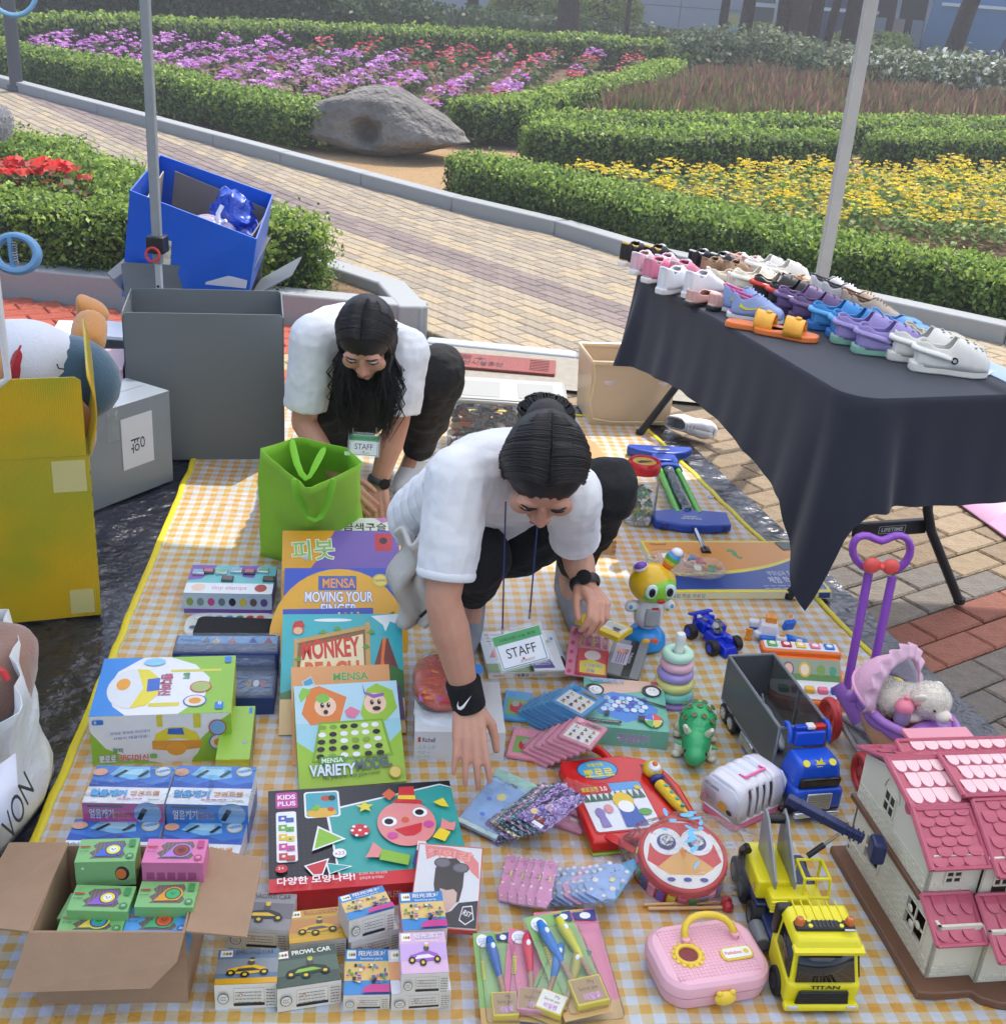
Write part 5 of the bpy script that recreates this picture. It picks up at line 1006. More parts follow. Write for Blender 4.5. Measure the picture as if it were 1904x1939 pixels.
# things hanging on a stand at the left edge
ds=empty('display_stand','white tubular stand mostly outside the left edge','stand',loc=(AT(-60,500,1.9).x,1.9,0)); hx=ds.location.x
b=B(M('#e3e5e6',rough=.3)); zf1,zf0=AT(5,600,1.9).z,AT(5,736,1.9).z; x1=AT(8,650,1.9).x-hx
b.tube([(-.05,0,zf1+.25),(x1-.02,0,zf1+.25),(x1-.003,0,zf1+.23),(x1,0,zf0+.02),(x1-.02,0,zf0+.003),(-.05,0,zf0)],.006,10); b.build('frame',ds); b=B(M('#e3e5e6',rough=.3)); b.cyl((-.05,0,0),(-.05,0,1.75),.011); b.cyl((-.05,-.2,.012),(-.05,.2,.012),.011); b.build('post',ds); B(M('#e3e5e6')).cyl((-.06,0,1.7),(-.06,-.5,1.7),.008).build('arm',ds)
e=empty('spring_clip','pale blue plastic ring clip with a metal spring hanging at the left edge','clip',loc=AT(30,480,1.75)); b=B(PL('#6c9bc8')); b.torus((0,0,0),.026,.006,rot=RX(75),fz=1.4,sx=1.25); b.build('ring',e); b=B(M('#9fa6ac',rough=.3,metal=.8)); b.tube([(.004*math.cos(t)-.002,.004*math.sin(t),-.016+t*.0006) for t in np.linspace(0,56,150)],.0008,5); b.build('spring',e); b=B(PL('#6c9bc8')); b.cyl((-.006,0,-.02),(-.008,0,.024),.004); b.cyl((-.03,0,.0),(-.18,.05,.05),.0015); b.build('bridge',e)
e=empty('fluffy_keyring','white fluffy pompom hanging at the left edge','pompom',loc=AT(-8,232,1.75)); n=2500; d=rng.normal(0,1,(n,3)); d/=np.linalg.norm(d,axis=1,keepdims=True); o=leaves('fluff',d*rng.uniform(.015,.026,(n,1))*np.array([1,1,1.1]),d,.006,np.full((n,3),.62),parent=e,asp=4,jit=1.2); B(M('#c9cdd2',rough=1)).ell((0,0,0),(.018,.018,.02)).build('core',e); B(M('#99a')).cyl((0,0,.02),(-.03,.05,.16),.001,n=5).build('string',e)
e=empty('hanging_ring','pale blue ring hanging at the top left corner','ring',loc=AT(22,-22,1.75)); B(PL('#8dc0e6')).torus((0,0,0),.034,.0035,rot=RX(85)).build('ring',e); B(M('#99a')).cyl((0,0,.034),(-.06,.05,.1),.001,n=5).build('string',e)
# ================================================================ BOARD GAMES AND SMALL BOXES
def lean(name,label,TL,TR,L,tilt,t,col,art=None,z0=.016,cat='board game',group='board games leaning in the middle column',fa=None,W=None):
    zt=z0+L*math.sin(R_(tilt)); a=G(*TL,zt); b=G(*TR,zt); x=(b-a); w=W or x.length; x.normalize(); y0=Vector((0,0,1)).cross(x); y=y0*math.cos(R_(tilt))+Vector((0,0,1))*math.sin(R_(tilt)); n=x.cross(y)
    m=Matrix((x,y,n)).transposed().to_4x4(); m.translation=a-y*L; return slab(name,label,cat,m,w,L,t,col,group=group,art=art,fa=fa)
def g1(a): a.rect(0,0,1,1,'#dfe8dc'); a.poly([(0,.55),(0,.86),(.2,.9),(.42,.84),(.6,.72),(.6,.5)],'#b45fa0'); a.poly([(0,.5),(0,.8),(.2,.84),(.4,.78),(.55,.66),(.5,.4)],'#7d4f9a'); a.text('금색구슬',.55,.82,.11,'#1f2422',w=.42,bold=.03); a.text('5',.37,.83,.17,'#d9a62e'); a.text('Hanol 하늘오감',.04,.93,.04,'#2c5a4a'); a.poly([(.86,1),(.93,.93),(1,.95),(1,1)],'#c67fc0')
def g2(a): a.rect(0,0,1,1,'#7058a8'); a.poly([(0,.3),(0,1),(.45,1),(.3,.72)],'#d8a02c'); a.rect(.79,.8,.94,.97,'#b93440',.02); a.cir(.865,.9,.035,'#2a1d22'); a.text('피봇',.09,.7,.2,'#8fbf5a',w=.36,bold=.03,out='#e9e9ef',ow=.07,rot=4); [a.rect(0,y,1,y+.004,'#5f4a94') for y in (.12,.24,.36,.48,.6)]
def g3(a):
    a.rect(0,0,1,1,'#9a9098'); cs=['#8cc05a','#d69a62','#8a8490','#6d9a52','#b3a0a6']
    for i in range(9):
        for j in range(5): a.poly([(i*.125,.95-j*.12),(i*.125+.06,1.01-j*.12),(i*.125+.12,.95-j*.12),(i*.125+.06,.89-j*.12)],cs[(i*3+j*2)%5])
    a.text('MENSA',.3,.82,.13,'#7cc37a',w=.47,bold=.05,out='#e8efe8'); a.rect(.04,.82,.14,.97,'#e3e8ea',.01); a.text('GAME',.05,.9,.04,'#2b4a7a',w=.08)
def g4(a):
    a.rect(0,0,1,1,'#2a50b8'); a.ell(.5,.15,.62,.84,'#e0a92c',40); a.rect(.31,.72,.66,.9,'#4a63a8',.012); a.text('MENSA',.5,.81,.12,'#f0a050',w=.3,bold=.04,anchor='c'); a.text('MOVING YOUR',.5,.64,.13,'#e8edf8',w=.62,bold=.05,anchor='c',out='#3a66b4',ow=.08); a.text('FINGER',.5,.49,.13,'#e8edf8',w=.33,bold=.05,anchor='c',out='#3a66b4',ow=.08)
    a.cir(.88,.84,.075,'#cbb64a'); a.cir(.88,.84,.06,'#e0cf6a'); a.text('GAME',.88,.84,.03,'#5a4a1a',anchor='c'); a.poly([(.06,.32),(.12,.38),(.3,.37),(.3,.28),(.06,.26)],'#dfa0c0'); a.poly([(.86,.36),(1,.46),(1,.3),(.9,.26)],'#3f6a4a'); a.ell(.8,.29,.09,.07,'#e8eaf2'); 
def g5(a): a.rect(0,0,1,1,'#2b4cb0'); a.text('MENSA',.14,.84,.08,'#d88a4a',w=.34,bold=.04); [a.cir(.62+.07*i,.93,.014,c) for i,c in enumerate(['#d8d0a0','#c86a5a','#7ac06a','#e0b040'])]
def g6(a):
    a.rect(0,0,1,1,'#3fb0b8'); a.rect(0,0,1,.28,'#d9c08a'); a.poly([(0,.28),(0,.33),(.1,.36),(.2,.3),(.2,.28)],'#4f7a4a'); a.ell(.42,.945,.16,.015,'#e8f0f0'); a.poly([(.74,.98),(.98,1),(.98,.9),(.9,.93),(.86,.84),(.84,.9)],'#e9efef'); a.poly([(.73,.45),(.83,.78),(.88,.78),(.98,.45)],'#7a4038'); a.poly([(.8,.45),(.835,.78),(.865,.78),(.84,.6),(.86,.45)],'#e8742c'); a.poly([(.8,.28),(.75,.5),(.84,.45),(.9,.55),(1,.5),(1,.28)],'#3f7a3c')
    a.poly([(.1,.36),(.14,.74),(.7,.86),(.72,.42)],'#8a6238'); a.poly([(.14,.39),(.17,.7),(.67,.82),(.68,.44)],'#e9dcb0'); a.text('MONKEY',.17,.6,.17,'#d03c30',w=.48,bold=.06,rot=4,out='#8a2a20',ow=.02); a.text('BEACH',.2,.42,.16,'#e0682c',w=.44,bold=.06,rot=2,out='#a2321f',ow=.02)
    for x0,y0,x1,y1 in ((.1,.35,.13,.78),(.69,.42,.73,.92)): a.rect(x0,y0,x1,y1,'#c9a060',.01)
    a.poly([(.12,.74),(.14,.78),(.72,.9),(.72,.865)],'#c49a58'); a.cir(.13,.86,.05,'#b5683f'); a.cir(.13,.85,.037,'#e5b48f'); a.poly([(.08,.88),(.1,.93),(.16,.94),(.19,.89)],'#c23438'); [a.poly([(x,y),(x+.04,y+.03),(x+.07,y),(x+.04,y-.015)],'#5c9a3e') for x,y in ((.3,.83),(.42,.86),(.66,.7),(.1,.6),(.2,.4),(.62,.5),(.7,.83))]; a.ell(.8,.4,.09,.035,'#c8424a'); a.poly([(.93,.1),(.9,.35),(.97,.38),(1,.1)],'#5a3f7a')
def g7(a): a.rect(0,0,1,1,'#e0a068'); a.text('MENSA',.42,.84,.085,'#58a85c',w=.36,bold=.06,out='#dfeede',ow=.02); a.poly([(.1,.84),(.2,.9),(.24,.8),(.13,.76)],'#c8cdd0'); a.poly([(.12,.84),(.2,.88),(.22,.82),(.14,.78)],'#4aa0c8'); a.text('BRAINTRAINING',.26,.72,.06,'#cfd6e6',w=.6,bold=.04)
def g8(a):
    a.rect(0,0,1,1,'#9fd3e0'); a.rect(0,.62,1,1,'#b5dbe8'); a.poly([(0,0),(0,.45),(.2,.3),(.5,.24),(.8,.32),(1,.5),(1,0)],'#9ac63c'); a.poly([(.06,.72),(.14,.96),(.24,.99),(.5,.86),(.42,.62),(.14,.6)],'#e0813a'); a.cir(.29,.78,.105,'#f2cdb0',14); a.ell(.27,.86,.065,.045,'#7cc04a'); a.poly([(.04,.9),(.08,.98),(.17,.95),(.13,.9),(.06,.83)],'#8cc84a')
    a.poly([(.62,.68),(.7,.93),(.8,.98),(.95,.9),(.98,.72),(.86,.6),(.66,.6)],'#9ac63c'); a.cir(.77,.78,.11,'#f2cdb0',14); a.poly([(.66,.99),(.68,.9),(.76,.87),(.87,.88),(.86,.85),(.76,.83),(.67,.88)],'#8f5fb8')
    for x in (.26,.32,.74,.81): a.ell(x,.79,.018,.026,'#17181a'); a.cir(x+.005,.8,.006,'#ffffff')
    a.ell(.29,.72,.022,.022,'#17181a'); a.ell(.78,.725,.04,.022,'#17181a'); a.poly([(.47,.72),(.53,.76),(.62,.71),(.56,.64),(.49,.66)],'#e07a9a')
    a.poly([(.13,.24),(.22,.62),(.83,.62),(.9,.26)],'#7fae2c'); a.poly([(.16,.26),(.24,.6),(.81,.6),(.87,.28)],'#a9d04a'); rd=random.Random(2)
    for j in range(5):
        for i in range(6):
            x=.25+.1*i+(.0-.01*j)*(1-i/3); y=.565-.07*j; k=rd.random(); a.ell(x,y,.037,.024,'#17181a' if k<.45 else ('#eef0f2' if k<.85 else '#7fa634'),14)
    a.rect(.2,.21,.44,.28,'#4f9a3c',.02); a.text('MENSA',.22,.22,.045,'#eef5e6',w=.2,bold=.04); a.text('VARIETY',.1,.1,.11,'#dfeef8',w=.43,bold=.07,rot=-1,out='#2f6a9a',ow=.05); a.text('MODEL',.54,.12,.11,'#5c6e72',w=.34,bold=.07,rot=5,out='#3a4548',ow=.02); a.text('Flex your brain with game mensa!',.22,.045,.05,'#2c4a24',w=.54,rot=3); a.cir(.9,.09,.062,'#b8a23a'); a.cir(.9,.09,.05,'#e0cf6a')
lean('board_game','board game with white cover and Korean title, hindmost of the leaning stack',(542,981),(736,981),.26,30,.03,'#dfe3da',g1)
lean('board_game','purple and yellow board game with a red square emblem and a large Korean title',(535,1005),(753.7,1005),.36,27,.045,'#6f58a2',g2)
lean('board_game','green and grey diamond patterned board game, mostly covered',(552,1054),(752.5,1055),.2,28,.03,'#8d8790',g3)
lean('board_game','blue and yellow board game reading Moving Your Finger',(539,1076),(743,1076),.26,28,.035,'#2a50b8',g4)
lean('board_game','narrow dark blue board game tucked above the monkey game',(535.4,1154),(706,1151),.22,26,.03,'#2b4cb0',g5)
lean('board_game','turquoise board game with a monkey, a volcano and large red letters',(535.4,1163.5),(759.5,1162.4),.33,27,.05,'#bfae90',g6)
lean('board_game','orange board game with green letters, covered by the green Variety box',(551,1264),(736,1258),.25,27,.03,'#d89a62',g7)
lean('board_game','green and sky blue board game with cartoon hexagons, in front of the leaning stack',(556,1300),(750,1288.5),.238,34,.04,'#8dbb34',g8)
# KIDS PLUS box
def kp(a):
    a.rect(0,0,1,1,'#26272c'); rd=random.Random(3)
    for i in range(15):
        for j in range(22): a.rect(.02+i*.026,.12+j*.04,.0228+i*.026,.125+j*.04,'#8a5a4a'); a.z-=.00012
    a.rect(0,0,1,.12,'#cf3037'); a.poly([(.34,.12),(.3,.76),(.94,.97),(1,.93),(1,.12)],'#e9ecee'); a.poly([(.35,.12),(.315,.745),(.94,.955),(1,.92),(1,.12)],'#3aa39c')
    a.rect(.04,.8,.155,.97,'#c4449a',.015); a.text('KIDS',.05,.895,.05,'#f3e8f0',w=.095,bold=.06); a.text('PLUS',.05,.825,.05,'#f3e8f0',w=.095,bold=.06)
    a.rect(.19,.68,.38,.96,'#eef0ef',.02); a.rect(.2,.695,.37,.945,'#48a8b4',.015); a.ell(.28,.73,.08,.05,'#e0b23e'); a.ell(.31,.88,.03,.03,'#c0523c'); a.ell(.34,.88,.02,.03,'#2c2c30'); a.cir(.33,.76,.018,'#d8502c'); a.poly([(.22,.76),(.25,.82),(.28,.8),(.26,.75)],'#7cba3c')
    a.rect(.04,.26,.145,.76,'#eceef0',.015)
    for i,c in enumerate(['#4a62b8','#6cae4a','#e3c638','#d0479c','#c8404a']): a.rect(.052,.66-i*.095,.095,.72-i*.095,c); a.rect(.09,.645-i*.095,.132,.695-i*.095,c); a.cir(.075,.69-i*.095,.01,'#f0e0d0'); a.cir(.11,.665-i*.095,.008,'#3f8a5a')
    for tri,c in (([(.23,.36),(.26,.56),(.375,.44)],'#8cc03c'),([(.185,.2),(.29,.245),(.26,.12),(.22,.12)],'#c8353c'),([(.29,.21),(.4,.17),(.3,.12)],'#3aa39c')):
        cx=sum(p[0] for p in tri)/len(tri);cy=sum(p[1] for p in tri)/len(tri); a.poly([(cx+(x-cx)*1.22,cy+(y-cy)*1.22) for x,y in tri],'#eceef0'); a.poly(tri,c)
    a.cir(.355,.3,.035,'#eef0f2'); a.text('x22',.355,.3,.03,'#b02a34',anchor='c'); a.cir(.063,.19,.03,'#cf3037'); a.text('3+',.045,.18,.028,'#f0f0f0')
    a.ell(.72,.55,.155,.23,'#e58f8c',36); 
    for x,y in ((.63,.575),(.8,.65)): a.cir(x,y,.042,'#8a9ea0'); a.cir(x,y,.04,'#f2f3f4'); a.cir(x-.003,y,.024,'#17181a')
    a.ell(.715,.58,.02,.03,'#d8633c'); a.poly([(.65,.49),(.8,.54),(.79,.46),(.75,.42),(.7,.42)],'#d23038'); a.ell(.635,.43,.028,.035,'#d0509c'); a.ell(.835,.52,.028,.035,'#d0509c'); a.poly([(.66,.77),(.8,.74),(.83,.75),(.81,.78),(.7,.82)],'#cf3037'); a.poly([(.69,.79),(.71,.93),(.79,.93),(.785,.78)],'#cf3037'); a.poly([(.693,.8),(.697,.84),(.79,.83),(.788,.785)],'#efd335')
    a.star(.51,.74,.05,'#e8d436'); a.poly([(.61,.86),(.655,.92),(.69,.85),(.645,.79)],'#d8633c'); a.cir(.47,.5,.05,'#cf3037'); [a.cir(.47+x,.5+y,.009,'#f3f3f3') for x,y in ((0,0),(-.03,.04),(.03,.03),(-.02,-.05),(.03,-.04),(-.04,0))]; a.poly([(.88,.74),(.94,.78),(.96,.68),(.92,.69)],'#e8d436')
    a.poly([(.55,.2),(.57,.3),(.71,.22),(.69,.13)],'#8cba3c'); a.poly([(.5,.27),(.53,.37),(.57,.3),(.55,.22),(.48,.23)],'#e58f8c'); a.poly([(.84,.38),(.89,.47),(.94,.42),(.9,.33)],'#efd335'); a.poly([(.89,.46),(.91,.56),(.95,.51),(.98,.52),(.96,.43)],'#e58f8c'); a.poly([(.71,.13),(.74,.26),(.82,.27),(.9,.13)],'#3f3f86'); a.poly([(.745,.26),(.76,.35),(.8,.34),(.81,.27)],'#e7dfe2')
    a.text('다양한 모양나라!',.04,.025,.07,'#f4eaea',w=.38,bold=.05); a.text('동그라미, 세모, 네모 모양을',.44,.065,.025,'#f0d8d8',w=.14); a.text('알록달록 놀이해요!',.44,.025,.025,'#f0d8d8',w=.12)
e,w,l,h=carton('toy_box','large flat black and red toy box with a clown face, Kids Plus printed on it','toy box',(509,1692),(893,1663),(521,1493),(512,1732),'#c22d34',z0=.012,top=kp,front=lambda a:(a.rect(0,0,1,1,'#b8262e'),a.text('다양한 모양나라!',.45,.3,.4,'#e8c8c8',w=.2)),D=.30)
# small brick-toy boxes
def bx(bg,mid,title,tcol,veh,band='#e6e3d8',low=None,sub=''):
    def top(a):
        a.rect(0,0,1,1,bg); a.rect(0,.3,1,.72,mid); a.rect(0,.0,1,.16,low or bg); a.rect(.04,.78,.24,.97,'#f2f2ee'); [a.poly([(.07+.05*i,.86),(.1+.05*i,.92),(.13+.05*i,.86),(.1+.05*i,.82)],c) for i,c in enumerate(['#d8b82c','#3f9a4a','#c23a34'])]
        a.text(title,.3,.83,.12,tcol,w=.62,bold=.04,out='#f4f4f4' if tcol!='#f4f4f4' else '#6a5aa0',ow=.03)
        if sub: a.text(sub,.34,.73,.07,tcol,w=.5)
        if veh:
            c1,c2=veh; a.poly([(.15,.3),(.2,.42),(.45,.5),(.62,.52),(.8,.44),(.84,.32),(.5,.26)],c1); a.poly([(.3,.33),(.36,.42),(.6,.44),(.74,.36)],c2); a.ell(.56,.58,.06,.075,'#4a4c50'); a.ell(.57,.66,.04,.045,'#e8c040'); a.ell(.57,.7,.045,.03,c2)
            for x,y in ((.24,.3),(.47,.24),(.78,.3)): a.ell(x,y,.075,.085,'#1d1d1f'); a.ell(x,y,.035,.04,'#e0c030'); 
        else:
            rd=random.Random(hash(title)%7)
            for i in range(34): a.rect(*(lambda x,y:(x,y,x+rd.uniform(.03,.09),y+rd.uniform(.03,.08)))(rd.uniform(.03,.88),rd.uniform(.2,.6)),rd.choice(['#d8b03a','#3f5a9a','#8a4f9a','#e8e0d0','#2c2c34','#5a9a4a','#c86a8a','#3f9ac0']))
            a.poly([(.4,.0),(.45,.12),(.6,.17),(1,.17),(1,0)],'#c8408a')
    def front(a):
        a.rect(0,0,1,1,band); a.rect(.3,.15,.8,.85,'#c9c6b8'); a.rect(.31,.18,.79,.82,'#e9e7dd'); a.rect(.3,.12,.8,.24,'#26262a'); a.lines(.33,.66,.42,4,.12,'#77746a',.03); a.cir(.42,.62,.03,'#b8383a'); a.cir(.42,.62,.02,'#e9e7dd'); a.ell(.14,.5,.09,.22,'#55554f'); a.ell(.14,.5,.078,.19,band); a.text('CCC',.14,.5,.16,'#3a3a36',anchor='c',w=.09); a.lines(.83,.8,.14,6,.12,'#77746a',.04)
    return top,front
K1=bx('#8f8e90','#6f6f74','RACING CAR','#26262c',('#2b2b2e','#e8c030'),'#dcdcd8'); K2=bx('#c9a23a','#c08a52','BULLDOZER','#b04a2c',('#e0b42c','#55565a'),low='#d8a82c'); K3=bx('#3f8ac8','#e2c27a','阳光派对','#f4f4f4',None,sub='Sunshine party'); K4=bx('#3f5246','#566a5c','PROWL CAR','#e8ecdc',('#26302a','#8cc040')); K5=bx('#5f7a94','#8a9298','DRILLING CAR','#1d1d22',('#e8b81c','#3a3c40'),low='#d8a41c'); K6=bx('#d9b5cf','#c9a8d8','阳光派对','#f4f4f4',('#9a5fb8','#e8e0ee'),sub='Sunshine party'); K7=bx('#dcdde0','#e0a06a','NO.3','#26262c',('#c8702c','#e8e8e8'))
SB=[('racing car brick toy box in grey, partly under the carton flap',(430,1757),(546.5,1763),(452,1688),(430,1795),K1,'#cfcfcc',.012),
('yellow bulldozer brick toy box, faded cover',(548,1788),(655.6,1776),(549,1727),(549,1822),K2,'#c9a23a',.012),
('brown and white brick toy box under the tilted pink one',(665,1784),(755,1759),(652,1722),(667,1822),K7,'#dcdcd4',.012),
('pink and blue party brick toy box at the back right, standing on another',(763,1763),(847,1757.6),(756,1692),(765,1800),K3,'#d8a0c0',.05),
('narrow white brick toy box numbered 06 below the piano box',(741,1883.5),(854,1876),(742,1799.6),(739.5,1915.6),K7,'#dcdcd4',.012),
('pink and blue party brick toy box in the front row',(650,1885),(738,1883.5),(657,1798),(647,1914),K3,'#d8a0c0',.012),
('dark green prowl car brick toy box in the front row',(524,1873.7),(645.8,1855.5),(532.5,1802),(529.7,1917),K4,'#4a5a4a',.012),
('yellow and blue drilling car brick toy box, front row left',(405.5,1865.8),(524,1861),(415.7,1799.7),(405.5,1912.5),K5,'#d8a82c',.012)]
for lb_,a_,b_,c_,d_,kk,col,z0 in SB: carton('brick_toy_box',lb_,'toy box',a_,b_,c_,d_,col,z0=z0,top=kk[0],front=kk[1],group='small brick toy boxes',bev=.0008)
carton('brick_toy_box','white brick toy box with a purple toy piano, on top of the front right pile','toy box',(760.5,1845.7),(850,1841.5),(763,1767),(760.5,1880.7),'#dcd0dc',z0=.05,Hh=.045,top=K6[0],front=K6[1],group='small brick toy boxes',bev=.0008)
m_,w_,d_=fit((661,1743.6),(746.5,1720),(646,1697.5),.112); e=slab('brick_toy_box','tilted pink and blue party brick toy box on top of a white one','toy box',m_,w_,d_,.05,'#dcd8d4',art=K3[0],fa=K3[1],group='small brick toy boxes')
# ice breaking game packs in plastic
def ice(flip,pink):
    def top(a):
        a.rect(0,0,1,1,'#e6edf4'); a.rect(0,.42,1,1,'#3a7ad0'); a.poly([(0,.42),(0,.62),(.3,.5),(.5,.64),(.75,.5),(1,.6),(1,.42)],'#2a5ab8'); a.poly([(.2,.75),(.3,.98),(.68,.98),(.72,.7),(.5,.62)],'#7cc3ea'); a.poly([(.3,.78),(.36,.92),(.6,.92),(.62,.74)],'#a9dcf4'); a.cir(.86,.86,.1,'#e3d44a'); a.cir(.86,.86,.085,'#c6dcf0'); 
        for i in range(9): a.poly([(.8+.02*i-.06*(i%2),.82+.012*i),(.83+.02*i-.06*(i%2),.86+.01*i),(.86+.02*i-.06*(i%2),.83+.01*i)],'#5a9ad8')
        a.poly([(.26,.7),(.3,.68),(.42,.86),(.38,.88)],'#33383c'); a.poly([(.66,.88),(.56,.7),(.6,.68),(.7,.84)],'#33383c'); a.ell(.08,.8,.09,.1,'#d9a68a')
        a.text('펭귄트랩',.55,.18,.12,'#d08a4a',w=.36,bold=.06,rot=2,out='#f2f4f6',ow=.05); a.text('얼음깨기',.06,.16,.18,'#58b4ea',w=.44,bold=.06,rot=-2,out='#2a52b0',ow=.06); a.text('Dorothy',.8,.05,.06,'#3f6a3a',w=.14); a.lines(.42,.08,.3,1,.1,'#c87aa0',.03)
    c='#c85aa0' if pink else '#3a86d8'
    def front(a): a.rect(0,0,1,1,c); a.text('얼음깨기',.08,.2,.5,'#dceaf6',w=.3,bold=.05,out='#2a52b0',ow=.06); a.rect(.06,.78,.5,.9,'#5a6a6a'); a.text('펭귄트랩',.36,.2,.38,'#e0a060',w=.22); a.ell(.8,.5,.17,.6,'#8abbe6'); a.poly([(.66,.2),(.74,.8),(.8,.7),(.72,.15)],'#2c3034'); a.text('Dorothy',.8,.7,.18,'#e8f2ea',w=.15)
    return top,front
for i,(FL,FR,BL,zt,pk,lb_) in enumerate([((154.7,1520),(311,1523),(180,1449),.105,1,'pink edged ice breaking game box, back row left in the clear wrap'),((313.5,1522.5),(471,1525.7),(327,1449),.105,0,'blue edged ice breaking game box, back row right in the clear wrap'),((112,1622),(290,1626),(139,1550),.06,1,'ice breaking game box in the front row left, behind the cardboard box'),((292,1626),(450,1632),(303,1552),.06,0,'ice breaking game box in the front row right, behind the cardboard box')]):
    m_,w_,d_=fit(FL,FR,BL,zt); t,f=ice(0,pk); slab('ice_game_box',lb_,'toy box',m_,w_*.99,d_*.99,.046,'#d8e2ee',art=t,fa=f,group='ice breaking games in clear wrap')
    if i<2: m2=m_.copy(); m2.translation.z=.059; slab('ice_game_box','lower ice breaking game box hidden under the back row '+('left' if i==0 else 'right')+' one','toy box',m2,w_*.99,d_*.99,.046,'#3a6ac0',fa=f,group='ice breaking games in clear wrap')
cov,_=crumple('clear_wrap','clear plastic wrap round the ice breaking games','plastic wrap',lambda u,v:G(*( (lin((95,1640,0),(172,1442,0),v)*(1-u)+lin((462,1645,0),(497,1442,0),v)*u).xy),.0)*0+G(*((lin((98,1640,0),(166,1446,0),v)*(1-u)+lin((468,1648,0),(494,1446,0),v)*u).xy),.062+.047*(1 if v>.5 else 0)),26,26,CL('#eef4f8',a=.07,r=.04,b=.5,bs=18),.004,10)
# candy machine boxes
def cm_face(a,top=False):
    a.rect(0,0,1,1,'#e4e7e8'); a.poly([(.7,0),(.78,.5),(.92,.85),(1,1),(1,0)] if not top else [(.62,0),(.8,.3),(.82,.6),(.7,.85),(.5,1),(1,1),(1,0)],'#8fbe3c')
    if not top: a.poly([(0,0),(0,.7),(.1,.35),(.25,.15),(.5,.0)],'#8fbe3c')
    else: a.poly([(0,0),(0,1),(.3,1),(.13,.75),(.08,.45),(.15,.15),(.25,0)],'#3f8ad8')
    if top:
        a.rect(.52,.72,.9,.76,'#d8cf3c'); a.rect(.4,.13,.62,.19,'#d8cf3c'); a.ell(.27,.45,.19,.34,'#d9dee2',30); a.poly([(.27,.79),(.36,.77),(.45,.6),(.46,.35),(.38,.15),(.27,.11),(.34,.45)],'#e3d53a'); a.poly([(.36,.6),(.45,.62),(.46,.4),(.37,.38)],'#3f6ac0'); a.ell(.19,.52,.05,.1,'#e8a33a')
        a.text('캔디머신',.5,.5,.11,'#d0605a',w=.3,bold=.06,rot=-90,anchor='c',out='#2f56a8',ow=.06); a.text('찰칵',.62,.7,.06,'#7cba5a',rot=-90,bold=.05,out='#2f56a8'); a.ell(.76,.44,.08,.1,'#c8503c'); a.ell(.76,.44,.07,.088,'#a8b86a'); a.ell(.73,.2,.085,.1,'#3a6ac8'); a.ell(.73,.2,.075,.088,'#e6dcc8'); a.ell(.73,.2,.045,.05,'#e09a3a'); a.rect(.88,.05,.94,.17,'#2f7ad0',.012); a.text('8',.9,.12,.05,'#f0f4f8'); a.rect(.92,.86,.97,.97,'#2f7ad0',.012); a.ell(.39,.9,.08,.07,'#8cc8ea')
    else:
        a.ell(.6,.35,.17,.33,'#dfe4e8',30); a.poly([(.44,.42),(.46,.62),(.55,.74),(.66,.74),(.75,.62),(.78,.42),(.6,.52)],'#e3d53a'); a.poly([(.54,.6),(.55,.72),(.65,.72),(.66,.58)],'#3f6ac0'); a.poly([(.43,.3),(.43,.48),(.78,.46),(.78,.3),(.6,.25)],'#e09a3a'); a.ell(.6,.3,.07,.14,'#e8a33a'); a.rect(.47,.76,.51,1,'#d8cf3c'); a.rect(.73,.72,.78,1,'#d8cf3c')
        a.text('뽀로로',.05,.07,.14,'#f2f4f4',w=.12,bold=.06,out='#2f56a8',ow=.06); a.text('캔디머신',.19,.07,.15,'#d8605a',w=.21,bold=.06,out='#f4f4f4',ow=.06); a.text('찰칵',.15,.26,.09,'#7cba5a',bold=.05,out='#2f56a8'); a.text('귀여운 뽀로로 머신에서',.14,.62,.06,'#4a7ac0',w=.28,rot=4); a.text('사탕이 데굴데굴~',.16,.52,.06,'#4a7ac0',w=.26,rot=4); a.rect(.02,.84,.1,.94,'#2f7ad0',.012); a.text('8',.035,.86,.06,'#f0f4f8'); a.ell(.9,.72,.065,.16,'#c8503c'); a.ell(.9,.72,.056,.14,'#7aa8d8'); a.ell(.9,.42,.065,.16,'#3a6ac8'); a.ell(.9,.42,.056,.14,'#e6dcc8'); a.ell(.9,.42,.03,.07,'#e09a3a'); a.rect(.41,.13,.46,.22,'#7cba5a',.01)
e,w,l,h=carton('candy_machine_box','large blue, white and green candy machine box printed with a round yellow candy machine','toy box',(167.5,1357.8),(437.5,1349),(210.8,1240.4),(174.7,1450.7),'#cfd43a',z0=.012,top=lambda a:cm_face(a,True),front=cm_face,D=.235,group='candy machine boxes')
carton('candy_machine_box','second candy machine box, lower and mostly hidden behind the first','toy box',(408,1439),(456,1438),(450,1318),(300,1462),'#cfc92f',z0=.012,Hh=.07,W=.07,D=.2,top=lambda a:(a.rect(0,0,1,1,'#93be42'),a.rect(.82,.85,.93,.97,'#2f7ad0',.01),a.cir(.8,.3,.08,'#c8503c'),a.cir(.8,.3,.065,'#7aa8d8')),side=lambda a:(a.rect(0,0,1,1,'#a8a03a'),[a.rect(.1+.13*i,.3,.15+.13*i,.6,'#4a5a4a') for i in range(6)]),group='candy machine boxes')
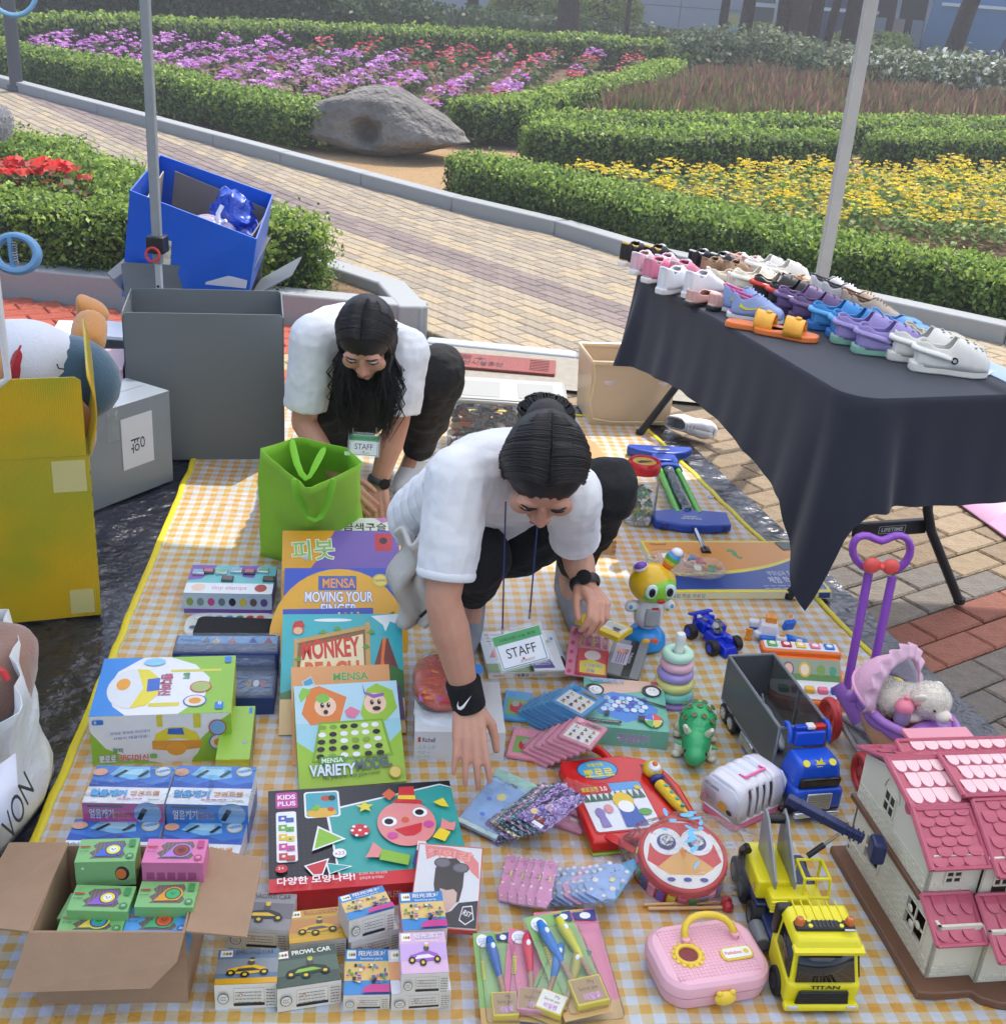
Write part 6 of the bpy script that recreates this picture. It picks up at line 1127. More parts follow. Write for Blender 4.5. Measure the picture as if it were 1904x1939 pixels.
# tin of stamps
def tin(a):
    a.rect(0,0,1,1,'#6fc0c4'); a.poly([(0,.45),(0,1),(.3,1),(.16,.5)],'#7f5fb0'); a.poly([(.55,1),(.62,.6),(.75,.55),(.8,1)],'#7f5fb0'); a.rect(0,0,1,.36,'#dfe8ec',.03)
    a.text('tiny stamps',.3,.1,.16,'#d8a0b8',w=.4,bold=.05); a.ell(.86,.2,.07,.13,'#b0473c'); a.ell(.15,.2,.08,.12,'#e8ccb8')
e,w,l,h=carton('stamp_tin','pale turquoise and purple stamp set tin with small silver stamps on its lid','tin',(346.8,1123),(514.4,1126),(357.5,1069.7),(348,1163),'#7a62a8',z0=.012,Hh=.06,top=tin,front=lambda a:(a.rect(0,0,1,1,'#b8ccd8'),a.rect(0,0,1,.22,'#7a5aa8'),[a.ell(.07+.12*i,.58,.04,.2,c) for i,c in enumerate(['#8aa04a','#7a8a8c','#c8508a','#6a8088','#2c2c34','#d8c03a','#6a5a58','#5a4a8a'])]),bev=.006)
for i in range(8): x=(.03,.13,.27,.35,.42,.56,.7,.78)[i]*w/.9; y=(.62,.66,.64,.4,.7,.66,.72,.42)[i]*l; b=B(M(['#c8ccd0','#5c5c60'][i%2],rough=.2,metal=.5)); b.b0(x,y,h,x+.032,y+.026,h+.008); o=b.build('stamp',e,bev=.002); B(M(['#8ab0c8','#c86a7a','#7ab08a','#6a5a58'][i%4],rough=.3)).b0(x+.004,y+.004,h+.008,x+.028,y+.022,h+.0085).build('stamp_picture',o)
# paint palette
m_,w_,d_=fit((345,1203),(528,1203),(350,1162),.02); e=empty('paint_palette','white oval plastic palette with round paint pans under the black case','palette',mat=m_@Matrix.Translation((0,0,-.012))); b=B(PL('#cfd3ce')); b.prism(rrect(w_*1.02,d_*1.1,.045,8,w_/2,d_/2),0,.012); b.build('tray',e,bev=.003)
for i,c in enumerate(['#d7dade','#b9bfc6','#6f92bd','#4f7fc8','#2f7a6c','#b4333f','#cf4c3c','#3c5a78','#c8c8c4']): x=(.03+.027*i) if i<7 else (.022 if i==7 else .045); y=d_*.82 if i<7 else d_*(.35 if i==7 else .6); b=B(PL('#b9beba')); b.torus((x,y,.0125),.0105,.0015,n=20,k=6); q=b.build('pan_rim',e); B(M(c,rough=.12)).cyl((x,y,.0122),(x,y,.0128),.0098,n=20).build('paint',q)
m_,w_,d_=fit((362,1200),(528,1206),(385,1165),.04); e=empty('fabric_case','black soft zip case lying on the palette','case',mat=m_); b=B(M('#121316',rough=.85,bump=.3,bs=120)); b.prism(rrect(w_,d_,.02,5,w_/2,d_/2),-.02,0); b.build('cover',e,bev=.006); B(M('#1d1e22')).tube([(.01,0,-.01),(w_-.01,0,-.01)],.002,6).build('zip',e)
for i,(FL,FR,BL,zt,t,lb_,c) in enumerate([((326,1238),(526,1238),(330,1204),.085,.06,'dark blue toy figure box with a clear window, hindmost of three','#1c3a8a'),((333,1262),(522,1264),(336,1226),.07,.05,'dark blue clear fronted box with silver figures, second of three','#20406e'),((400,1322),(518,1322),(402,1268),.06,.05,'dark blue clear fronted box showing blue figures, nearest of three','#173a80')]):
    m_,w_,d_=fit(FL,FR,BL,zt); e=slab('figure_box',lb_,'toy box',m_,w_,d_,t,c,art=(lambda a:(a.rect(0,0,1,1,'#1b2f66'),a.rect(.02,.55,.98,.98,'#2f86c8'),[a.poly([(x,.58),(x+.04,.95),(x+.09,.58)],k) for x,k in ((.25,'#1c1c20'),(.35,'#c8b040'),(.5,'#b03038'),(.7,'#2c3a90'),(.85,'#8a3040'))],a.text('Fantomare',.05,.66,.16,'#10204a',w=.2))) if i==0 else (lambda a:(a.rect(0,0,1,1,'#1a2d5a'),a.rect(.08,.2,.92,.75,'#3a5a86',.02),[a.ell(.2+.12*k,.5,.05,.12,['#b8bcc4','#8a4048','#2f4a90','#c0a868'][k%4]) for k in range(6)])),group='dark blue figure boxes')
    B(CL('#cfe0f0',a=.2,r=.05,b=.3)).b0(.003,.003,.001,w_-.003,d_-.003,.012).build('clear_window',e,bev=.004)
# cardboard box with watch boxes
KR=M('#a98a6e',rough=.85,var=.12,vs=30,bump=.15,bs=200)
hc=hz((54.8,1765.8),(64,1914)); m_,w_,d_=fit((54.8,1765.8),(349.5,1767),(131,1599),hc); m_=m_.copy(); m_.translation.z=.012
e,_,_=open_carton('cardboard_box','open brown cardboard box with folded out flaps, full of small watch boxes','',0,0,hc-.012,.1,KR,flaps=(0,0,0,0),W=w_,D=d_,pm=m_) if False else open_carton('cardboard_box','open brown cardboard box with folded out flaps, full of small watch boxes',0,0,0,hc-.012,.1,KR,flaps=(0,0,0,0),W=w_,D=d_,pm=m_)
inv=m_.inverted()
def flap(pts,z,nm='flap'):
    q=[inv@G(*p,z_) for p,z_ in zip(pts,z)]; b=B(KR); b.add(q,[tuple(range(len(q)))]); b.build(nm,e,solid=.004,sm=0)
flap([(54.8,1766),(349.5,1768),(335,1822),(285,1872),(15,1880)],[hc,hc,hc-.035,hc-.07,hc-.075]); flap([(131,1597),(55,1766),(-70,1752),(18,1597)],[hc,hc,hc-.01,hc-.02]); flap([(398,1605),(351,1765),(467,1776),(498,1630)],[hc,hc,hc-.01,hc+.0])
def wb(c,c2,wc,fc,ey):
    def t(a):
        a.rect(0,0,1,1,c); a.poly([(.22,.15),(.28,.25),(.2,.4),(.3,.55),(.24,.7),(.32,.85),(.75,.9),(.8,.7),(.74,.5),(.82,.3),(.76,.15)],'#6b5f5a'); [a.rect(.3+.06*i,.2,.31+.06*i,.84,'#8c807a') for i in range(8)]
        a.poly([(.3,.22),(.4,.5),(.55,.74),(.72,.7),(.76,.45),(.7,.25)],wc); a.cir(.6,.5,.17,wc); a.cir(.6,.5,.14,'#4a3a34'); a.cir(.6,.5,.12,fc); a.cir(.6,.5,.075,ey); a.cir(.575,.52,.012,'#1a1a1a'); a.cir(.63,.52,.012,'#1a1a1a'); a.ell(.6,.47,.02,.012,'#1a1a1a'); a.cir(.9,.2,.07,c2); a.text('30',.9,.2,.08,'#e6efe6',anchor='c'); a.rect(.03,.6,.2,.66,'#b83a34'); a.text('电子手表',.04,.4,.07,'#24402c',w=.15); a.rect(.84,.6,.95,.9,c2,.02)
    return t
WBX=[('green watch box with a blue watch, top left of the open carton',(140.6,1634),(254.5,1631),(157.5,1590),.055,.05,'#7fb873','#3f8a4a','#3f6ad0','#e3d84a','#e8ecef'),
('pink watch box with a purple watch, top right of the open carton',(267.6,1634),(384,1635),(287,1589),.055,.05,'#d878a8','#b8407a','#b07ad0','#9a4038','#7a2c28'),
('green watch box with a purple watch, left middle of the open carton',(125.4,1724),(241,1727),(145.5,1676),.02,.05,'#7fb873','#3f8a4a','#8f5fc8','#e3d84a','#e8ecef'),
('green watch box with yellow frog watch, right middle of the open carton',(253.5,1718),(365.5,1719),(269.5,1669.5),.022,.05,'#7fb873','#3f8a4a','#e0a02c','#3fae6c','#3fae6c'),
('green watch box with a pale yellow watch, front left of the open carton',(105.5,1768),(229.5,1768),(125.5,1724.6),.0,.05,'#7fb873','#3f8a4a','#d8cc5a','#3f8ac0','#3fae6c'),
('blue watch box with a green watch, front right of the open carton',(231,1769),(352,1770),(246.5,1719),.0,.05,'#4f9ad8','#2f6ab0','#4aa870','#d0603c','#c0502c')]
for i,(lb_,FL,FR,BL,dz,t,c,c2,wc,fc,ey) in enumerate(WBX):
    m_,w_,d_=fit(FL,FR,BL,hc-.012+dz); fa=(lambda a:(a.rect(0,0,1,1,'#83b47a'),a.ell(.78,.5,.12,.3,'#3a2c44'),a.ell(.76,.48,.09,.22,'#d8783c'),a.cir(.13,.75,.025,'#e8e8e0'))) if i==0 else ((lambda a:(a.rect(0,0,1,1,'#cf74a2'),[a.rect(.07+.17*k,.3,.2+.17*k,.6,'#a8527e') for k in range(5)])) if i==1 else None)
    slab('watch_box',lb_,'toy box',m_,w_,d_,t,c,art=wb(c,c2,wc,fc,ey),fa=fa,group='watch boxes in the open carton')
for i,(FL,FR,BL,z,c,lb_) in enumerate([((150,1640),(250,1640),(160,1600),hc-.012-.001,'#62a8d8','light blue watch box under the top left green one'),((268,1643),(378,1645),(286,1605),hc-.012-.001,'#d8963c','orange watch box under the pink one'),((107,1740),(130,1742),(128,1690),hc-.03,'#6fa866','green watch box standing on edge at the left inside the carton')]): m_,w_,d_=fit(FL,FR,BL,z); slab('watch_box',lb_,'toy box',m_,w_,d_,.05,c,group='watch boxes in the open carton')
# album
def alb(a):
    a.rect(0,0,1,1,'#c9584e'); a.rect(.015,.012,.985,.988,'#d6d8da'); a.poly([(.1,.98),(.15,.8),(.3,.86),(.5,.86),(.7,.82),(.85,.68),(.97,.6),(.95,.8),(.8,.92),(.5,.97)],'#e08a84'); a.text('책인감',.13,.83,.12,'#e9a39c',w=.72,bold=.08,rot=-3,out='#c9655c',ow=.04)
    a.poly([(.36,.3),(.3,.5),(.3,.7),(.42,.82),(.6,.84),(.74,.74),(.74,.5),(.7,.32),(.5,.22)],'#4a4644'); a.poly([(.42,.3),(.4,.46),(.5,.44),(.6,.46),(.66,.42),(.66,.3),(.54,.18)],'#cbb0a2'); a.ell(.4,.77,.13,.065,'#57545a'); a.ell(.68,.72,.13,.065,'#57545a'); a.ell(.4,.77,.11,.05,'#77747a'); a.ell(.68,.72,.11,.05,'#77747a'); a.poly([(.45,0.02),(.48,.16),(.6,.2),(.7,.3),(.98,.34),(.98,.02)],'#3f4044'); a.poly([(.72,.1),(.76,.26),(.9,.28),(.94,.12),(.82,.05)],'#e0e0e2'); a.poly([(.735,.11),(.77,.25),(.89,.265),(.925,.125),(.82,.065)],'#3f4044'); a.text('RST',.76,.17,.06,'#e6e6e8',w=.13,rot=-24,bold=.04); a.text('EP 13 1 digital single album',.1,.03,.025,'#8a8a8c',w=.5)
m_,w_,d_=fit((772,1754),(903,1764),(794,1597),.06,8); slab('photo_album','flat photo album with a dark haired figure in sunglasses and red lettering','album',m_,w_,d_,.012,'#c2544a',art=alb)
# blister pens
def card(pk):
    def t(a):
        c,d=('#d9799a','#e59ab2') if pk else ('#8ab56a','#9cc47e'); a.rect(0,0,1,1,c,.02); a.rect(0,.0,1,.2,'#c9a468',.01); rd=random.Random(4)
        for i in range(16): a.star(rd.uniform(.1,.95),rd.uniform(.35,.95),.015,rd.choice([d,'#e8e0f0','#7aa0d8','#e8d86a']))
        a.ell(.24,.9,.17,.075,'#eceff0'); a.text('내 친구들과',.12,.91,.022,'#4a90c8',w=.24); a.text('비밀 메모편지를',.12,.88,.022,'#4a90c8',w=.26); a.rect(.14,.48,.22,.68,'#d9cf4a',.01); a.lines(.155,.65,.05,7,.025,'#5a7a3a',.008); a.poly([(.62,.98),(.64,.9),(.98,.88),(1,.98)],'#2f3a86'); a.ell(.82,.93,.09,.03,'#e9f0f8'); a.text('미미미지',.6,.96,.03,'#e6d040',w=.2,bold=.05)
    return t
def pencard(lb_,FL,FR,BL,pk,pens,box=1,z=.03,dark=0):
    m_,w_,d_=fit(FL,FR,BL,z,8); e=slab('pen_blister_card',lb_,'pen set',m_,w_,d_,.0015,'#b9c0b0',art=card(pk),group='secret pen blister cards')
    for x,c,cn in pens:
        b=B(M(c,rough=.12,var=.05)); y0=d_*.2; X=w_*x; b.tube([(X+.006,y0+d_*.28,.009),(X,y0+d_*.5,.010),(X-.004,y0+d_*.62,.011),(X-.005,y0+d_*.7,.010)],[.005,.0095,.0095,.006],12); o=b.build('pen_cap',e); b=B(M('#b8957a',rough=.4,var=.4,vs=200)); b.cyl((X+.012,d_*.16,.008),(X+.006,y0+d_*.3,.009),.005,n=12); b.build('pen_barrel',e); B(M('#e6ecf0',rough=.2)).ell((X-.001,y0+d_*.58,.019),(.0042,.0065,.003)).build('switch',o)
    if box:
        yb=M('#d7c62c' if not pk else '#d890ac',rough=.35); q=B(yb); q.b0(w_*.3,d_*.06,.001,w_*.97,d_*.3,.016); o=q.build('paper_sleeve',e,bev=.001); a=Art(w_*.67,d_*.24); a.rect(.04,.06,.96,.94,'#a58a5e' if box==1 else '#e9e8df',.01); 
        a.text('My',.55,.66,.2,'#5a3a24',w=.2); a.text('Secret pen',.2,.44,.2,'#5a3a24',w=.6); a.text('비밀펜',.28,.12,.26,'#c87ac0',w=.5,bold=.05,out='#eef4f4',ow=.04); a.build(o,Matrix.Translation((w_*.3,d_*.06,.016)))
    B(CL('#f0f4f6',a=.13,r=.05,b=.15)).b0(w_*.12,d_*.03,.001,w_*.99,d_*.82,.02).build('clear_blister',e,bev=.006,seg=3)
pencard('pink and green secret pen card lying under the rightmost one',(1060,1952),(1185,1940),(1035,1727),1,(),0,.022)
pencard('green pen card with a dark blue pen, leftmost of the row',(912,1948),(985,1945),(877,1768),0,((.5,'#1f62b0',0),),1,.03)
pencard('pink pen card with a red pen, second of the row',(948,1930),(1042,1940),(917,1754),1,((.45,'#d8304c',0),),1,.036)
pencard('pen card with blue and olive pens and a crumpled white sleeve, third in row',(985,1918),(1058,1946),(968,1747),0,((.32,'#2478c8',0),(.8,'#a8a22c',0)),2,.042)
pencard('green pen card with a blue and a yellow pen, right end of the row',(1070,1936),(1160,1916),(1033,1731),0,((.3,'#2478c8',0),(.72,'#d0cc2c',0)),1,.05)
# ================================================================ SMALL TOYS
def fm(px,py,rz,z=.012): g=G(px,py,z); return TM(g,rz)
# baby box, film bag, balloon bag
e,w,l,h=carton('baby_gate_box','white box with pale blue Japanese writing under the orange balloon bag','box',(785,1385),(957,1387.5),(770,1288),(787.6,1437.7),'#dfe2e4',z0=.012,front=lambda a:(a.rect(0,0,1,1,'#dfe3e6'),a.text('Richell',.09,.62,.16,'#2b3f7a',w=.14,bold=.03),a.rect(.04,.62,.07,.8,'#c8503c'),a.text('ふかふか',.04,.38,.14,'#6fb4d0',w=.2),a.text('ベビー',.04,.2,.13,'#6fb4d0',w=.14),a.text('バッテ付',.04,.06,.1,'#6fb4d0',w=.14),a.cir(.82,.45,.1,'#b8bcc0'),a.cir(.82,.45,.092,'#e4e6e8')))
PB_=lambda c,rx,ry,rz,a=0: (lambda u,v: Vector(c)+RZ(a)@Vector((rx*math.copysign(abs(math.cos(6.283*u))**.7,math.cos(6.283*u))*math.sin(math.pi*v)**.45,ry*math.copysign(abs(math.sin(6.283*u))**.7,math.sin(6.283*u))*math.sin(math.pi*v)**.45,-rz*math.cos(math.pi*v))))
q,e=crumple('folded_film_bag','folded clear bag with blue and white print on the baby box','plastic bag',PB_(G(855,1345,.085),.085,.07,.013),40,16,M('#c9d4dc',rough=.15,bump=.35,bs=30,var=.3,vs=14,var2='#e8edf0'),.006,14)
q,e=crumple('balloon_bag','clear zip bag full of orange and red balloons','plastic bag',PB_(G(846,1292,.115),.073,.11,.022,8),44,18,M('#e2592a',rough=.2,bump=.5,bs=26,var=.5,vs=24,var2='#b83a2c',clear=.6),.012,15)
crumple('film',None,None,PB_(G(846,1292,.118),.08,.12,.027,8),34,16,CL('#fbeee6',a=.18,r=.04,b=.6,bs=30),.008,12,parent=e)
rd=random.Random(1); b=B(M('#e8622c',rough=.15)); 
for i in range(40): b.ell(G(846,1292,.132)+Vector((rd.uniform(-.055,.055),rd.uniform(-.09,.09),rd.uniform(-.006,.008))),(rd.uniform(.006,.014),.006,.004),M(rd.choice(['#e8622c','#d84a34','#ee8030','#c83a50','#b05a9a']),rough=.15),n=8,k=5,rot=RZ(rd.uniform(0,180)))
b.build('balloons',e,kind='stuff')
B(PL('#2f86d8')).cyl(G(905,1268,.14),G(905,1268,.15),.012,n=16).build('blue_cap',e,bev=.002)
# watercolour box, booklet, blister, pencil tin, crayon box
def mon(a): a.rect(0,0,1,1,'#c9d9e0'); a.rect(0,.66,1,1,'#d6e0e4'); a.text('monami',.08,.88,.07,'#b8303a',w=.2,bold=.04); a.text('그림물감',.08,.72,.13,'#26262a',w=.34,bold=.05); a.text('WATER COLORS',.1,.66,.035,'#44484c',w=.2); a.poly([(.06,.35),(.16,.62),(.28,.35)],'#d8707a'); a.poly([(.14,.3),(.34,.66),(.52,.3)],'#5a9ac0'); a.rect(0,0,1,.2,'#7a9a5a'); a.cir(.62,.42,.12,'#d9a23a'); a.ell(.4,.15,.08,.03,'#3a4a3a'); a.poly([(.56,.0),(.7,.3),(.98,.34),(1,0)],'#4a4030')
carton('paint_box','flat white and blue watercolour paint box with a circus tent picture','box',(925,1274),(1078,1270),(892.6,1197),(927,1287),'#dcdcd6',z0=.012,Hh=.018,top=mon,front=lambda a:(a.rect(0,0,1,1,'#dedfda'),a.text('monami',.06,.3,.4,'#b8303a',w=.14),a.text('그림물감',.3,.25,.5,'#26262a',w=.2,bold=.05),a.text('6ml x 24colors',.54,.3,.3,'#44484c',w=.18)))
m_,w_,d_=fit((1012,1270),(1070,1268),(1000,1200),.045,3); slab('booklet','white and purple booklet lying on the paint box','booklet',m_,w_,d_,.006,'#e4e6ea',art=lambda a:(a.rect(0,0,1,1,'#e2e6ec'),a.poly([(0,.05),(0,.5),(.35,.55),(.6,.35),(.7,.05)],'#4f4a94'),a.text('OK!',.1,.35,.1,'#e8e8f4',w=.2,bold=.04),a.lines(.08,.26,.5,4,.05,'#c8c8e4',.02),[a.ell(.2+.17*i,.8-.08*(i%2),.05,.04,['#6ab04a','#4a9ad0','#d8c04a'][i%3]) for i in range(5)]))
def bl(a): a.rect(0,0,1,1,'#d98ca6'); [a.ell(.1+.2*(i%5),.08+.19*(i//5),.05,.04,'#c8506a') for i in range(25)]; a.rect(.25,.02,1,.55,'#c8303c',.04); a.ell(.62,.42,.2,.1,'#d9d4d4'); a.poly([(.35,.06),(.32,.28),(.6,.34),(.96,.26),(.98,.06)],'#e3d03a'); a.text('시크릿미미',.42,.18,.07,'#3a9ab0',w=.46,bold=.06,out='#f4f4f0',ow=.04); a.text('연필',.5,.08,.06,'#3a6ab0',w=.2,bold=.06,out='#f4f4f0',ow=.04); [a.poly([(.25+.16*i,.6),(.31+.16*i,.6),(.29+.16*i,.82),(.26+.16*i,.82)],['#e0b83a','#d84a8a','#e0b83a','#d84a8a'][i]) for i in range(4)]; a.ell(.2,.92,.1,.04,'#8a5a4a')
m_,w_,d_=fit((1068,1277),(1147,1287),(1033,1180),.04,6); e=slab('pencil_blister','pink blister pack of pencils with a red and yellow panel','stationery pack',m_,w_,d_,.003,'#d98ca6',art=bl); B(CL('#fbeef2',a=.16,r=.05,b=.3)).b0(w_*.25,.004,.001,w_-.004,d_*.9,.014).build('clear_blister',e,bev=.004)
m_,w_,d_=fit((1140,1273),(1208,1287),(1115,1197),.045,6); e=slab('drawing_tin','grey metal tin of drawing pencils with a flower picture','tin',m_,w_,d_,.01,'#6d7274',mt=M('#7b8083',rough=.3,metal=.6),bev=.003,art=lambda a:(a.rect(.02,.02,.98,.98,'#84898c',.02),a.rect(.5,.0,.74,1,'#2b2d31'),a.rect(.12,.3,.56,.86,'#b9b4cc'),[a.ell(.26+.1*(i%3),.62+.07*(i//3),.07,.035,c) for i,c in enumerate(['#d8707a','#e0a060','#c86a9a','#b8c07a','#d890b0','#8a9a5a'])],[a.rect(.24+.07*i,.32,.26+.07*i,.6,'#3a3a40') for i in range(4)],a.text('Professional',.62,.5,.05,'#c8ccd0',rot=-90,w=.5,anchor='c')))
m_,w_,d_=fit((1088.7,1173),(1170,1208),(1108,1152),.118,0); e=slab('crayon_box','yellow and green crayon box held in the hand','crayon box',m_,w_,d_,.014,'#d8b81c',art=lambda a:(a.rect(0,0,1,1,'#e3c51e'),a.rect(.1,.45,.55,.95,'#2f7a42'),a.rect(.5,.3,.96,.9,'#e2e5e0'),a.lines(.53,.8,.4,6,.08,'#6a6d6a',.02),a.rect(.74,.35,.9,.5,'#34363a'),a.lines(.14,.85,.36,4,.09,'#cfe0cf',.02),a.ell(.05,.85,.04,.08,'#6a5a2a'),a.lines(.2,.3,.2,3,.08,'#8a6a1c',.02)))
# number puzzles
def puz(c,c2,face=True):
    def t(a):
        a.rect(.04,.04,.96,.96,c,.03); a.rect(.1,.08,.92,.7,'#e9ebe6')
        for i in range(9):
            x=.24+.26*(i%3); y=.6-.2*(i//3); a.text(str(i+1),x-.03,y-.06,.12,['#2a2a2c','#2a2a2c','#8a3a34'][i%3],bold=.06); a.ell(x+.06,y-.03,.03,.03,['#d86a4a','#5aa04a','#d8b03a','#9a5ab0'][i%4])
        a.cir(.22,.84,.1,c2); a.rect(.42,.79,.9,.88,'#c87aa0'); a.text('NUMBER',.44,.79,.08,'#4a9a4a',w=.42,bold=.05)
    return t
def pic(c,c2):
    return lambda a:(a.rect(.04,.04,.96,.96,c,.03),a.rect(.12,.12,.9,.7,'#8ab06a'),a.ell(.5,.4,.25,.2,'#c83a3a'),a.ell(.45,.52,.14,.1,'#a8a8a8'),a.cir(.3,.84,.1,c2),a.cir(.3,.84,.075,c))
def stack(FL,FR,TL,n,last,zt,dz,tilt=6,cap=None):
    '''matrices of a fanned stack: topmost first at FL, the lowest at last'''
    m,w,l=fit(FL,FR,TL,zt,tilt); l=min(l,w*cap) if cap else l; out=[]
    for i in range(n):
        t=i/(n-1); mm=m.copy(); mm.translation=G(FL[0]+(last[0]-FL[0])*t,FL[1]+(last[1]-FL[1])*t,zt-dz*i); out.append(mm@Matrix.Rotation(R_(random.uniform(-2.5,2.5)),4,'Z'))
    return out,w,l
def fan(FL,FR,TL,c,c2,n,last,lb_):
    ms,w,l=stack(FL,FR,TL,n,last,.022+.0096*(n-1),.0096,cap=1.15); MT=PL(c)
    for i,mm in enumerate(ms):
        e=slab('number_puzzle',lb_(i),'puzzle',mm,w,l,.0088,c,group=('blue' if c<'#a' else 'pink')+' number puzzles leaning in a row',mt=MT,bev=.0015,art=puz(c,c2) if i in (0,4) else None)
        if i%2==0: B(CL('#f4f8fa',a=.1,r=.04,b=.4)).b0(-.003,-.003,-.009,w+.003,l+.01,.0016).build('clear_sleeve',e)
ord_=['topmost','second','third','fourth','fifth','sixth','seventh','eighth']
fan((1042,1326),(1101,1357),(1045.5,1273),'#58a6dc','#3f8ac8',9,(970,1350),lambda i:f'light blue number slide puzzle, {ord_[i] if i<8 else "ninth"} from the right in its leaning row')
fan((1057,1393),(1116.6,1418),(1041,1335),'#e79bb0','#f0b4c2',8,(978,1425),lambda i:f'pink number slide puzzle, {ord_[i]} from the right in its leaning row')
for FL,FR,TL,c,c2,lb_ in (((948,1358),(1000,1364),(938,1304),'#58a6dc','#3f8ac8','light blue picture puzzle lying flat left of the leaning blue ones'),((958,1429),(1029,1440),(956,1373),'#e79bb0','#f0b4c2','pink picture puzzle lying flat under the leaning pink ones')): m_,w_,d_=fit(FL,FR,TL,.024); slab('number_puzzle',lb_,'puzzle',m_,w_,d_,.009,c,art=pic(c,c2),mt=PL(c),bev=.0015)
# foil pouches
FOIL=[M(c,rough=.2,metal=.85,bump=1.6,bs=38,var=.5,vs=42,var2=d) for c,d in (('#8a6fb0','#d8c8e8'),('#4a7f96','#cfe4ea'),('#b08aa8','#ead8e4'),('#3f6f8c','#c4dae4'),('#b9b59c','#eeeada'),('#7a6aa0','#d4c8e4'),('#35557a','#b8cce0'),('#8f7fb8','#e0d4ee'))]
ms,w,l=stack((977,1545),(1031,1578),(988,1440),8,(892,1566),.075,.0078,8)
for i in range(8):
    mm=ms[i]
    e=empty('foil_pouch',f'shiny metallic foil pouch, {ord_[i]} from the right in the leaning row'+(', with a cartoon child' if i==0 else ''),'pouch',mat=mm,group='foil pouches leaning in a row'); b=B(FOIL[i]); b.grid(lambda u,v:Vector((w*u,l*v,.003*math.sin(u*3.14)*math.sin(v*3.14)+.0034*vnz((u*8+i,v*14,i)))),26,40); b.build('foil_bag',e,solid=.004,sm=60)
    if i==0: a=Art(w,l); a.z=.004; a.ell(.5,.42,.16,.07,'#e0b878'); a.ell(.5,.34,.2,.06,'#5a6ab8'); a.ell(.6,.16,.16,.07,'#8a4a34'); a.rect(.5,.03,.85,.1,'#e4e6ea'); a.ell(.3,.24,.13,.06,'#e6c8a0'); a.build(e)
for i,(FL,FR,TL,z,lb_) in enumerate([((1046,1560),(1101,1578),(1030,1470),.02,'pink sachet in clear film, lower one right of the foil pouches'),((1043,1526),(1101,1546),(1026,1461),.034,'pink sachet in clear film with a heart, upper one right of the foil pouches')]):
    m_,w_,d_=fit(FL,FR,TL,z,8); e=slab('pink_sachet',lb_,'sachet',m_,w_,d_,.01,'#dc94b4',mt=M('#dc94b4',rough=.4,bump=.3,bs=40),bev=.004,art=lambda a:(a.ell(.7,.75,.2,.13,'#ecc4cc'),a.ell(.35,.45,.05,.03,'#3f5aa8'),a.ell(.5,.35,.05,.03,'#e0e4f0'),a.rect(.45,.2,.75,.26,'#f0f0e8'))); crumple('film',None,None,lambda u,v:Vector((w_*(1.06*u-.03),d_*(1.06*v-.03),.004)),16,16,CL('#fff4f8',a=.16,r=.03,b=.7,bs=40),.004,60,parent=e)
# blue zip bag
m_,w_,d_=fit((861,1553),(938,1590),(814,1397),.03,12); e=slab('zip_bag','pale blue zip bag with a mint header and sea creature prints','zip bag',m_,w_,d_,.012,'#a9cbe0',mt=M('#9fc4e4',rough=.2,bump=.5,bs=14,var=.15,vs=9),bev=.005,art=lambda a:(a.rect(0,.86,1,1,'#a8d8c8'),a.text('LUMA',.35,.82,.05,'#33383c',w=.3,rot=-4),a.rect(.06,.08,.94,.8,'#8fb4e2',.03),a.ell(.5,.6,.1,.06,'#d8d07a'),[a.ell(x,y,.06,.03,c) for x,y,c in ((.3,.5,'#5a8ad8'),(.7,.35,'#d88ab0'),(.4,.25,'#4a7ad0'),(.65,.15,'#6aa0e0'),(.25,.3,'#7ac0d8'))],a.rect(0,0,1,.06,'#c4e4dc')))
crumple('film',None,None,lambda u,v:Vector((w_*(1.1*u-.05),d_*(1.02*v-.01),.005)),20,26,CL('#f4fafc',a=.15,r=.03,b=.7,bs=25),.006,30,parent=e)
# bear shaped fans
def bearpoly(w,l):
    pts=[]
    for (cx,cy,r,a0,a1) in ((.2,.93,.11,200,10),(.5,.9,.22,150,30),(.8,.93,.11,170,-20),(.92,.68,.1,80,-90),(.85,.45,.12,60,-70),(.95,.2,.1,80,-80),(.72,.03,.1,20,-120),(.28,.03,.1,-60,-200),(.05,.2,.1,-100,-260),(.15,.45,.12,-110,-240),(.08,.68,.1,-90,-260)):
        for k in range(5): a=R_(a0+(a1-a0)*k/4); pts.append(((cx+r*math.cos(a))*w,(cy+r*math.sin(a)*w/l*1.0)*l))
    return pts
def bears(n,FL,FR,TL,tilt,last,c,c2,lb_,grp,z0=.016):
    ms,w,l=stack(FL,FR,TL,n,last,.02+.0085*(n-1),.0085)
    for i in range(n):
        col=c if (i%5!=3) else c2; mm=ms[i]
        e=empty('bear_fan',lb_(i),'hand fan',mat=mm,group=grp); MT=PL(col); b=B(MT); P_=bearpoly(w,l); b.prism(P_,-.004,0); b.build('fan_board',e,bev=.0015)
        a=Art(w,l); 
        for x,y,r in ((.2,.93,.06),(.8,.93,.06),(.1,.66,.06),(.88,.66,.06),(.2,.36,.09),(.8,.36,.09),(.3,.1,.06),(.72,.1,.06)): a.cir(x,y,r,'#e9e4dc' if col==c else '#f2e6ea')
        for x in (.42,.58): a.cir(x,.86,.02,'#3a4a8a')
        a.ell(.5,.8,.03,.02,'#3a4a8a'); a.rect(.55,.5,.68,.62,'#e8e48a'); a.build(e)
        crumple('film',None,None,lambda u,v:Vector((w*(1.2*u-.1),l*(1.14*v-.07),.0045)),10,14,CL('#f6fafe',a=.12,r=.03,b=.7,bs=35),.005,40,parent=e)
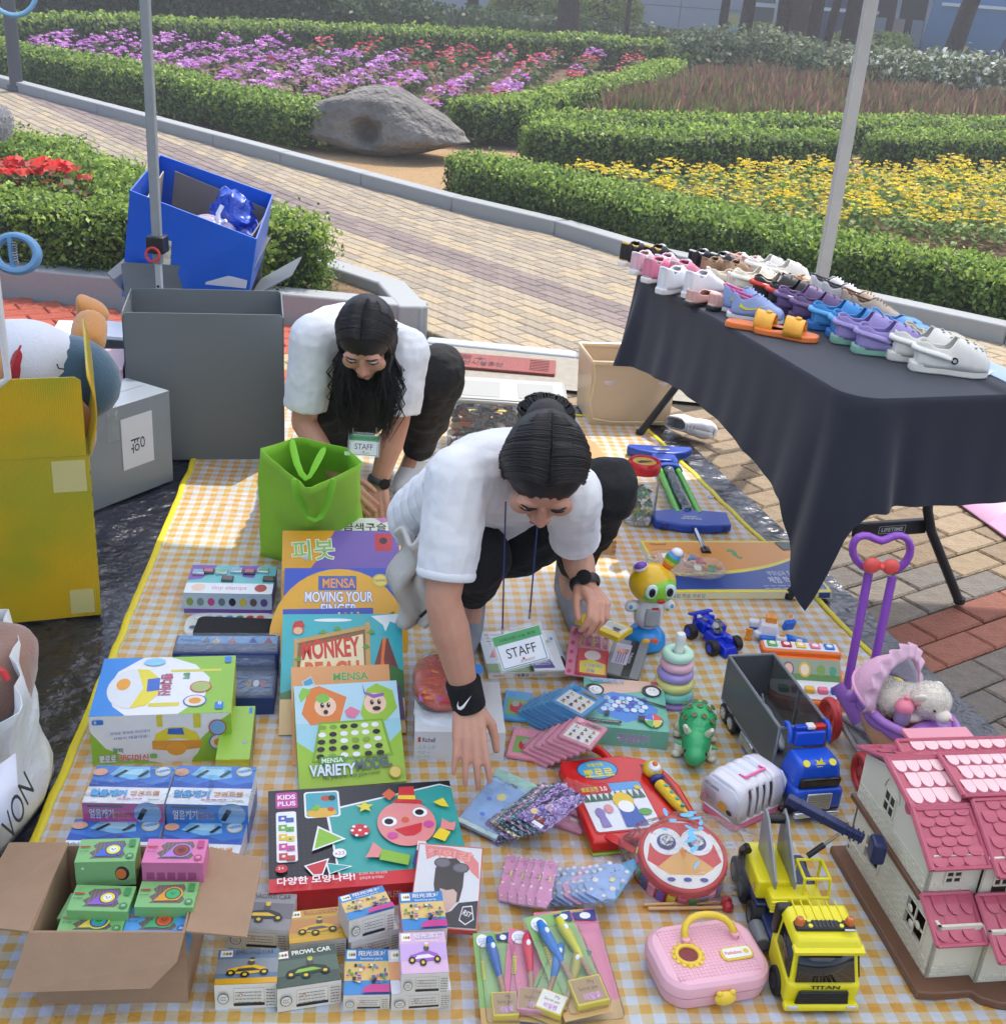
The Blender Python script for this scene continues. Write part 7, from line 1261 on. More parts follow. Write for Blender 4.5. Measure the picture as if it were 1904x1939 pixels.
bears(5,(1010,1716),(1040,1722),(975,1612),30,(938,1704),'#d993bb','#d993bb',lambda i:f'pink bear shaped fan in clear film, {ord_[i]} from the right of the pink row','pink bear fans in a row')
bears(8,(1098,1682),(1152,1712),(1080,1590),34,(1002,1692),'#96b3e0','#dba4c4',lambda i:f'light blue bear shaped fan in clear film, {ord_[i]} from the right of the blue row' if i%5!=3 else f'pale pink bear shaped fan among the light blue ones, {ord_[i]} from the right','blue bear fans in a row',z0=.02)
# penguin game box
def pg(a):
    a.rect(0,0,1,1,'#6fb8a4'); a.poly([(0,.7),(.4,1),(1,1),(1,.86),(.3,.66)],'#dcbca8'); a.poly([(0,.0),(0,.3),(.2,.2),(1,.62),(1,0)],'#6fb8a4'); a.poly([(.15,.28),(.16,.6),(.35,.72),(.68,.66),(.9,.42),(.86,.3),(.5,.12)],'#3f86d8'); 
    for i in range(6):
        for j in range(4): x=.24+.09*i+.045*(j%2); y=.36+.075*j; a.poly([(x+.042*math.cos(k*1.047),y+.042*1.1*math.sin(k*1.047)) for k in range(6)],['#dfe8f0','#9cc8ee','#4a5ac0','#b9d4ee'][(i*3+j)%4])
    for cx,cy in ((.13,.72),(.84,.78)): a.ell(cx,cy,.12,.12,'#1e2024'); a.ell(cx+.01,cy-.01,.085,.09,'#e9edf0'); a.cir(cx-.02,cy+.02,.008,'#1e2024'); a.cir(cx+.03,cy+.02,.008,'#1e2024')
    a.poly([(.0,.42),(.2,.52),(.22,.49),(.02,.38)],'#26282c'); a.poly([(.62,.62),(.66,.58),(1,.44),(1,.48)],'#26282c'); a.cir(.48,.5,.03,'#3a3c40'); a.cir(.48,.49,.02,'#e9edf0'); a.text('펭귄얼음깨기',.08,.88,.08,'#7a9ad8',w=.42,bold=.06,out='#e8eaf0',ow=.04); a.rect(.02,.06,.44,.11,'#1e2024',.01); a.text('DESIGNED BY JAEMIZONE KOREA',.05,.07,.028,'#e8e8e8',w=.36); a.cir(.82,.17,.12,'#26282c'); a.cir(.82,.17,.105,'#e6e7e2'); [a.poly([(.82,.17)]+[(.82+.1*math.cos(R_(90*k+t)),.17+.14*math.sin(R_(90*k+t))) for t in (5,30,60,85)],c) for k,c in enumerate(['#d8503c','#4a6ad0','#5ab04a','#e0c83a'])]; a.rect(.84,.92,.96,.97,'#c8405a')
    a.rect(.24,.2,.3,.28,'#26282c'); a.rect(.64,.14,.72,.24,'#26282c')
carton('penguin_game_box','teal ice table game box with two penguins on its lid','toy box',(1106,1373.5),(1266.9,1387.7),(1106,1281),(1107.5,1406),'#6fb8a4',z0=.012,Hh=.05,top=pg,front=lambda a:(a.rect(0,0,1,1,'#6db29e'),a.text('펭귄얼음깨기',.4,.25,.5,'#9a7ab8',w=.38,bold=.06,out='#d8e0e8',ow=.04)))
# red pen case
m_,w_,d_=fit((1122,1596),(1338,1574),(1092,1436),.046); zc=.046; m0=m_.copy(); m0.translation.z=.012; RED=PL('#d01f1c',.25); e=empty('sound_pen_case','red plastic activity case with handle, blue oval badge and yellow pen in its slot','toy case',mat=m0)
b=B(RED); P_=[(0,0),(w_,0),(w_*1.0,d_*.55),(w_*.93,d_*.8),(w_*.8,d_*.93),(w_*.6,d_),(0.05*w_,d_*.98),(0,d_*.9)]; b.prism(P_,.006,.034); b.build('case_body',e,bev=.006,seg=3)
b=B(PL('#9ab83c')); b.prism([(x*.99+.001,y*.99-.004) for x,y in P_],0,.006); b.build('green_base',e,bev=.002)
B(RED).tube([(w_*.08,d_*.97,.022),(w_*.09,d_*1.1,.022),(w_*.16,d_*1.2,.022),(w_*.36,d_*1.22,.022),(w_*.48,d_*1.14,.022),(w_*.52,d_*.98,.022)],.0115,12,flat=((0,0,1),.009)).build('handle',e,sub=1)
a=Art(w_,d_); a.z=.0345; a.ell(.33,.83,.19,.125,'#26357a',30); a.ell(.33,.83,.178,.115,'#4aa8dc',30); a.text('뽀로로',.33,.79,.1,'#e8dc3a',w=.27,bold=.07,anchor='c',out='#26357a',ow=.03); a.text('뽀롱뽀롱',.33,.89,.05,'#e8dc3a',w=.15,bold=.05,anchor='c'); a.rect(.06,.08,.66,.66,'#b81614',.03); a.rect(.075,.1,.645,.645,'#dfe6ec',.03); a.rect(.3,.55,.645,.645,'#5aa0dc'); a.rect(.075,.53,.36,.645,'#c81c1a',.02); a.text('뽀로로펜',.1,.56,.06,'#e8d83a',w=.15,bold=.05); a.text('3.0',.27,.56,.055,'#f0f0f0',w=.06,bold=.04)
[a.poly([(x,.44),(x+.03,.56),(x+.06,.44)],'#4a6a5a') for x in [.08+.055*k for k in range(10)]]; a.ell(.42,.42,.09,.1,'#e3c22c'); a.poly([(.34,.12),(.35,.36),(.5,.37),(.54,.12)],'#3a5fb0'); a.ell(.42,.35,.07,.07,'#eef0ec'); a.ell(.17,.3,.04,.06,'#8a7ab8'); a.poly([(.14,.14),(.15,.28),(.2,.28),(.22,.14)],'#8a7ab8'); a.ell(.26,.34,.04,.05,'#d8909a'); a.ell(.56,.27,.06,.04,'#5aa04a'); a.star(.6,.56,.035,'#e3c22c',8,.7); a.build(e)
b=B(M('#7a1210',rough=.4)); b.prism([(w_*.74,d_*.5),(w_*.74,d_*.85),(w_*.9,d_*.8),(w_*.94,d_*.5),(w_*.96,d_*.12),(w_*.86,d_*.06)],.0342,.0346); b.build('pen_recess',e)
b=B(PL('#e3bf2c')); b.tube([(w_*.8,d_*.55,.042),(w_*.855,d_*.3,.042),(w_*.92,d_*.08,.038)],[.0125,.012,.003],12); p_=b.build('pen',e); b=B(PL('#e3bf2c')); b.ell((w_*.8,d_*.72,.047),(.022,.024,.018)); b.build('pen_head',p_); b=B(PL('#e8e9ea')); b.ell((w_*.805,d_*.7,.057),(.016,.017,.01)); b.build('white_face_plate',p_); b=B(PL('#e2702c')); b.ell((w_*.805,d_*.69,.067),(.006,.007,.005)); b.build('orange_button',p_); b=B(PL('#2c3a80')); b.ell((w_*.8,d_*.6,.046),(.016,.008,.012)); b.build('blue_collar',p_)
for k in range(4): B(PL('#3aa08a')).cyl((w_*(.825+.016*k),d_*(.47-.08*k),.052),(w_*(.825+.016*k),d_*(.47-.08*k),.056),.0045,n=12).build('pen_button',p_)
# owl drum in film bag
c=G(1283,1655,.012); e=empty('toy_drum','round red toy drum with a big eyed owl face inside a clear bag','toy drum',mat=TM(c,4)); T=Matrix.Rotation(R_(14),4,'X'); b=B(PL('#cf2a2c')); b.T=T; b.cyl((0,0,.0),(0,0,.06),.088,.088,n=48); b.build('drum_shell',e,bev=.006,seg=3); b=B(M('#d8d2c8',rough=.4)); b.T=T; b.cyl((0,0,.06),(0,0,.064),.08,n=48); b.build('drum_skin',e)
b=B(PL('#c42828')); b.T=T; b.torus((0,0,.061),.083,.0055,n=48); b.torus((0,0,.004),.087,.005,n=48); b.build('hoop',e)
a=Art(.16,.16); a.cir(.5,.5,.49,'#e6e4e0',40); a.poly([(.2,.55),(.12,.85),(.35,.97),(.65,.97),(.88,.85),(.8,.55),(.5,.7)],'#cf3a38'); a.poly([(.04,.4),(.1,.65),(.4,.6),(.3,.2)],'#cf3a38'); a.poly([(.96,.4),(.9,.65),(.6,.6),(.7,.2)],'#cf3a38'); a.poly([(.15,.3),(.5,.6),(.85,.3),(.7,.2),(.3,.2)],'#e0a85a')
for x in (.31,.69): a.cir(x,.68,.2,'#e9ebee',28); a.cir(x,.67,.12,'#3f4680',24); a.cir(x,.68,.085,'#8f949c',18)
[a.ell(.3+.2*k,.13,.05,.03,'#4a4a96') for k in range(3)]; a.poly([(.45,.56),(.55,.56),(.5,.42)],'#e08a2c'); a.build(e,T@Matrix.Translation((-.08,-.08,.0645)))
for x in (-.03,.031): b=B(M('#c9ccd2',rough=.12,metal=.9,bump=.8,bs=60)); b.T=T; b.cyl((x,.029,.066),(x,.029,.069),.0135,n=20); b.build('silver_eye',e)
b=B(); b.T=T; rd=random.Random(2)
for k in range(26): a0=k/26*6.283; b.box((.0885*math.cos(a0),.0885*math.sin(a0),.03),(.004,.016,.03),M(['#d8d04a','#d86a9a','#4a9a5a','#3f5a9a','#e8a0b8','#7a5ab0'][k%6],rough=.3),rot=RZ(math.degrees(a0)))
b.build('side_pattern',e,kind='stuff')
BLB=M('#5fb4e0',rough=.4)
b=B(BLB); q0=G(1143,1700,.03)-c; q0=Matrix.Rotation(R_(-4),3,'Z')@q0; b.tube([(-.075,.0,.03),(-.105,-.02,.034),q0+Vector((.012,.0,.004)),q0],.014,8,flat=((0,0,1),.002)); b.build('blue_strap',e)
b=B(M('#cf2a2c',rough=.5)); b.tube([(-.085,.03,.03),(-.125,.05,.04),(-.135,.075,.03)],.014,8,flat=((0,.3,1),.003)); b.build('red_strap',e)
for k,(y,dx) in enumerate(((-.098,0),(-.108,.008))):
    s_=empty('drumstick',['upper wooden drumstick with a red ball, in front of the drum','lower wooden drumstick with a red ball, in front of the drum'][k],'drumstick',mat=TM(c+Vector((0,0,.008)),4)); B(M('#d8ae7a',rough=.5)).cyl((-.085+dx,y,.0),(.07,y+.012-.004*k,.0),.0035,n=10).build('stick',s_); B(PL('#b8323a')).ell((.078,y+.012-.004*k,.002),(.0115,.0115,.0115)).build('ball',s_)
crumple('film_bag','crinkled clear film bag with pale blue prints round the owl drum','plastic bag',lambda u,v:(lambda a,t:c+Vector((.02+(.135+.03*math.cos(2*a)+.02*math.cos(a))*math.cos(a)*math.sin(t)**.6,-.004+(.112)*math.sin(a)*math.sin(t)**.6,.05-.052*math.cos(t)+.0*t)))(6.283*u,math.pi*v),56,26,CL('#f8fbfd',a=.13,r=.03,b=.8,bs=22),.01,26)
b=B(M('#66b8e2',rough=.3)); rd=random.Random(6)
for k in range(14):
    x=rd.uniform(-.06,.045); y=rd.uniform(-.09,.1); z=.118-(abs(x)*.3)**1 - .25*max(0,abs(y)-.03)-.0; b.ell(c+Vector((x,y,max(.05,z))),(rd.uniform(.005,.017),rd.uniform(.003,.007),.0007),n=9,k=5,rot=RZ(rd.uniform(0,180)))
o=b.build('film_print',bpy.data.objects['film_bag'],kind='stuff')
# pink lunch box
m_,w_,d_=fit((1268,1884),(1474,1852),(1240,1757),.062); m0=m_.copy(); m0.translation.z=.012; PK=PL('#eab6c4',.35,var=.03); e=empty('lunch_box','pink ribbed toy lunch case with yellow handle, round window and yellow latch','toy case',mat=m0)
def rib(prof,n,nm,ph):
    b=B(PK); P_=rrect(w_,d_,.045,n,w_/2,d_/2)
    vs=[];k=len(P_)
    for (s,z) in prof:
        for i,(x,y) in enumerate(P_): q=1+(.006 if i%2 else 0)*(0<s); vs.append((w_/2+(x-w_/2)*s*q,d_/2+(y-d_/2)*s*q,z))
    b.add(vs,[(j*k+i,j*k+(i+1)%k,(j+1)*k+(i+1)%k,(j+1)*k+i) for j in range(len(prof)-1) for i in range(k)]+[tuple(range(k-1,-1,-1)),tuple(range((len(prof)-1)*k,len(prof)*k))]); return b.build(nm,e,sm=25)
rib([(.86,0),(.95,.006),(1,.03)],12,'lower_shell',0); rib([(1.0,.032),(1.0,.04),(.97,.05),(.9,.056),(.8,.058)],12,'lid',1)
b=B(M('#d493a6',rough=.5)); 
for k in range(22): x=w_*(.13+.74*k/21); b.box((x,d_/2,.0583),(.0016,d_*.78,.0016),PK)
for k in range(17): y=d_*(.13+.74*k/16); b.box((w_/2,y,.0583),(w_*.76,.0012,.0012),PK)
b.build('ribs',e,kind='stuff')
YL=PL('#e9c83e'); hp=[(w_*.34,d_*.66,.058),(w_*.33,d_*.74,.075),(w_*.4,d_*.84,.088),(w_*.58,d_*.86,.09),(w_*.74,d_*.78,.086),(w_*.8,d_*.68,.07),(w_*.8,d_*.64,.058)]; B(YL).tube(hp,.0075,12).build('handle',e,sub=1)
for p in (hp[0],hp[-1]): B(PL('#e8a8b8')).cyl((p[0],p[1],.056),(p[0],p[1],.068),.0085,n=14).build('handle_mount',e,bev=.002)
b=B(YL); 
wx,wy=w_*.3,d_*.46; b.torus((wx,wy,.0595),.0215,.0045,n=30); [b.ell((wx+.026*math.cos(k*.449),wy+.026*math.sin(k*.449),.0595),(.005,.005,.003),n=8,k=5) for k in range(14)]; b.build('window_ring',e); B(M('#7a1c24',rough=.35)).cyl((wx,wy,.0575),(wx,wy,.0592),.019,n=26).build('window',e)
b=B(YL); b.prism(rrect(w_*.3,d_*.2,.012,5,w_*.73,d_*.38),.058,.062); lbp=b.build('label_frame',e,bev=.0015); a=Art(w_*.25,d_*.15); a.rect(0,0,1,1,'#e9ece6',.1); a.text('Peekaboo',.05,.35,.35,'#d8605a',w=.62,bold=.05); a.ell(.84,.5,.1,.25,'#e8c83a'); a.build(lbp,Matrix.Translation((w_*.605,d_*.305,.0622)))
b=B(YL); b.ell((w_*.5,-.008,.03),(.02,.01,.014)); b.ell((w_*.5-.012,-.008,.042),(.006,.005,.005)); b.ell((w_*.5+.012,-.008,.042),(.006,.005,.005)); b.build('latch',e)
# stacking rings
c=G(1271,1325,.012); e=empty('ring_stacker','pastel ring stacking tower with a white post','stacking toy',loc=c); B(PL('#9f83c8')).lathe([(0,0),(.05,0),(.056,.004),(.056,.01),(.04,.016),(.02,.018),(0,.018)],40).build('base',e); B(PL('#e6e8e4')).lathe([(.014,.015),(.011,.16),(.0125,.172),(.0135,.18),(.01,.19),(0,.191)],24).build('post',e)
for k,(col,R0,r) in enumerate((('#82cfc8',.037,.0145),('#dfe08a',.034,.0145),('#a99ad8',.0315,.014),('#e8b6c6',.0285,.0135),('#b9e2cc',.0265,.0135))): B(PL(col,.25)).torus((.0015*math.sin(k*3),.0,.026+.0265*k),R0,r,n=40,k=14).build('ring',e)
# dinosaur
c=G(1312,1440,.012); e=empty('toy_dinosaur','green plastic triceratops toy with a hole pattern on its back and white horns','toy dinosaur',mat=TM(c,-8)); GR=PL('#35a86a',.3)
b=B(GR); b.ell((0,.06,.062),(.044,.058,.048)); b.ell((0,.0,.048),(.034,.04,.034)); b.ell((0,-.03,.036),(.026,.03,.024)); b.ell((0,.135,.05),(.018,.022,.014)); b.ell((0,.122,.05),(.014,.025,.014)); finish(b,'body',e,.003,4)
b=B(M('#8a4a24',rough=.4)); bb=B(PL('#2f9a5e'))
for j,(yy,zz,n,sp) in enumerate(((.03,.096,4,1.0),(.06,.109,5,1.0),(.09,.1,4,1.0))):
    for k in range(n):
        a0=(k-(n-1)/2)*.52; nrm_=Vector((math.sin(a0),(yy-.06)*9*.5,math.cos(a0))).normalized(); pp=Vector((.0445*math.sin(a0)*1.0,yy,.062+.0485*math.cos(a0)*(1-abs(yy-.06)*4.2))); rt_=nrm_.to_track_quat('Z','Y').to_matrix(); b.cyl(pp-nrm_*.002,pp+nrm_*.0012,.0062,n=16); bb.torus(pp+nrm_*.0012,.0068,.0012,n=16,k=6,rot=rt_)
b.build('holes',e,kind='stuff'); bb.build('hole_rims',e,kind='stuff')
for s_ in (-1,1):
    b=B(PL('#e6e2cf')); b.tube([(s_*.022,.0,.075),(s_*.03,-.012,.095),(s_*.026,-.028,.102)],[.008,.006,.001],12); b.build('horn',e); b=B(GR); b.tube([(s_*.036,-.012,.05),(s_*.05,-.016,.052)],[.006,.001],8); b.build('spike',e); B(M('#15181a',rough=.15)).ell((s_*.023,-.034,.044),(.0035,.003,.0055)).build('eye',e)
    for y in (.02,.1): b=B(PL('#dfe0cd')); b.ell((s_*.034,y,.016),(.015,.018,.016)); b.ell((s_*.04,y-.014,.008),(.012,.01,.008)); b.build('leg',e)
# pet carrier
m_,w_,d_=fit((1352,1562),(1440,1500),(1330,1480),.012); c=G(1400,1532,.012); ang=-52; e=empty('pet_carrier','white and pink toy pet carrier with slatted sides','toy pet carrier',mat=TM(c,ang+90)); WH=PL('#dfe0ea',.25)
b=B(PL('#ee7aa6')); b.prism(rrect(.15,.105,.02,6),0,.02); b.build('pink_base',e,bev=.005,seg=3); b=B(WH); b.prism(rrect(.154,.109,.022,6),.02,.026); b.build('rim',e,bev=.002)
def cf(u,v):
    x=.073*(2*u-1); t=math.pi*v; sx=1-.16*(abs(2*u-1))**6*math.sin(t); y=.052*math.copysign(abs(math.cos(t))**.45,math.cos(t))*sx; z=.024+.078*abs(math.sin(t))**.4*(1-.12*(abs(2*u-1))**8); z+=.003*(math.sin(u*34)>.2)*(z>.09); return (x,y,z)
for k in range(5):
    u0,u1=((0,.2),(.27,.36),(.42,.5),(.56,.64),(.72,1.0))[k]; b=B(WH); b.grid(lambda u,v:cf(u0+(u1-u0)*u,v),5,22); b.build('shell_rib',e,solid=.004,sm=60)
b=B(WH); b.grid(lambda u,v:cf(.02+.96*u,.24+.52*v),24,10); b.build('roof',e,solid=.0035,sm=60)
for x in (-.0735,.0735): b=B(WH); b.add([(x,.05,.024),(x,-.05,.024),(x,-.052,.08),(x,-.035,.095),(x,.035,.095),(x,.052,.08)],[(0,1,2,3,4,5)]); b.build('end_wall',e,solid=.004)
B(PL('#ef6fa4')).tube([(-.03,-.006,.106),(-.03,-.022,.109),(.03,-.022,.109),(.03,-.006,.106)],.0035,8,flat=((0,0,1),.0028)).build('handle',e); b=B(M('#c8d8ee',rough=.3)); b.prism(rrect(.078,.04,.015,5,0,.004),.1035,.1045); b.build('handle_recess',e)
b=B(PL('#e8b46a')); b.ell((-.02,-.01,.045),(.02,.018,.022)); b.ell((.02,.0,.04),(.018,.018,.018),PL('#e89ab0')); b.build('toy_pieces_inside',e,kind='stuff'); a=Art(.1,.06); a.text('PET CARRIER',.05,.75,.12,'#3a4a8a',w=.4); a.ell(.6,.3,.12,.18,'#e0a83a'); a.ell(.8,.22,.08,.1,'#3a3a2a'); a.lines(.05,.6,.35,5,.1,'#9a7a9a',.03); a.cir(.12,.3,.06,'#d87a9a'); a.build(e,face_m((-.0762,.048,.028),(0,-1,0),(0,0,1)))
# robot toy
c=G(1219,1222,.012); e=empty('robot_toy','yellow headed toy robot with a green smiling face, rainbow ear and blue base','toy robot',mat=TM(c,12)); B(PL('#2d8fdc',.25)).lathe([(0,0),(.048,0),(.056,.012),(.053,.035),(.038,.055),(.02,.062),(0,.063)],36).build('base',e); B(PL('#dfe1e8',.3)).lathe([(.015,.055),(.036,.075),(.04,.1),(.036,.13),(.024,.148),(0,.15)],32).build('torso',e)
b=B(PL('#9ea2a6',.5)); b.grid(lambda u,v:(lambda a,z:(( .0372+.0*z)*math.sin(a)*(1.05 if .085<z<.12 else .99),-(.0372)*math.cos(a)*1.06,z))(R_(-32+64*u),.078+.052*v),10,8); b.build('chest_screen',e,solid=.002)
b=B(PL('#e3b928',.25)); b.ell((.0,.0,.19),(.063,.056,.054),n=32,k=20); b.build('head',e); b=B(PL('#86c93c',.2)); b.ell((.006,-.014,.186),(.052,.046,.041),n=28,k=18,e=.85); b.build('face_plate',e)
for s_ in (-1,1):
    x=.006+s_*.024; o=B(PL('#cfe6e6',.15)).ell((x,-.054,.192),(.018,.007,.021)).build('eye',e); B(M('#15171a',rough=.1)).ell((x-.001,-.0605,.192),(.009,.004,.013)).build('pupil',o)
b=B(PL('#b8342c')); b.ell((.008,-.061,.166),(.012,.004,.0065)); b.build('mouth',e); b=B(PL('#dfe0e4')); b.ell((-.04,-.002,.24),(.021,.017,.014),rot=RY(-20)); q=b.build('ear',e); B(PL('#7a4ab0')).ell((-.042,-.008,.246),(.018,.012,.01),rot=RY(-20)).build('ear_pad',q)
b=B(); rb=['#d8382c','#e8862c','#e8d03a','#5ab04a','#3f8ad0','#e6e8ee']; pts=[Vector((.028,0,.228))+Vector((.028,0,.05))*t for t in (0,.2,.38,.56,.74,1)]; rr=[.009,.013,.017,.02,.02,.013]
for i in range(5): b.cyl(pts[i],pts[i+1],rr[i],rr[i+1],18,PL(rb[i]))
b.ell(pts[5],(.016,.016,.012),PL('#e6e8ee')); b.build('rainbow_ear',e)
for s_ in (-1,1): b=B(PL('#e2e4ea')); b.ell((s_*.05,-.004,.125),(.02,.016,.016),rot=RY(s_*25)); q=b.build('arm',e); B(PL('#4aa8d8')).ell((s_*.056,-.017,.128),(.006,.004,.006)).build('arm_spot',q); B(PL('#6ab04a')).ell((s_*.045,-.018,.118),(.005,.003,.004)).build('arm_spot',q)
for x,col in ((-.014,'#e8b83a'),(.008,'#d8602c')): B(PL(col)).ell((x,-.046,.036),(.013,.006,.012)).build('button',e); 
B(PL('#cf3a34')).box((.004,-.0385,.132),(.018,.003,.006)).build('name_plate',e)
# blue transforming car
c=G(1350,1220,.012); e=empty('blue_car_robot','dark blue transforming racing car toy with exposed wheels','toy car',mat=TM(c,-62)); DB=PL('#0f2fc0',.28); BK=M('#17181b',rough=.5); GYP=PL('#6d7076')
b=B(DB); b.box((.05,0,.022),(.07,.05,.02),rot=RY(8),tp=(.6,.7)); b.box((.01,0,.03),(.05,.062,.026),tp=(.8,.8)); b.box((-.045,0,.038),(.05,.05,.03),tp=(.7,.8)); b.build('chassis',e,bev=.003); rd=random.Random(12); b=B(DB)
for k in range(14): b.box((rd.uniform(-.07,.05),rd.uniform(-.035,.035),rd.uniform(.03,.055)),(rd.uniform(.014,.035),rd.uniform(.01,.022),rd.uniform(.008,.02)),rot=RZ(rd.uniform(-40,40))@RX(rd.uniform(-25,25)),tp=(.7,.8))
b.build('armour_plates',e,bev=.0015,kind='stuff'); b=B(GYP)
for k in range(8): b.box((rd.uniform(-.06,.03),rd.uniform(-.02,.02),.055),(.014,.01,.008),rot=RZ(rd.uniform(0,90)))
b.build('engine_details',e,kind='stuff'); b=B(DB); b.box((-.075,0,.06),(.02,.07,.006),rot=RY(-18)); b.box((-.07,.02,.045),(.012,.006,.03)); b.box((-.07,-.02,.045),(.012,.006,.03)); b.build('spoiler',e,bev=.001)
for x,y in ((-.05,-.042),(-.05,.042),(.045,-.038),(.045,.038)): o=B(BK).cyl((x,y-.011,.021),(x,y+.011,.021),.021,n=22).build('wheel',e,bev=.003); B(PL('#1c3fd0')).cyl((x,y-.0125,.021),(x,y+.0125,.021),.011,n=14).build('rim',o)
B(M('#d9dcdf',rough=.2,metal=.6)).cyl((.0,-.006,.056),(.006,-.006,.064),.009,n=16).build('mirror_disc',e)
# white blue robot truck
c=G(1462,1215,.012); e=empty('white_blue_robot','white, blue and orange transforming rescue robot toy lying on the mat','toy robot',mat=TM(c,-8)); WB_=PL('#d6dae6',.3); LB=PL('#2470d8',.28); OR=PL('#e8962c',.3)
b=B(WB_); b.box((-.015,.01,.032),(.062,.055,.04),tp=(.72,.7)); b.build('torso',e,bev=.003); b=B(OR); b.box((-.012,.02,.06),(.03,.026,.016)); b.box((-.012,.02,.0685),(.0015,.026,.003)); b.build('top_block',e,bev=.002); b=B(LB); b.box((.0,-.015,.014),(.075,.026,.022)); b.box((.06,.0,.012),(.06,.022,.02),rot=RZ(-14)); b.box((.04,.035,.04),(.034,.014,.032),rot=RZ(30)@RX(20)); b.box((-.05,.03,.02),(.03,.02,.02)); b.build('blue_limbs',e,bev=.003,kind='stuff')
b=B(WB_); b.box((-.055,.03,.034),(.028,.022,.018)); b.box((.018,-.026,.026),(.028,.02,.016)); b.box((.068,-.016,.02),(.016,.012,.012)); b.box((-.045,-.01,.024),(.02,.02,.014),rot=RZ(40)); b.build('white_limbs',e,bev=.003,kind='stuff'); b=B(OR); b.box((-.068,-.012,.02),(.016,.005,.028)); b.box((-.068,-.012,.034),(.02,.006,.006)); b.box((-.068,-.012,.006),(.02,.006,.006)); b.box((.02,-.024,.037),(.014,.006,.004)); b.build('orange_handle',e,bev=.0015)
for k in (0,1): b=B(LB if k else WB_); b.box((.1,-.002-.016*k,.008),(.07,.01,.007),rot=RZ(-22)); q=b.build('blade',e,bev=.002); B(M('#55504a')).box((.098,-.002-.016*k,.012),(.06,.002,.002),rot=RZ(-22)).build('blade_groove',q)
a=Art(.02,.02); a.cir(.5,.5,.45,'#dfe3ea'); a.cir(.5,.5,.36,'#d8a05a'); a.build(e,Matrix.Translation((.03,.03,.058))@RX(60).to_4x4())
# piano toy
m_,w_,d_=fit((1455,1318),(1640,1330),(1452,1232),.05); c=G(1452,1316,.012); m0=m_.copy(); m0.translation=Vector((m_.translation.x,m_.translation.y,.012)); w_=.2; d_=.17; e=empty('piano_toy','orange and white toy piano with a picture panel and candy coloured keys','toy piano',mat=m0); ORG=PL('#e8752c',.3)
b=B(ORG); b.prism([(0.0,.03),(.02,.005),(.07,-.012),(.15,-.012),(.2,.005),(.215,.03),(.2,d_*.62),(.01,d_*.62)],0,.034); b.build('keyboard_body',e,bev=.005,seg=3); b=B(ORG); b.prism([(0,0),(.21,0),(.2,.07),(.01,.07)],0,.03,T=Matrix.Translation((0,d_*.6,.012))@Matrix.Rotation(R_(48),4,'X')); b.build('picture_panel',e,bev=.005); b=B(ORG); b.box((.105,d_*.93,.082),(.205,.05,.024)); b.build('top_bar',e,bev=.007,seg=3)
b=B(PL('#dfe3e8')); b.prism([(0.012,.032),(.03,.012),(.07,0),(.15,0),(.19,.012),(.203,.032),(.195,d_*.55),(.018,d_*.55)],.034,.038); b.build('white_panel',e,bev=.001); B(PL('#dfe3e8')).box((.105,d_*.93,.0948),(.19,.038,.003)).build('white_strip',e,bev=.001)
for k,cc in enumerate(['#5ab04a','#c8202c','#e8c83a','#ee7a9a','#2f7ad8']): B(PL(cc,.2)).box((.03+.037*k,d_*.93,.098),(.026,.026,.006)).build('picture_key',e,bev=.004,seg=3); B(PL('#e2e4e0')).cyl((.03+.037*k,d_*.93,.1011),(.03+.037*k,d_*.93,.1014),.008,n=16).build('key_print',e)
for k,cc in enumerate(['#4a9a5a','#c8202c','#e8b83a','#ee7a9a','#2f5ad8']): B(PL(cc,.2)).box((.042+.033*k,.032,.044),(.025,.02,.014)).build('key',e,bev=.004,seg=3)
a=Art(.19,.055); a.rect(0,0,1,1,'#8fa08a'); a.rect(0,0,1,.3,'#5a8a4a'); [a.ell(x,.5,r*.22,r,cc) for x,r,cc in ((.12,.25,'#8a6a6a'),(.3,.34,'#7a4a7a'),(.3,.26,'#dfb8a0'),(.52,.36,'#d8b83a'),(.52,.26,'#e6d8c0'),(.74,.26,'#7aa04a'),(.9,.22,'#4a9a7a'))]; a.build(e,Matrix.Translation((.01,d_*.6,.012))@Matrix.Rotation(R_(48),4,'X')@Matrix.Translation((0,.008,.0303)))
# shark truck
m_=TM(G(1362,1352,.012),-77); e=empty('shark_truck','toy truck with an open grey see-through trailer and blue cab, toy sharks inside','toy truck',mat=m_); LL,WW=.30,.115; BL2=PL('#1f55d0',.25); DG=PL('#55595d',.3); CLR=M('#4f5357',rough=.15,alpha=.75)
b=B(BL2); b.b0(-.01,0.004,.03,LL+.03,WW-.004,.045); b.build('chassis',e,bev=.002)
tz0,tz1=.045,.165
for nm,y in (('trailer_side',0),('trailer_side',WW)):
    b=B(DG if y==0 else CLR); 
    if y: b.b0(.0,y-.002,tz0,LL,y,tz1)
    else: b.b0(.0,y-.001,tz0,LL,y+.002,tz1)
    b.build(nm,e)
b=B(PL('#7d8286',.3)); 
for (p,q) in (((0,0,tz1),(LL,0,tz1)),((0,WW,tz1),(LL,WW,tz1)),((0,0,tz1),(0,WW,tz1)),((LL,0,tz1),(LL,WW,tz1)),((0,0,tz0),(0,0,tz1)),((0,WW,tz0),(0,WW,tz1)),((LL,0,tz0),(LL,0,tz1)),((LL,WW,tz0),(LL,WW,tz1)),((0,WW,tz0),(LL,WW,tz0)),((0,0,tz0),(LL,0,tz0)),((LL*.5,WW,tz0),(LL*.5,WW,tz1))): b.tube([p,q],.0035,6)
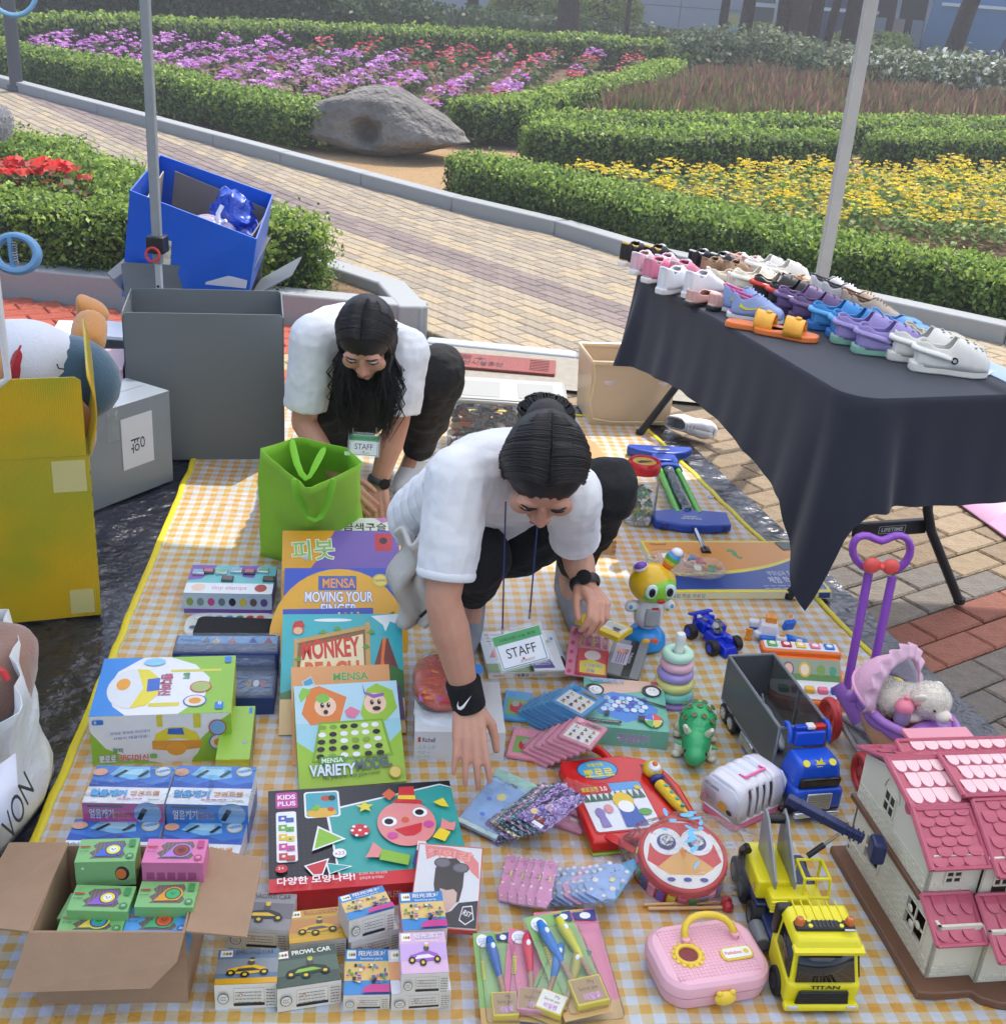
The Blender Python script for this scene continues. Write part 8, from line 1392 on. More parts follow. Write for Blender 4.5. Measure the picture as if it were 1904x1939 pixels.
b.build('trailer_frame',e); B(DG).b0(-.001,.002,tz0,.002,WW-.002,tz1).build('rear_wall',e); B(DG).b0(.003,.002,tz0,LL-.003,WW-.002,tz0+.003).build('trailer_floor',e)
for k,(x,y,r) in enumerate(((.08,.07,8),(.2,.055,-10))):
    s_=empty('toy_shark',['grey toy shark at the rear of the truck trailer','grey toy shark near the cab end of the truck trailer'][k],'toy shark',mat=m_@TM((x,y,tz0+.018),r)); b=B(PL('#8f979e')); b.ell((0,0,0),(.045,.014,.014)); b.tube([(-.04,0,.004),(-.06,0,.02)],[.006,.001],8,flat=((0,1,0),.002)); b.tube([(-.04,0,0),(-.055,0,-.01)],[.005,.001],8,flat=((0,1,0),.002)); finish(b,'body',s_,.002,2); b=B(PL('#7b848c')); b.add([(-.012,0,.008),(.012,0,.008),(-.014,0,.036)],[(0,1,2)]); b.build('fin',s_,solid=.003)
for x in (.03,.075,LL+.075):
    for y in (.006,WW-.006): o=B(M('#17181a',rough=.6)).cyl((x,y-.012,.024),(x,y+.012,.024),.024,n=26).build('wheel',e,bev=.003); q=B(M('#c9ccd0',rough=.2,metal=.8)); q.cyl((x,y-.0135,.024),(x,y+.0135,.024),.015,n=20); q=q.build('rim',o); b=B(M('#6d7074',rough=.3,metal=.8)); [b.cyl((x,y,.024),(x+.013*math.cos(t),y+math.copysign(.0138,y-.05),.024+.013*math.sin(t)),.0018,n=5) for t in np.linspace(0,5.5,7)]; b.build('spokes',q)
b=B(M('#b9c0c4',rough=.2,metal=.8,bump=.3,bs=90)); b.b0(.13,-.006,.014,.2,.006,.042); b.build('chrome_tank',e,bev=.004)
X=LL+.02; b=B(BL2); b.b0(X,.002,.03,X+.095,WW-.002,.08); b.build('cab_lower',e,bev=.008,seg=3); b=B(BL2); b.box((X+.042,WW/2,.105),(.088,WW-.004,.06),tp=(.72,.86)); b.build('cab_upper',e,bev=.012,seg=3); B(M('#101215',rough=.15)).box((X+.086,WW/2,.094),(.008,WW*.8,.024),rot=RY(10)).build('windscreen',e,bev=.002); b=B(M('#cfd2cd',rough=.2,metal=.7)); b.box((X+.0965,WW/2,.052),(.004,WW*.5,.042)); gr=b.build('grille',e,bev=.006); b=B(M('#9b9d96',rough=.3,metal=.6)); [b.box((X+.0985,WW/2,.035+.0055*k),(.002,WW*.44,.002)) for k in range(7)]; b.build('grille_bars',gr,kind='stuff')
B(M('#d6dadc',rough=.15,metal=.8)).box((X+.096,WW/2,.02),(.012,WW*.9,.014)).build('bumper',e,bev=.003); b=B(BL2); b.box((X+.0,WW/2,.155),(.03,.07,.036)); b.build('roof_box',e,bev=.004)
b=B(PL('#c8281f',.15)); b.box((X+.002,WW/2+.018,.178),(.014,.034,.012)); b.build('red_light',e,bev=.003); b=B(PL('#1c3fb8',.15)); b.box((X+.002,WW/2-.018,.178),(.014,.034,.012)); b.build('blue_light',e,bev=.003); B(PL('#d6d8da',.3)).box((X+.004,WW/2,.182),(.018,.018,.008)).build('siren_cap',e,bev=.002)
for y in (.012,WW-.012): b=B(BL2); b.tube([(X-.02,y,.165),(X-.025,y,.18),(X-.005,y,.185),(X+.01,y,.165),(X+.01,y,.14)],.0055,8); b.build('roof_handle',e,sub=1)
for y in (WW/2-.03,WW/2+.03): B(PL('#dfd83a')).cyl((X+.066,y,.128),(X+.07,y,.134),.008,n=16).build('lamp',e)
b=B(PL('#dfd83a')); b.T=Matrix.Translation((X+.0685,WW/2,.1315))@Matrix.Rotation(R_(52),4,'Y')@Matrix.Rotation(R_(90),4,'Z'); b.prism([(-.012,-.004),(-.006,.0),(-.008,.008),(0,.003),(.006,.011),(.007,.002),(.013,.0),(.012,-.004),(.004,-.008),(-.006,-.008)],-.001,.002); b.build('animal_emblem',e)
# crane truck
m_=TM(G(1392,1672,.012),-84.5)@Matrix.Scale(.88,4); e=empty('crane_truck','yellow toy crane truck with dark blue boom and chassis, Titan on its front','toy truck',mat=m_); YT=PL('#e3d81c',.28); NB=PL('#1f2c58',.35); LL,WW=.30,.148; BKP=M('#141517',rough=.35); GP=PL('#8b9196',.3)
b=B(NB); b.b0(-.04,.01,.028,LL+.02,WW-.01,.05); b.build('chassis',e,bev=.004); B(NB).b0(-.02,.0,.05,.14,WW,.066).build('deck',e,bev=.004); B(PL('#6d7278')).cyl((.165,-.004,.034),(.225,-.004,.034),.017,n=20).build('fuel_tank',e,bev=.003)
for x in (-.01,.055,.13,.315):
    for y in (.008,WW-.008): o=B(M('#191a1c',rough=.7)).cyl((x,y-.015,.03),(x,y+.015,.03),.03,n=30).build('wheel',e,bev=.004); B(PL('#3a3d44')).cyl((x,y-.0165,.03),(x,y+.0165,.03),.015,n=18).build('rim',o)
# cab
X0,X1=.245,.365; b=B(YT); b.add([(X0,0,.03),(X1,0,.02),(X1,WW,.02),(X0,WW,.03),(X0,0,.1),(X1+.006,0,.075),(X1+.006,WW,.075),(X0,WW,.1)],[(3,2,1,0),(4,5,6,7),(0,1,5,4),(1,2,6,5),(2,3,7,6),(3,0,4,7)]); b.build('cab_lower',e,bev=.008,seg=3)
b=B(YT); b.add([(X0,.004,.1),(X1+.0,.004,.075),(X1+.0,WW-.004,.075),(X0,WW-.004,.1),(X0,.008,.155),(X1-.022,.012,.145),(X1-.022,WW-.012,.145),(X0,WW-.008,.155)],[(4,5,6,7),(0,1,5,4),(1,2,6,5),(2,3,7,6),(3,0,4,7)]); b.build('cab_pillars',e,bev=.003)
WG=M('#16181c',rough=.08,clear=.5); b=B(WG); b.add([(X1+.003,.014,.08),(X1+.003,WW-.014,.08),(X1-.019,WW-.02,.14),(X1-.019,.02,.14)],[(0,1,2,3)]); b.build('windscreen',e,solid=.002)
for y in (.003,WW-.003): b=B(WG); b.add([(X0+.03,y,.096),(X1-.006,y,.084),(X1-.024,y+(.005 if y<.1 else -.005),.138),(X0+.03,y+(.005 if y<.1 else -.005),.144)],[(0,1,2,3)]); b.build('side_window',e,solid=.003)
b=B(YT); b.box(((X0+X1)/2-.008,WW/2,.158),(.118,WW*.96,.02),tp=(.8,.88)); b.build('roof',e,bev=.007,seg=3); b=B(YT); [b.box((X0+.03,WW*(.2+.12*k),.169),(.07,.003,.003)) for k in range(6)]; b.box((X1-.012,WW/2,.148),(.02,WW*.95,.01),rot=RY(15)); b.build('roof_ribs',e,bev=.001)
b=B(BKP); b.box((X0+.068,WW/2,.171),(.026,WW*.82,.01)); lb2=b.build('light_bar',e,bev=.009,seg=3); b=B(M('#3a3c40',rough=.4)); [b.box((X0+.068,WW/2-.03+.0085*k,.1768),(.02,.002,.002)) for k in range(8)]; b.build('bar_ribs',lb2,kind='stuff')
for y in (WW*.16,WW*.84): B(M('#c8641c',rough=.1,trans=.0,clear=.8)).lathe([(.010,0),(.0095,.008),(.006,.014),(0,.016)],18,c=(X0+.066,y,.175)).build('beacon',e)
for y in (WW*.29,WW*.71):
    for x in (-.007,.007): B(PL('#e0d83a',.15)).cyl((X0+.068+x,y,.176),(X0+.068+x,y,.179),.0045,n=14).build('lamp',e)
B(M('#b9bcc0',rough=.15,metal=.9)).cyl((X0+.088,WW*.72,.178),(X0+.088,WW*.86,.178),.003,n=10).build('air_horn',e)
b=B(BKP); b.b0(X0-.004,-.004,.1,X0+.018,.03,.168); b.build('exhaust_box',e,bev=.006,seg=3); b=B(BKP); b.box((X1+.007,WW/2,.044),(.006,WW*.74,.034),tp=(.9,.9)); gg=b.build('grille',e,bev=.003); b=B(M('#2d2e31',rough=.4)); [b.box((X1+.0105,WW/2,.034+.006*k),(.001,WW*.68,.002)) for k in range(5)]; b.build('grille_bars',gg,kind='stuff'); a=Art(.06,.012); a.text('TITAN',.0,.1,.8,'#1b1a12',w=1,bold=.08); a.build(e,face_m((X1+.0078,WW/2-.03,.0655),(0,1,0),(0.05,0,1)))
B(BKP).box((X1+.006,WW/2,.014),(.008,WW*.6,.008)).build('lower_grille',e,bev=.002); b=B(YT); b.box((X1+.006,WW/2,.022),(.02,WW*1.02,.016)); b.build('bumper',e,bev=.006,seg=3)
for y in (WW*.1,WW*.9): B(M('#c9cdd0',rough=.1,metal=.3)).box((X1+.0155,y,.026),(.004,.022,.009)).build('headlight',e,bev=.002)
# crane upper
b=B(YT); b.b0(.0,.0,.07,.13,WW*.5,.118); b.b0(.125,.02,.07,.165,WW*.72,.105); b.build('crane_body',e,bev=.006,seg=3); b=B(PL('#f0e63a')); [b.b0(.166,.02,.072+.008*k,.172,.055,.076+.008*k) for k in range(4)]; b.build('steps',e,bev=.001)
b=B(YT); X_,Y_=.085,WW*.62
for (p,q) in (((0,0,.07),(0,0,.14)),((.075,0,.07),(.06,0,.14)),((0,.055,.07),(0,.055,.14)),((.075,.055,.07),(.06,.055,.14)),((0,0,.14),(.06,0,.14)),((0,.055,.14),(.06,.055,.14)),((.06,0,.14),(.06,.055,.14)),((0,0,.14),(0,.055,.14)),((.075,0,.074),(.075,.055,.074)),((.072,0,.1),(.072,.055,.1))): b.tube([Vector(p)+Vector((X_,Y_,0)),Vector(q)+Vector((X_,Y_,0))],.0035,6)
b.build('operator_cab',e); B(YT).b0(X_,Y_,.068,X_+.076,Y_+.056,.072).build('cab_floor',e)
b=B(GP)
for y in (.03,.072): b.add([(.02,y,.118),(.15,y,.115),(.15,y,.135),(.05,y,.215),(.02,y,.225),(.01,y,.2)],[(0,1,2,3,4,5)])
b.build('mast_plates',e,solid=.005,bev=.001); B(BKP).cyl((.03,.028,.205),(.03,.076,.205),.011,n=16).build('winch_drum',e)
b=B(BKP); b.tube([(.03,-.008,.075),(.03,-.01,.12),(.05,-.01,.145),(.065,-.01,.145)],.0085,8); b.build('exhaust_arm',e,bev=0)
def RP(px,py,z): # world point to truck space
    return m_.inverted()@G(px,py,z)
p0,p1=RP(1490,1512,.225),RP(1640,1592,.19); b=B(NB); d=(p1-p0); b.tube([p0,lin(p0,p1,.75)],.014,4); b.build('boom',e,bev=.002); b=B(NB); b.tube([lin(p0,p1,.7),lin(p0,p1,.96)],.0115,4); [b.tube([lin(p0,p1,t),lin(p0,p1,t+.02)],.016,4) for t in (.15,.45,.72,.8,.86,.92)]; b.build('boom_segment',e,bev=.001)
p2=RP(1662,1600,.185); b=B(NB); b.T=Matrix.Translation(p2)@Matrix.Rotation(R_(82),4,'Z'); b.box((0,0,-.012),(.03,.045,.052)); b.build('boom_head',e,bev=.007,seg=3); pa,pb=RP(1542,1612,.15),RP(1588,1580,.185); B(M('#9a8a70',rough=.3,metal=.6)).cyl(pa,pb,.0035).build('hydraulic_rod',e); B(BKP).cyl(lin(pa,pb,-.3),lin(pa,pb,.4),.0065).build('hydraulic_cylinder',e)
a=Art(.05,.03); a.text('V7',.05,.55,.4,'#22242a',w=.35,bold=.06); [a.poly([(.05+.13*k,.0),(.13+.13*k,.0),(.1+.13*k,.4),(.02+.13*k,.4)],'#22242a') for k in range(5)]; a.build(e,face_m((.01,-.0006,.08),(1,0,0),(0,0,1)))
a=Art(.018,.02); a.poly([(0,0),(1,0),(.5,1)],'#c8382c'); a.poly([(.15,.1),(.85,.1),(.5,.82)],'#e8d8c8'); a.build(e,face_m((.1,-.0006,.08),(1,0,0),(0,0,1)))
# mega spring exerciser
A_,B_=G(1252,862,.03),G(1328,1030,.03); ax=(B_-A_).normalized(); m_=face_m(A_,Vector((0,0,1)).cross(ax)*-1,ax) if False else Matrix.Translation(A_)@Matrix(((ax.y,ax.x,0),(-ax.x,ax.y,0),(0,0,1))).to_4x4(); L_=(B_-A_).length; e=empty('spring_exerciser','large blue and green spring exerciser with two cross handles, MEGA SPRING on its lower bar','exercise toy',mat=m_); SB_=PL('#1f45a8',.3)
b=B(SB_); b.prism([(-.125,-.04),(-.12,-.06),(.12,-.06),(.13,-.03),(.09,.0),(.045,.02),(-.045,.02),(-.09,.0)],-.012,.018); hd_=b.build('top_handle',e,bev=.006,seg=3); b=B(M('#8f969c',rough=.3,metal=.5)); b.ell((0,-.02,.019),(.034,.017,.003)); b.build('oval_badge',hd_); b=B(SB_); b.prism([(-.045,.02),(.045,.02),(.05,.09),(-.05,.09)],-.012,.016); b.build('collar',e,bev=.006)
for x in (-.032,.034): b=B(PL('#55c02c',.25)); b.cyl((x,.08,.006),(x*1.1,L_*.72,.006),.0105,n=16); b.build('green_tube',e); B(SB_).cyl((x,.07,.006),(x,.115,.006),.0135,n=14).build('tube_socket',e)
b=B(M('#9aa0a4',rough=.2,metal=.8,bump=.6,bs=40)); b.cyl((.004,.14,.008),(.004,L_*.7,.008),.016,n=18); [b.torus((.004,.15+.012*k,.008),.0165,.0022,n=18,k=5,rot=RX(90)) for k in range(int((L_*.7-.15)/.012))]; b.build('steel_spring',e); b=B(SB_); b.cyl((-.0,.14,.006),(-.0,.165,.006),.05,n=24); o=b.build('band',e); o.scale=(1,1,.5)
b=B(SB_); b.prism([(-.13,L_*.7),(-.125,L_*.83),(-.04,L_*.86),(.04,L_*.86),(.13,L_*.82),(.132,L_*.72),(.05,L_*.69),(-.05,L_*.69)],-.014,.014); lo=b.build('lower_bar',e,bev=.005); b=B(PL('#17337e')); [b.box((-.1+.033*k,L_*.835,.0),(.024,.01,.02)) for k in range(7)]; b.build('grip_cells',lo,kind='stuff'); a=Art(.09,.035); a.text('MEGA',.2,.55,.35,'#c9ced4',w=.5,bold=.06); a.text('SPRING',.08,.08,.35,'#c9ced4',w=.75,bold=.06); a.build(e,Matrix.Translation((0,L_*.79,.0145))@Matrix.Rotation(R_(180),4,'Z')@Matrix.Translation((-.045,-.01,0)))
B(M('#a8acb0',rough=.12,metal=.95)).cyl((0,L_*.84,.0),(0,L_*1.08,.0),.009,n=16).build('rod',e); B(M('#4a4c50',rough=.15,metal=.9)).cyl((0,L_*1.06,0),(0,L_*1.1,0),.017,n=18).build('rod_end',e,bev=.002)
# jar
c=G(1206,986,.012); e=empty('plastic_jar','clear plastic jar with a red screw lid, full of toy lizards and dinosaurs','jar',loc=c); hj=.185; B(CL('#e4ecec',a=.2,r=.05,b=.05)).lathe([(0.0,.002),(.05,.002),(.056,.012),(.056,hj-.04),(.048,hj-.012),(.046,hj)],36).build('jar_body',e,solid=.0015); B(PL('#c21f28',.2)).lathe([(.0,hj-.006),(.053,hj-.006),(.056,hj-.002),(.056,hj+.024),(.05,hj+.032),(.043,hj+.032),(.041,hj+.027),(0,hj+.027)],40).build('lid',e); a=Art(.078,.078); a.cir(.5,.5,.5,'#c8a85a',30); a.poly([(.15,.4),(.4,.62),(.85,.6),(.6,.4),(.3,.3)],'#5a3a2a'); a.cir(.7,.55,.1,'#8a2a24'); a.build(e,Matrix.Translation((-.039,-.039,hj+.0275)))
b=B(); rd=random.Random(3)
for k in range(46):
    q=Vector((rd.uniform(-.034,.034),rd.uniform(-.034,.034),.012+rd.random()*.1)); u=Vector((rd.gauss(0,1),rd.gauss(0,1),rd.gauss(0,.7))).normalized()*.016; col=rd.choice(['#2c7a4a','#3f9a5a','#c9c24a','#2a2422','#8a8a3a','#4a3a2a','#1f5f3f'] if q.z<.06 else ['#2c7a4a','#3f9a6a','#5a2a2a']); b.tube([q-u,q+Vector((0,0,.006)),q+u],[.001,.006,.0015],7,PL(col)); [b.tube([q,q+Vector((s1*.011,s2*.009,-.006))],[.0025,.001],5,PL(col)) for s1 in (-1,1) for s2 in (-1,1)]
b.build('toy_lizards',e,kind='stuff')
# education kit box and letter bag
def ek(a): a.rect(0,0,1,1,'#dfd03a'); a.rect(.015,.05,.985,.97,'#2b4a96'); a.poly([(.015,.3)]+[(.015+.97*t,.3+.02*t+.38*t**3) for t in np.linspace(0,1,12)]+[(.985,.97),(.015,.97)],'#dfd03a'); a.poly([(.015,.36)]+[(.015+.97*t,.36+.02*t+.36*t**3) for t in np.linspace(0,1,12)]+[(.985,.97),(.015,.97)],'#d9923a'); a.text('?',.56,.62,.2,'#4a9a5a',bold=.06,out='#26302a',ow=.02,rot=20); a.text('부모님과 함께하는',.68,.3,.09,'#dfe4ee',w=.24); a.text('체험 학습 자료집',.66,.16,.12,'#dfe4ee',w=.3,bold=.01); a.lines(.6,.1,.36,2,.05,'#b8c0d8',.012); a.text('Hanol',.05,.9,.04,'#2a2420',w=.1); a.poly([(.88,.97),(.9,.8),(.985,.84),(.985,.97)],'#2a4a3a')
carton('education_kit','large flat education kit box, orange and dark blue with a yellow border','box',(1266,1122),(1575,1121),(1170,1024),(1268,1140),'#e3dfba',z0=.012,Hh=.022,top=ek,front=lambda a:(a.rect(0,0,1,1,'#ddd9b2'),a.text('체험 학습 자료집',.02,.2,.6,'#3a4a8a',w=.2),a.rect(.92,.1,.99,.9,'#3a4a8a')))
c=G(1285,1070,.06); e=empty('letter_bag','clear zip bag with foam letters and numbers lying on the education kit','plastic bag'); b=B(); 
for k,(ch,x,y,col) in enumerate((('9',.11,.02,'#e0a860'),('4',.07,-.005,'#d8963c'),('A',.03,.05,'#4a90d0'),('R',.055,.03,'#c8607a'),('6',.0,.06,'#7ab0d8'),('S',.085,-.03,'#4a9a5a'),('5',-.03,.04,'#b8a0c8'),('8',.04,-.04,'#e6e0d0'),('B',-.05,.02,'#e8e8ea'))):
    a_,f_,wh=textmesh(ch,.1); m2=M(col,rough=.8); vs=[tuple(c+Vector(((p[0])*.042+x,(p[1])*.045+y-.01,-.004+.002*k%2))) for p in a_]; b.add(vs,f_,m2)
b.build('foam_letters',e,solid=.006,kind='stuff'); crumple('film',None,None,PB_(c+Vector((.02,.01,.0)),.125,.075,.014,-12),40,16,CL('#f2f6fa',a=.2,r=.04,b=.7,bs=22),.007,16,parent=e)
# clear film near the knees
crumple('clear_film_sheet','crumpled clear plastic film on the mat between the two people','plastic film',lambda u,v:G(770+130*u-30*v,850+110*v,.02+.03*math.sin(u*3.1)*math.sin(v*3.1)),26,22,CL('#eef2f6',a=.22,r=.05,b=.8,bs=20),.03,8)
crumple('candy_bag','small clear bag of pink and red wrapped sweets by the back hand','plastic bag',PB_(G(742,968,.03),.055,.06,.022),26,14,M('#d88a96',rough=.2,alpha=.85,bump=.8,bs=60,var=.8,vs=60,var2='#f0dcd8'),.01,16)
# ================================================================ DOLL HOUSE
CR_=PL('#dedbc8',.35,var=.04); RF=PL('#b8586c',.3); RF2=PL('#d98a98',.25); BRN=PL('#6f4e3a',.4)
m_=TM(G(1732,1893,.012),10); e=empty('doll_house','large cream doll house with pink tiled roofs on a brown base','doll house',mat=m_); WH_,DH=.42,.39
b=B(BRN); b.prism([(0,0),(.03,-.006)]+[(.1+.16*(1-math.cos(R_(a)))-.0,-.006-.045*math.sin(R_(a))) for a in range(0,181,20)]+[(.43,-.006),(.46,0),(.46,DH),(0,DH)],0,.018); b.build('base',e,bev=.003)
b=B(M('#5a3d2c',rough=.6)); [b.add([(.05+.35*random.random()+.014*math.cos(t),-.02+.03*random.random()*0+.0+.01*math.sin(t),.0184) for t in np.linspace(0,5.2,6)],[tuple(range(6))]) for k in range(0)]
z0,z1=.018,.136; wt=.006
def wall(x0,y0,x1,y1,za,zb,nm,holes=(),m=CR_):
    """wall from (x0,y0) to (x1,y1) with rectangular openings (u0,v0,u1,v1) in metres"""
    d=Vector((x1-x0,y1-y0,0)); L=d.length; d.normalize(); n=Vector((d.y,-d.x,0)); us=sorted({0,L,*[h[0] for h in holes],*[h[2] for h in holes]}); vs=sorted({za,zb,*[h[1] for h in holes],*[h[3] for h in holes]}); b=B(m)
    for u0,u1 in zip(us,us[1:]):
        for v0,v1 in zip(vs,vs[1:]):
            if any(h[0]-1e-6<=u0 and u1<=h[2]+1e-6 and h[1]-1e-6<=v0 and v1<=h[3]+1e-6 for h in holes): continue
            p=Vector((x0,y0,0)); o=n*wt; A=p+d*u0;Bp=p+d*u1
            b.add([A+Vector((0,0,v0)),Bp+Vector((0,0,v0)),Bp+Vector((0,0,v1)),A+Vector((0,0,v1)),A-o+Vector((0,0,v0)),Bp-o+Vector((0,0,v0)),Bp-o+Vector((0,0,v1)),A-o+Vector((0,0,v1))],[(0,1,2,3),(5,4,7,6),(0,4,5,1),(1,5,6,2),(2,6,7,3),(3,7,4,0)])
    return b.build(nm,e),d,n
def bricks(x0,y0,d,n,u0,u1,va,vb,parent,step=.018):
    b=B(CR_); v=va;r=0
    while v<vb-.006:
        u=u0+(r%2)*step/2
        while u<u1-step*.6:
            c=Vector((x0,y0,0))+d*(u+step*.42)+n*.0006+Vector((0,0,v+.0035)); R=Matrix((d,n,Vector((0,0,1)))).transposed(); b.box(c,(step*.85,.0016,.0058),rot=R); u+=step
        v+=.0078;r+=1
    b.build('raised_bricks',parent,kind='stuff')
def latt(x0,y0,d,n,u0,v0,u1,v1,par,arch=True):
    b=B(CR_); P=lambda u,v,k=.002: Vector((x0,y0,v))+d*u+n*k
    for u in (u0,(u0+u1)/2,u1): b.tube([P(u,v0),P(u,v1)],.0022,4)
    for v in (v0,(v0+v1)/2,v1): b.tube([P(u0,v),P(u1,v)],.0022,4)
    if arch: b.tube([P((u0+u1)/2+(u1-u0)*.75*math.cos(t),v1-.002+(u1-u0)*.85*math.sin(t)) for t in np.linspace(0,3.14,9)],.002,4); b.tube([P(u0-.006,v0-.006),P(u1+.006,v0-.006)],.003,4)
    b.build('window_frame',par)
D1=.35
wl,d,n=wall(.03,D1+.03,.03,.03,z0,z1,'left_wall',holes=((.07,.06,.13,.115),(.245,.055,.315,.12))); latt(.03,D1+.03,d,n,.245,.055,.315,.12,wl,False); latt(.03,D1+.03,d,n,.07,.06,.13,.115,wl,False); bricks(.03,D1+.03,d,n,.005,D1-.005,z0,.052,wl); bricks(.03,D1+.03,d,n,.15,.235,.052,.12,wl)
b=B(CR_); P_=lambda u,v:(.03-.004,D1+.03-u,v)
for q in ((.275,.075),(.295,.09),(.262,.1),(.09,.08),(.112,.095)): b.ell(P_(*q),(.002,.009,.008),n=8,k=6)
b.build('flower_lattice',wl)
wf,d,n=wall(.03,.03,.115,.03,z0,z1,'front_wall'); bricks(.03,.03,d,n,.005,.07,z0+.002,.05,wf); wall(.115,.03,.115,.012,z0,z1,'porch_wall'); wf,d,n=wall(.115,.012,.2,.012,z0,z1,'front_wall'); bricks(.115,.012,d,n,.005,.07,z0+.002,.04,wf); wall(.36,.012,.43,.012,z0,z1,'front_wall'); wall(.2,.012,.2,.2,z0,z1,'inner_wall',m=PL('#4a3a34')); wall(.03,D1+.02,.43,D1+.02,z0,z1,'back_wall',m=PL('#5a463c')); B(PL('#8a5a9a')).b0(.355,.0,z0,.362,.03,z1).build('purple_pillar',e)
B(PL('#e0a81c')).box((.165,.008,.078),(.03,.008,.028)).build('letter_box',e,bev=.004); B(PL('#e0a81c')).cyl((.165,.007,.092),(.165,.011,.092),.016,n=3).build('letter_box_roof',e); B(PL('#b8424a')).ell((.172,.002,.072),(.004,.003,.004)).build('letter_box_knob',e); b=B(PL('#b8324c')); [b.ell((.178+.011*math.cos(k*1.05),.005,.112+.011*math.sin(k*1.05)),(.007,.004,.007),n=10,k=6) for k in range(6)]; b.ell((.178,.004,.112),(.008,.005,.008)); b.build('rose',e)
B(BRN).b0(.022,.097,z1,.44,D1+.045,z1+.012).build('upper_floor',e,bev=.002)
# upper storey
Z=z1+.012; zt=.238; yb=D1+.035; yf=.095; yr=.25; zr=.3
b=B(CR_); Pp=[(yb,Z),(yf,Z),(yf,zt-.022),(yr-.06,zr-.04),(yr+.03,zr-.008),(yb,zt+.012)]
b.add([(.03,y,z) for y,z in Pp]+[(.036,y,z) for y,z in Pp],[(5,4,3,2,1,0),(6,7,8,9,10,11)]+[(i,(i+1)%6,6+(i+1)%6,6+i) for i in range(6)]); gw=b.build('gable_wall',e); dd=Vector((0,-1,0)); nn=Vector((-1,0,0)); bricks(.03,yb,dd,nn,.005,yb-yf-.005,Z,Z+.04,gw)
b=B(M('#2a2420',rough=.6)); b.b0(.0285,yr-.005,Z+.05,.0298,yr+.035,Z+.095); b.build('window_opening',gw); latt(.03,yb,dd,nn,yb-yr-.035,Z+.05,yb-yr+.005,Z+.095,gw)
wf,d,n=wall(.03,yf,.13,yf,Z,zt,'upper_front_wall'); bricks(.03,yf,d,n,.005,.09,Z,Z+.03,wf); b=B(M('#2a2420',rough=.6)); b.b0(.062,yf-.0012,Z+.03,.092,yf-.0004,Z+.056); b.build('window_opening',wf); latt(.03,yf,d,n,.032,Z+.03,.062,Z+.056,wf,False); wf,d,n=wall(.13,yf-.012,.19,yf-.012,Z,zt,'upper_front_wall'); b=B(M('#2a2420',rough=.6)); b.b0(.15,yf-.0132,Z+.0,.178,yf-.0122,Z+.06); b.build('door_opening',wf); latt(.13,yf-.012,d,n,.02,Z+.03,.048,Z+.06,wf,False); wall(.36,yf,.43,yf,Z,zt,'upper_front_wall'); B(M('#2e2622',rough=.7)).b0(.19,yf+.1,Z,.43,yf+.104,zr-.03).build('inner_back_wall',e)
def roof(pts,nm,rows,cols,m=RF,tm=None,bord=.006):
    """pts: bottom-left,bottom-right,top-right,top-left ; fish-scale tiles"""
    P=[Vector(p) for p in pts]; n=(P[1]-P[0]).cross(P[3]-P[0]).normalized(); b=B(m); b.add([p for p in P]+[p-n*.006 for p in P],[(0,1,2,3),(7,6,5,4),(0,4,5,1),(1,5,6,2),(2,6,7,3),(3,7,4,0)]); o=b.build(nm,e)
    b=B(m); [b.tube([P[i]+n*.001,P[(i+1)%4]+n*.001],.0042,6) for i in range(4)]; b.build('roof_border',o)
    me=None; X=(P[1]-P[0]).normalized()
    for r in range(rows):
        t=(r+.1)/rows; 
        a=P[0].lerp(P[3],t); c=P[1].lerp(P[2],t); a=a+(c-a)*.03; c=c-(c-a)*.03; L=(c-a).length; k=max(1,int(cols*L/(P[1]-P[0]).length)); up=(P[3]-P[0]).lerp(P[2]-P[1],.5)/rows; U=up.normalized()
        for j in range(k):
            q=a+(c-a)*((j+.5+(.5 if r%2 else 0))/(k+.5)); w=L/(k+.5)*.96; h=up.length*1.02
            if me is None:
                bb=B(tm or m); pp=[(-w/2,h),(-w/2,h*.45)]+[(w/2*math.cos(R_(180+s)),h*.45+h*.42*math.sin(R_(180+s))) for s in (30,60,90,120,150)]+[(w/2,h*.45),(w/2,h)]; bb.add([(x,y,.0008) for x,y in pp[:1]+pp[-1:]]+[(x,y,.0032) for x,y in pp[1:-1]],[tuple([0]+list(range(2,2+len(pp)-2))+[1])]); bb.add([(x,y,.0032) for x,y in pp[1:-1]]+[(x,y,0) for x,y in pp[1:-1]],[(i+1,i,len(pp)-2+i,len(pp)-2+i+1) for i in range(len(pp)-3)]); me=bpy.data.meshes.new('tile'); me.from_pydata(bb.v,[],bb.f); me.materials.append(tm or m)
            x=X; y=(U-x*U.dot(x)).normalized(); mm=Matrix((x,y,n)).transposed().to_4x4(); mm.translation=q+n*.0003; t_=bpy.data.objects.new('tile',me); COL.objects.link(t_); t_.parent=o; t_.matrix_basis=mm
    return o
SHN=PL('#eec4c8',.12)  # paler, glossier roof pink: the bright sheen is painted into these tiles' colour
roof([(.02,yf-.02,zt-.012),(.13,yf-.02,zt-.012),(.13,yr-.075,zr-.022),(.02,yr-.075,zr-.022)],'front_roof_left',6,4)
roof([(.135,yf-.04,zt-.018),(.45,yf-.04,zt-.018),(.45,yr-.07,zr-.01),(.135,yr-.07,zr-.01)],'front_roof_main',6,11)
roof([(.02,yr-.07,zr-.02),(.14,yr-.07,zr-.02),(.14,yr+.04,zr+.004),(.02,yr+.04,zr+.004)],'top_roof_left',3,5,tm=SHN)
roof([(.12,yr-.065,zr-.004),(.45,yr-.065,zr-.004),(.45,yr+.04,zr+.012),(.12,yr+.04,zr+.012)],'top_roof_main',3,14,tm=SHN)
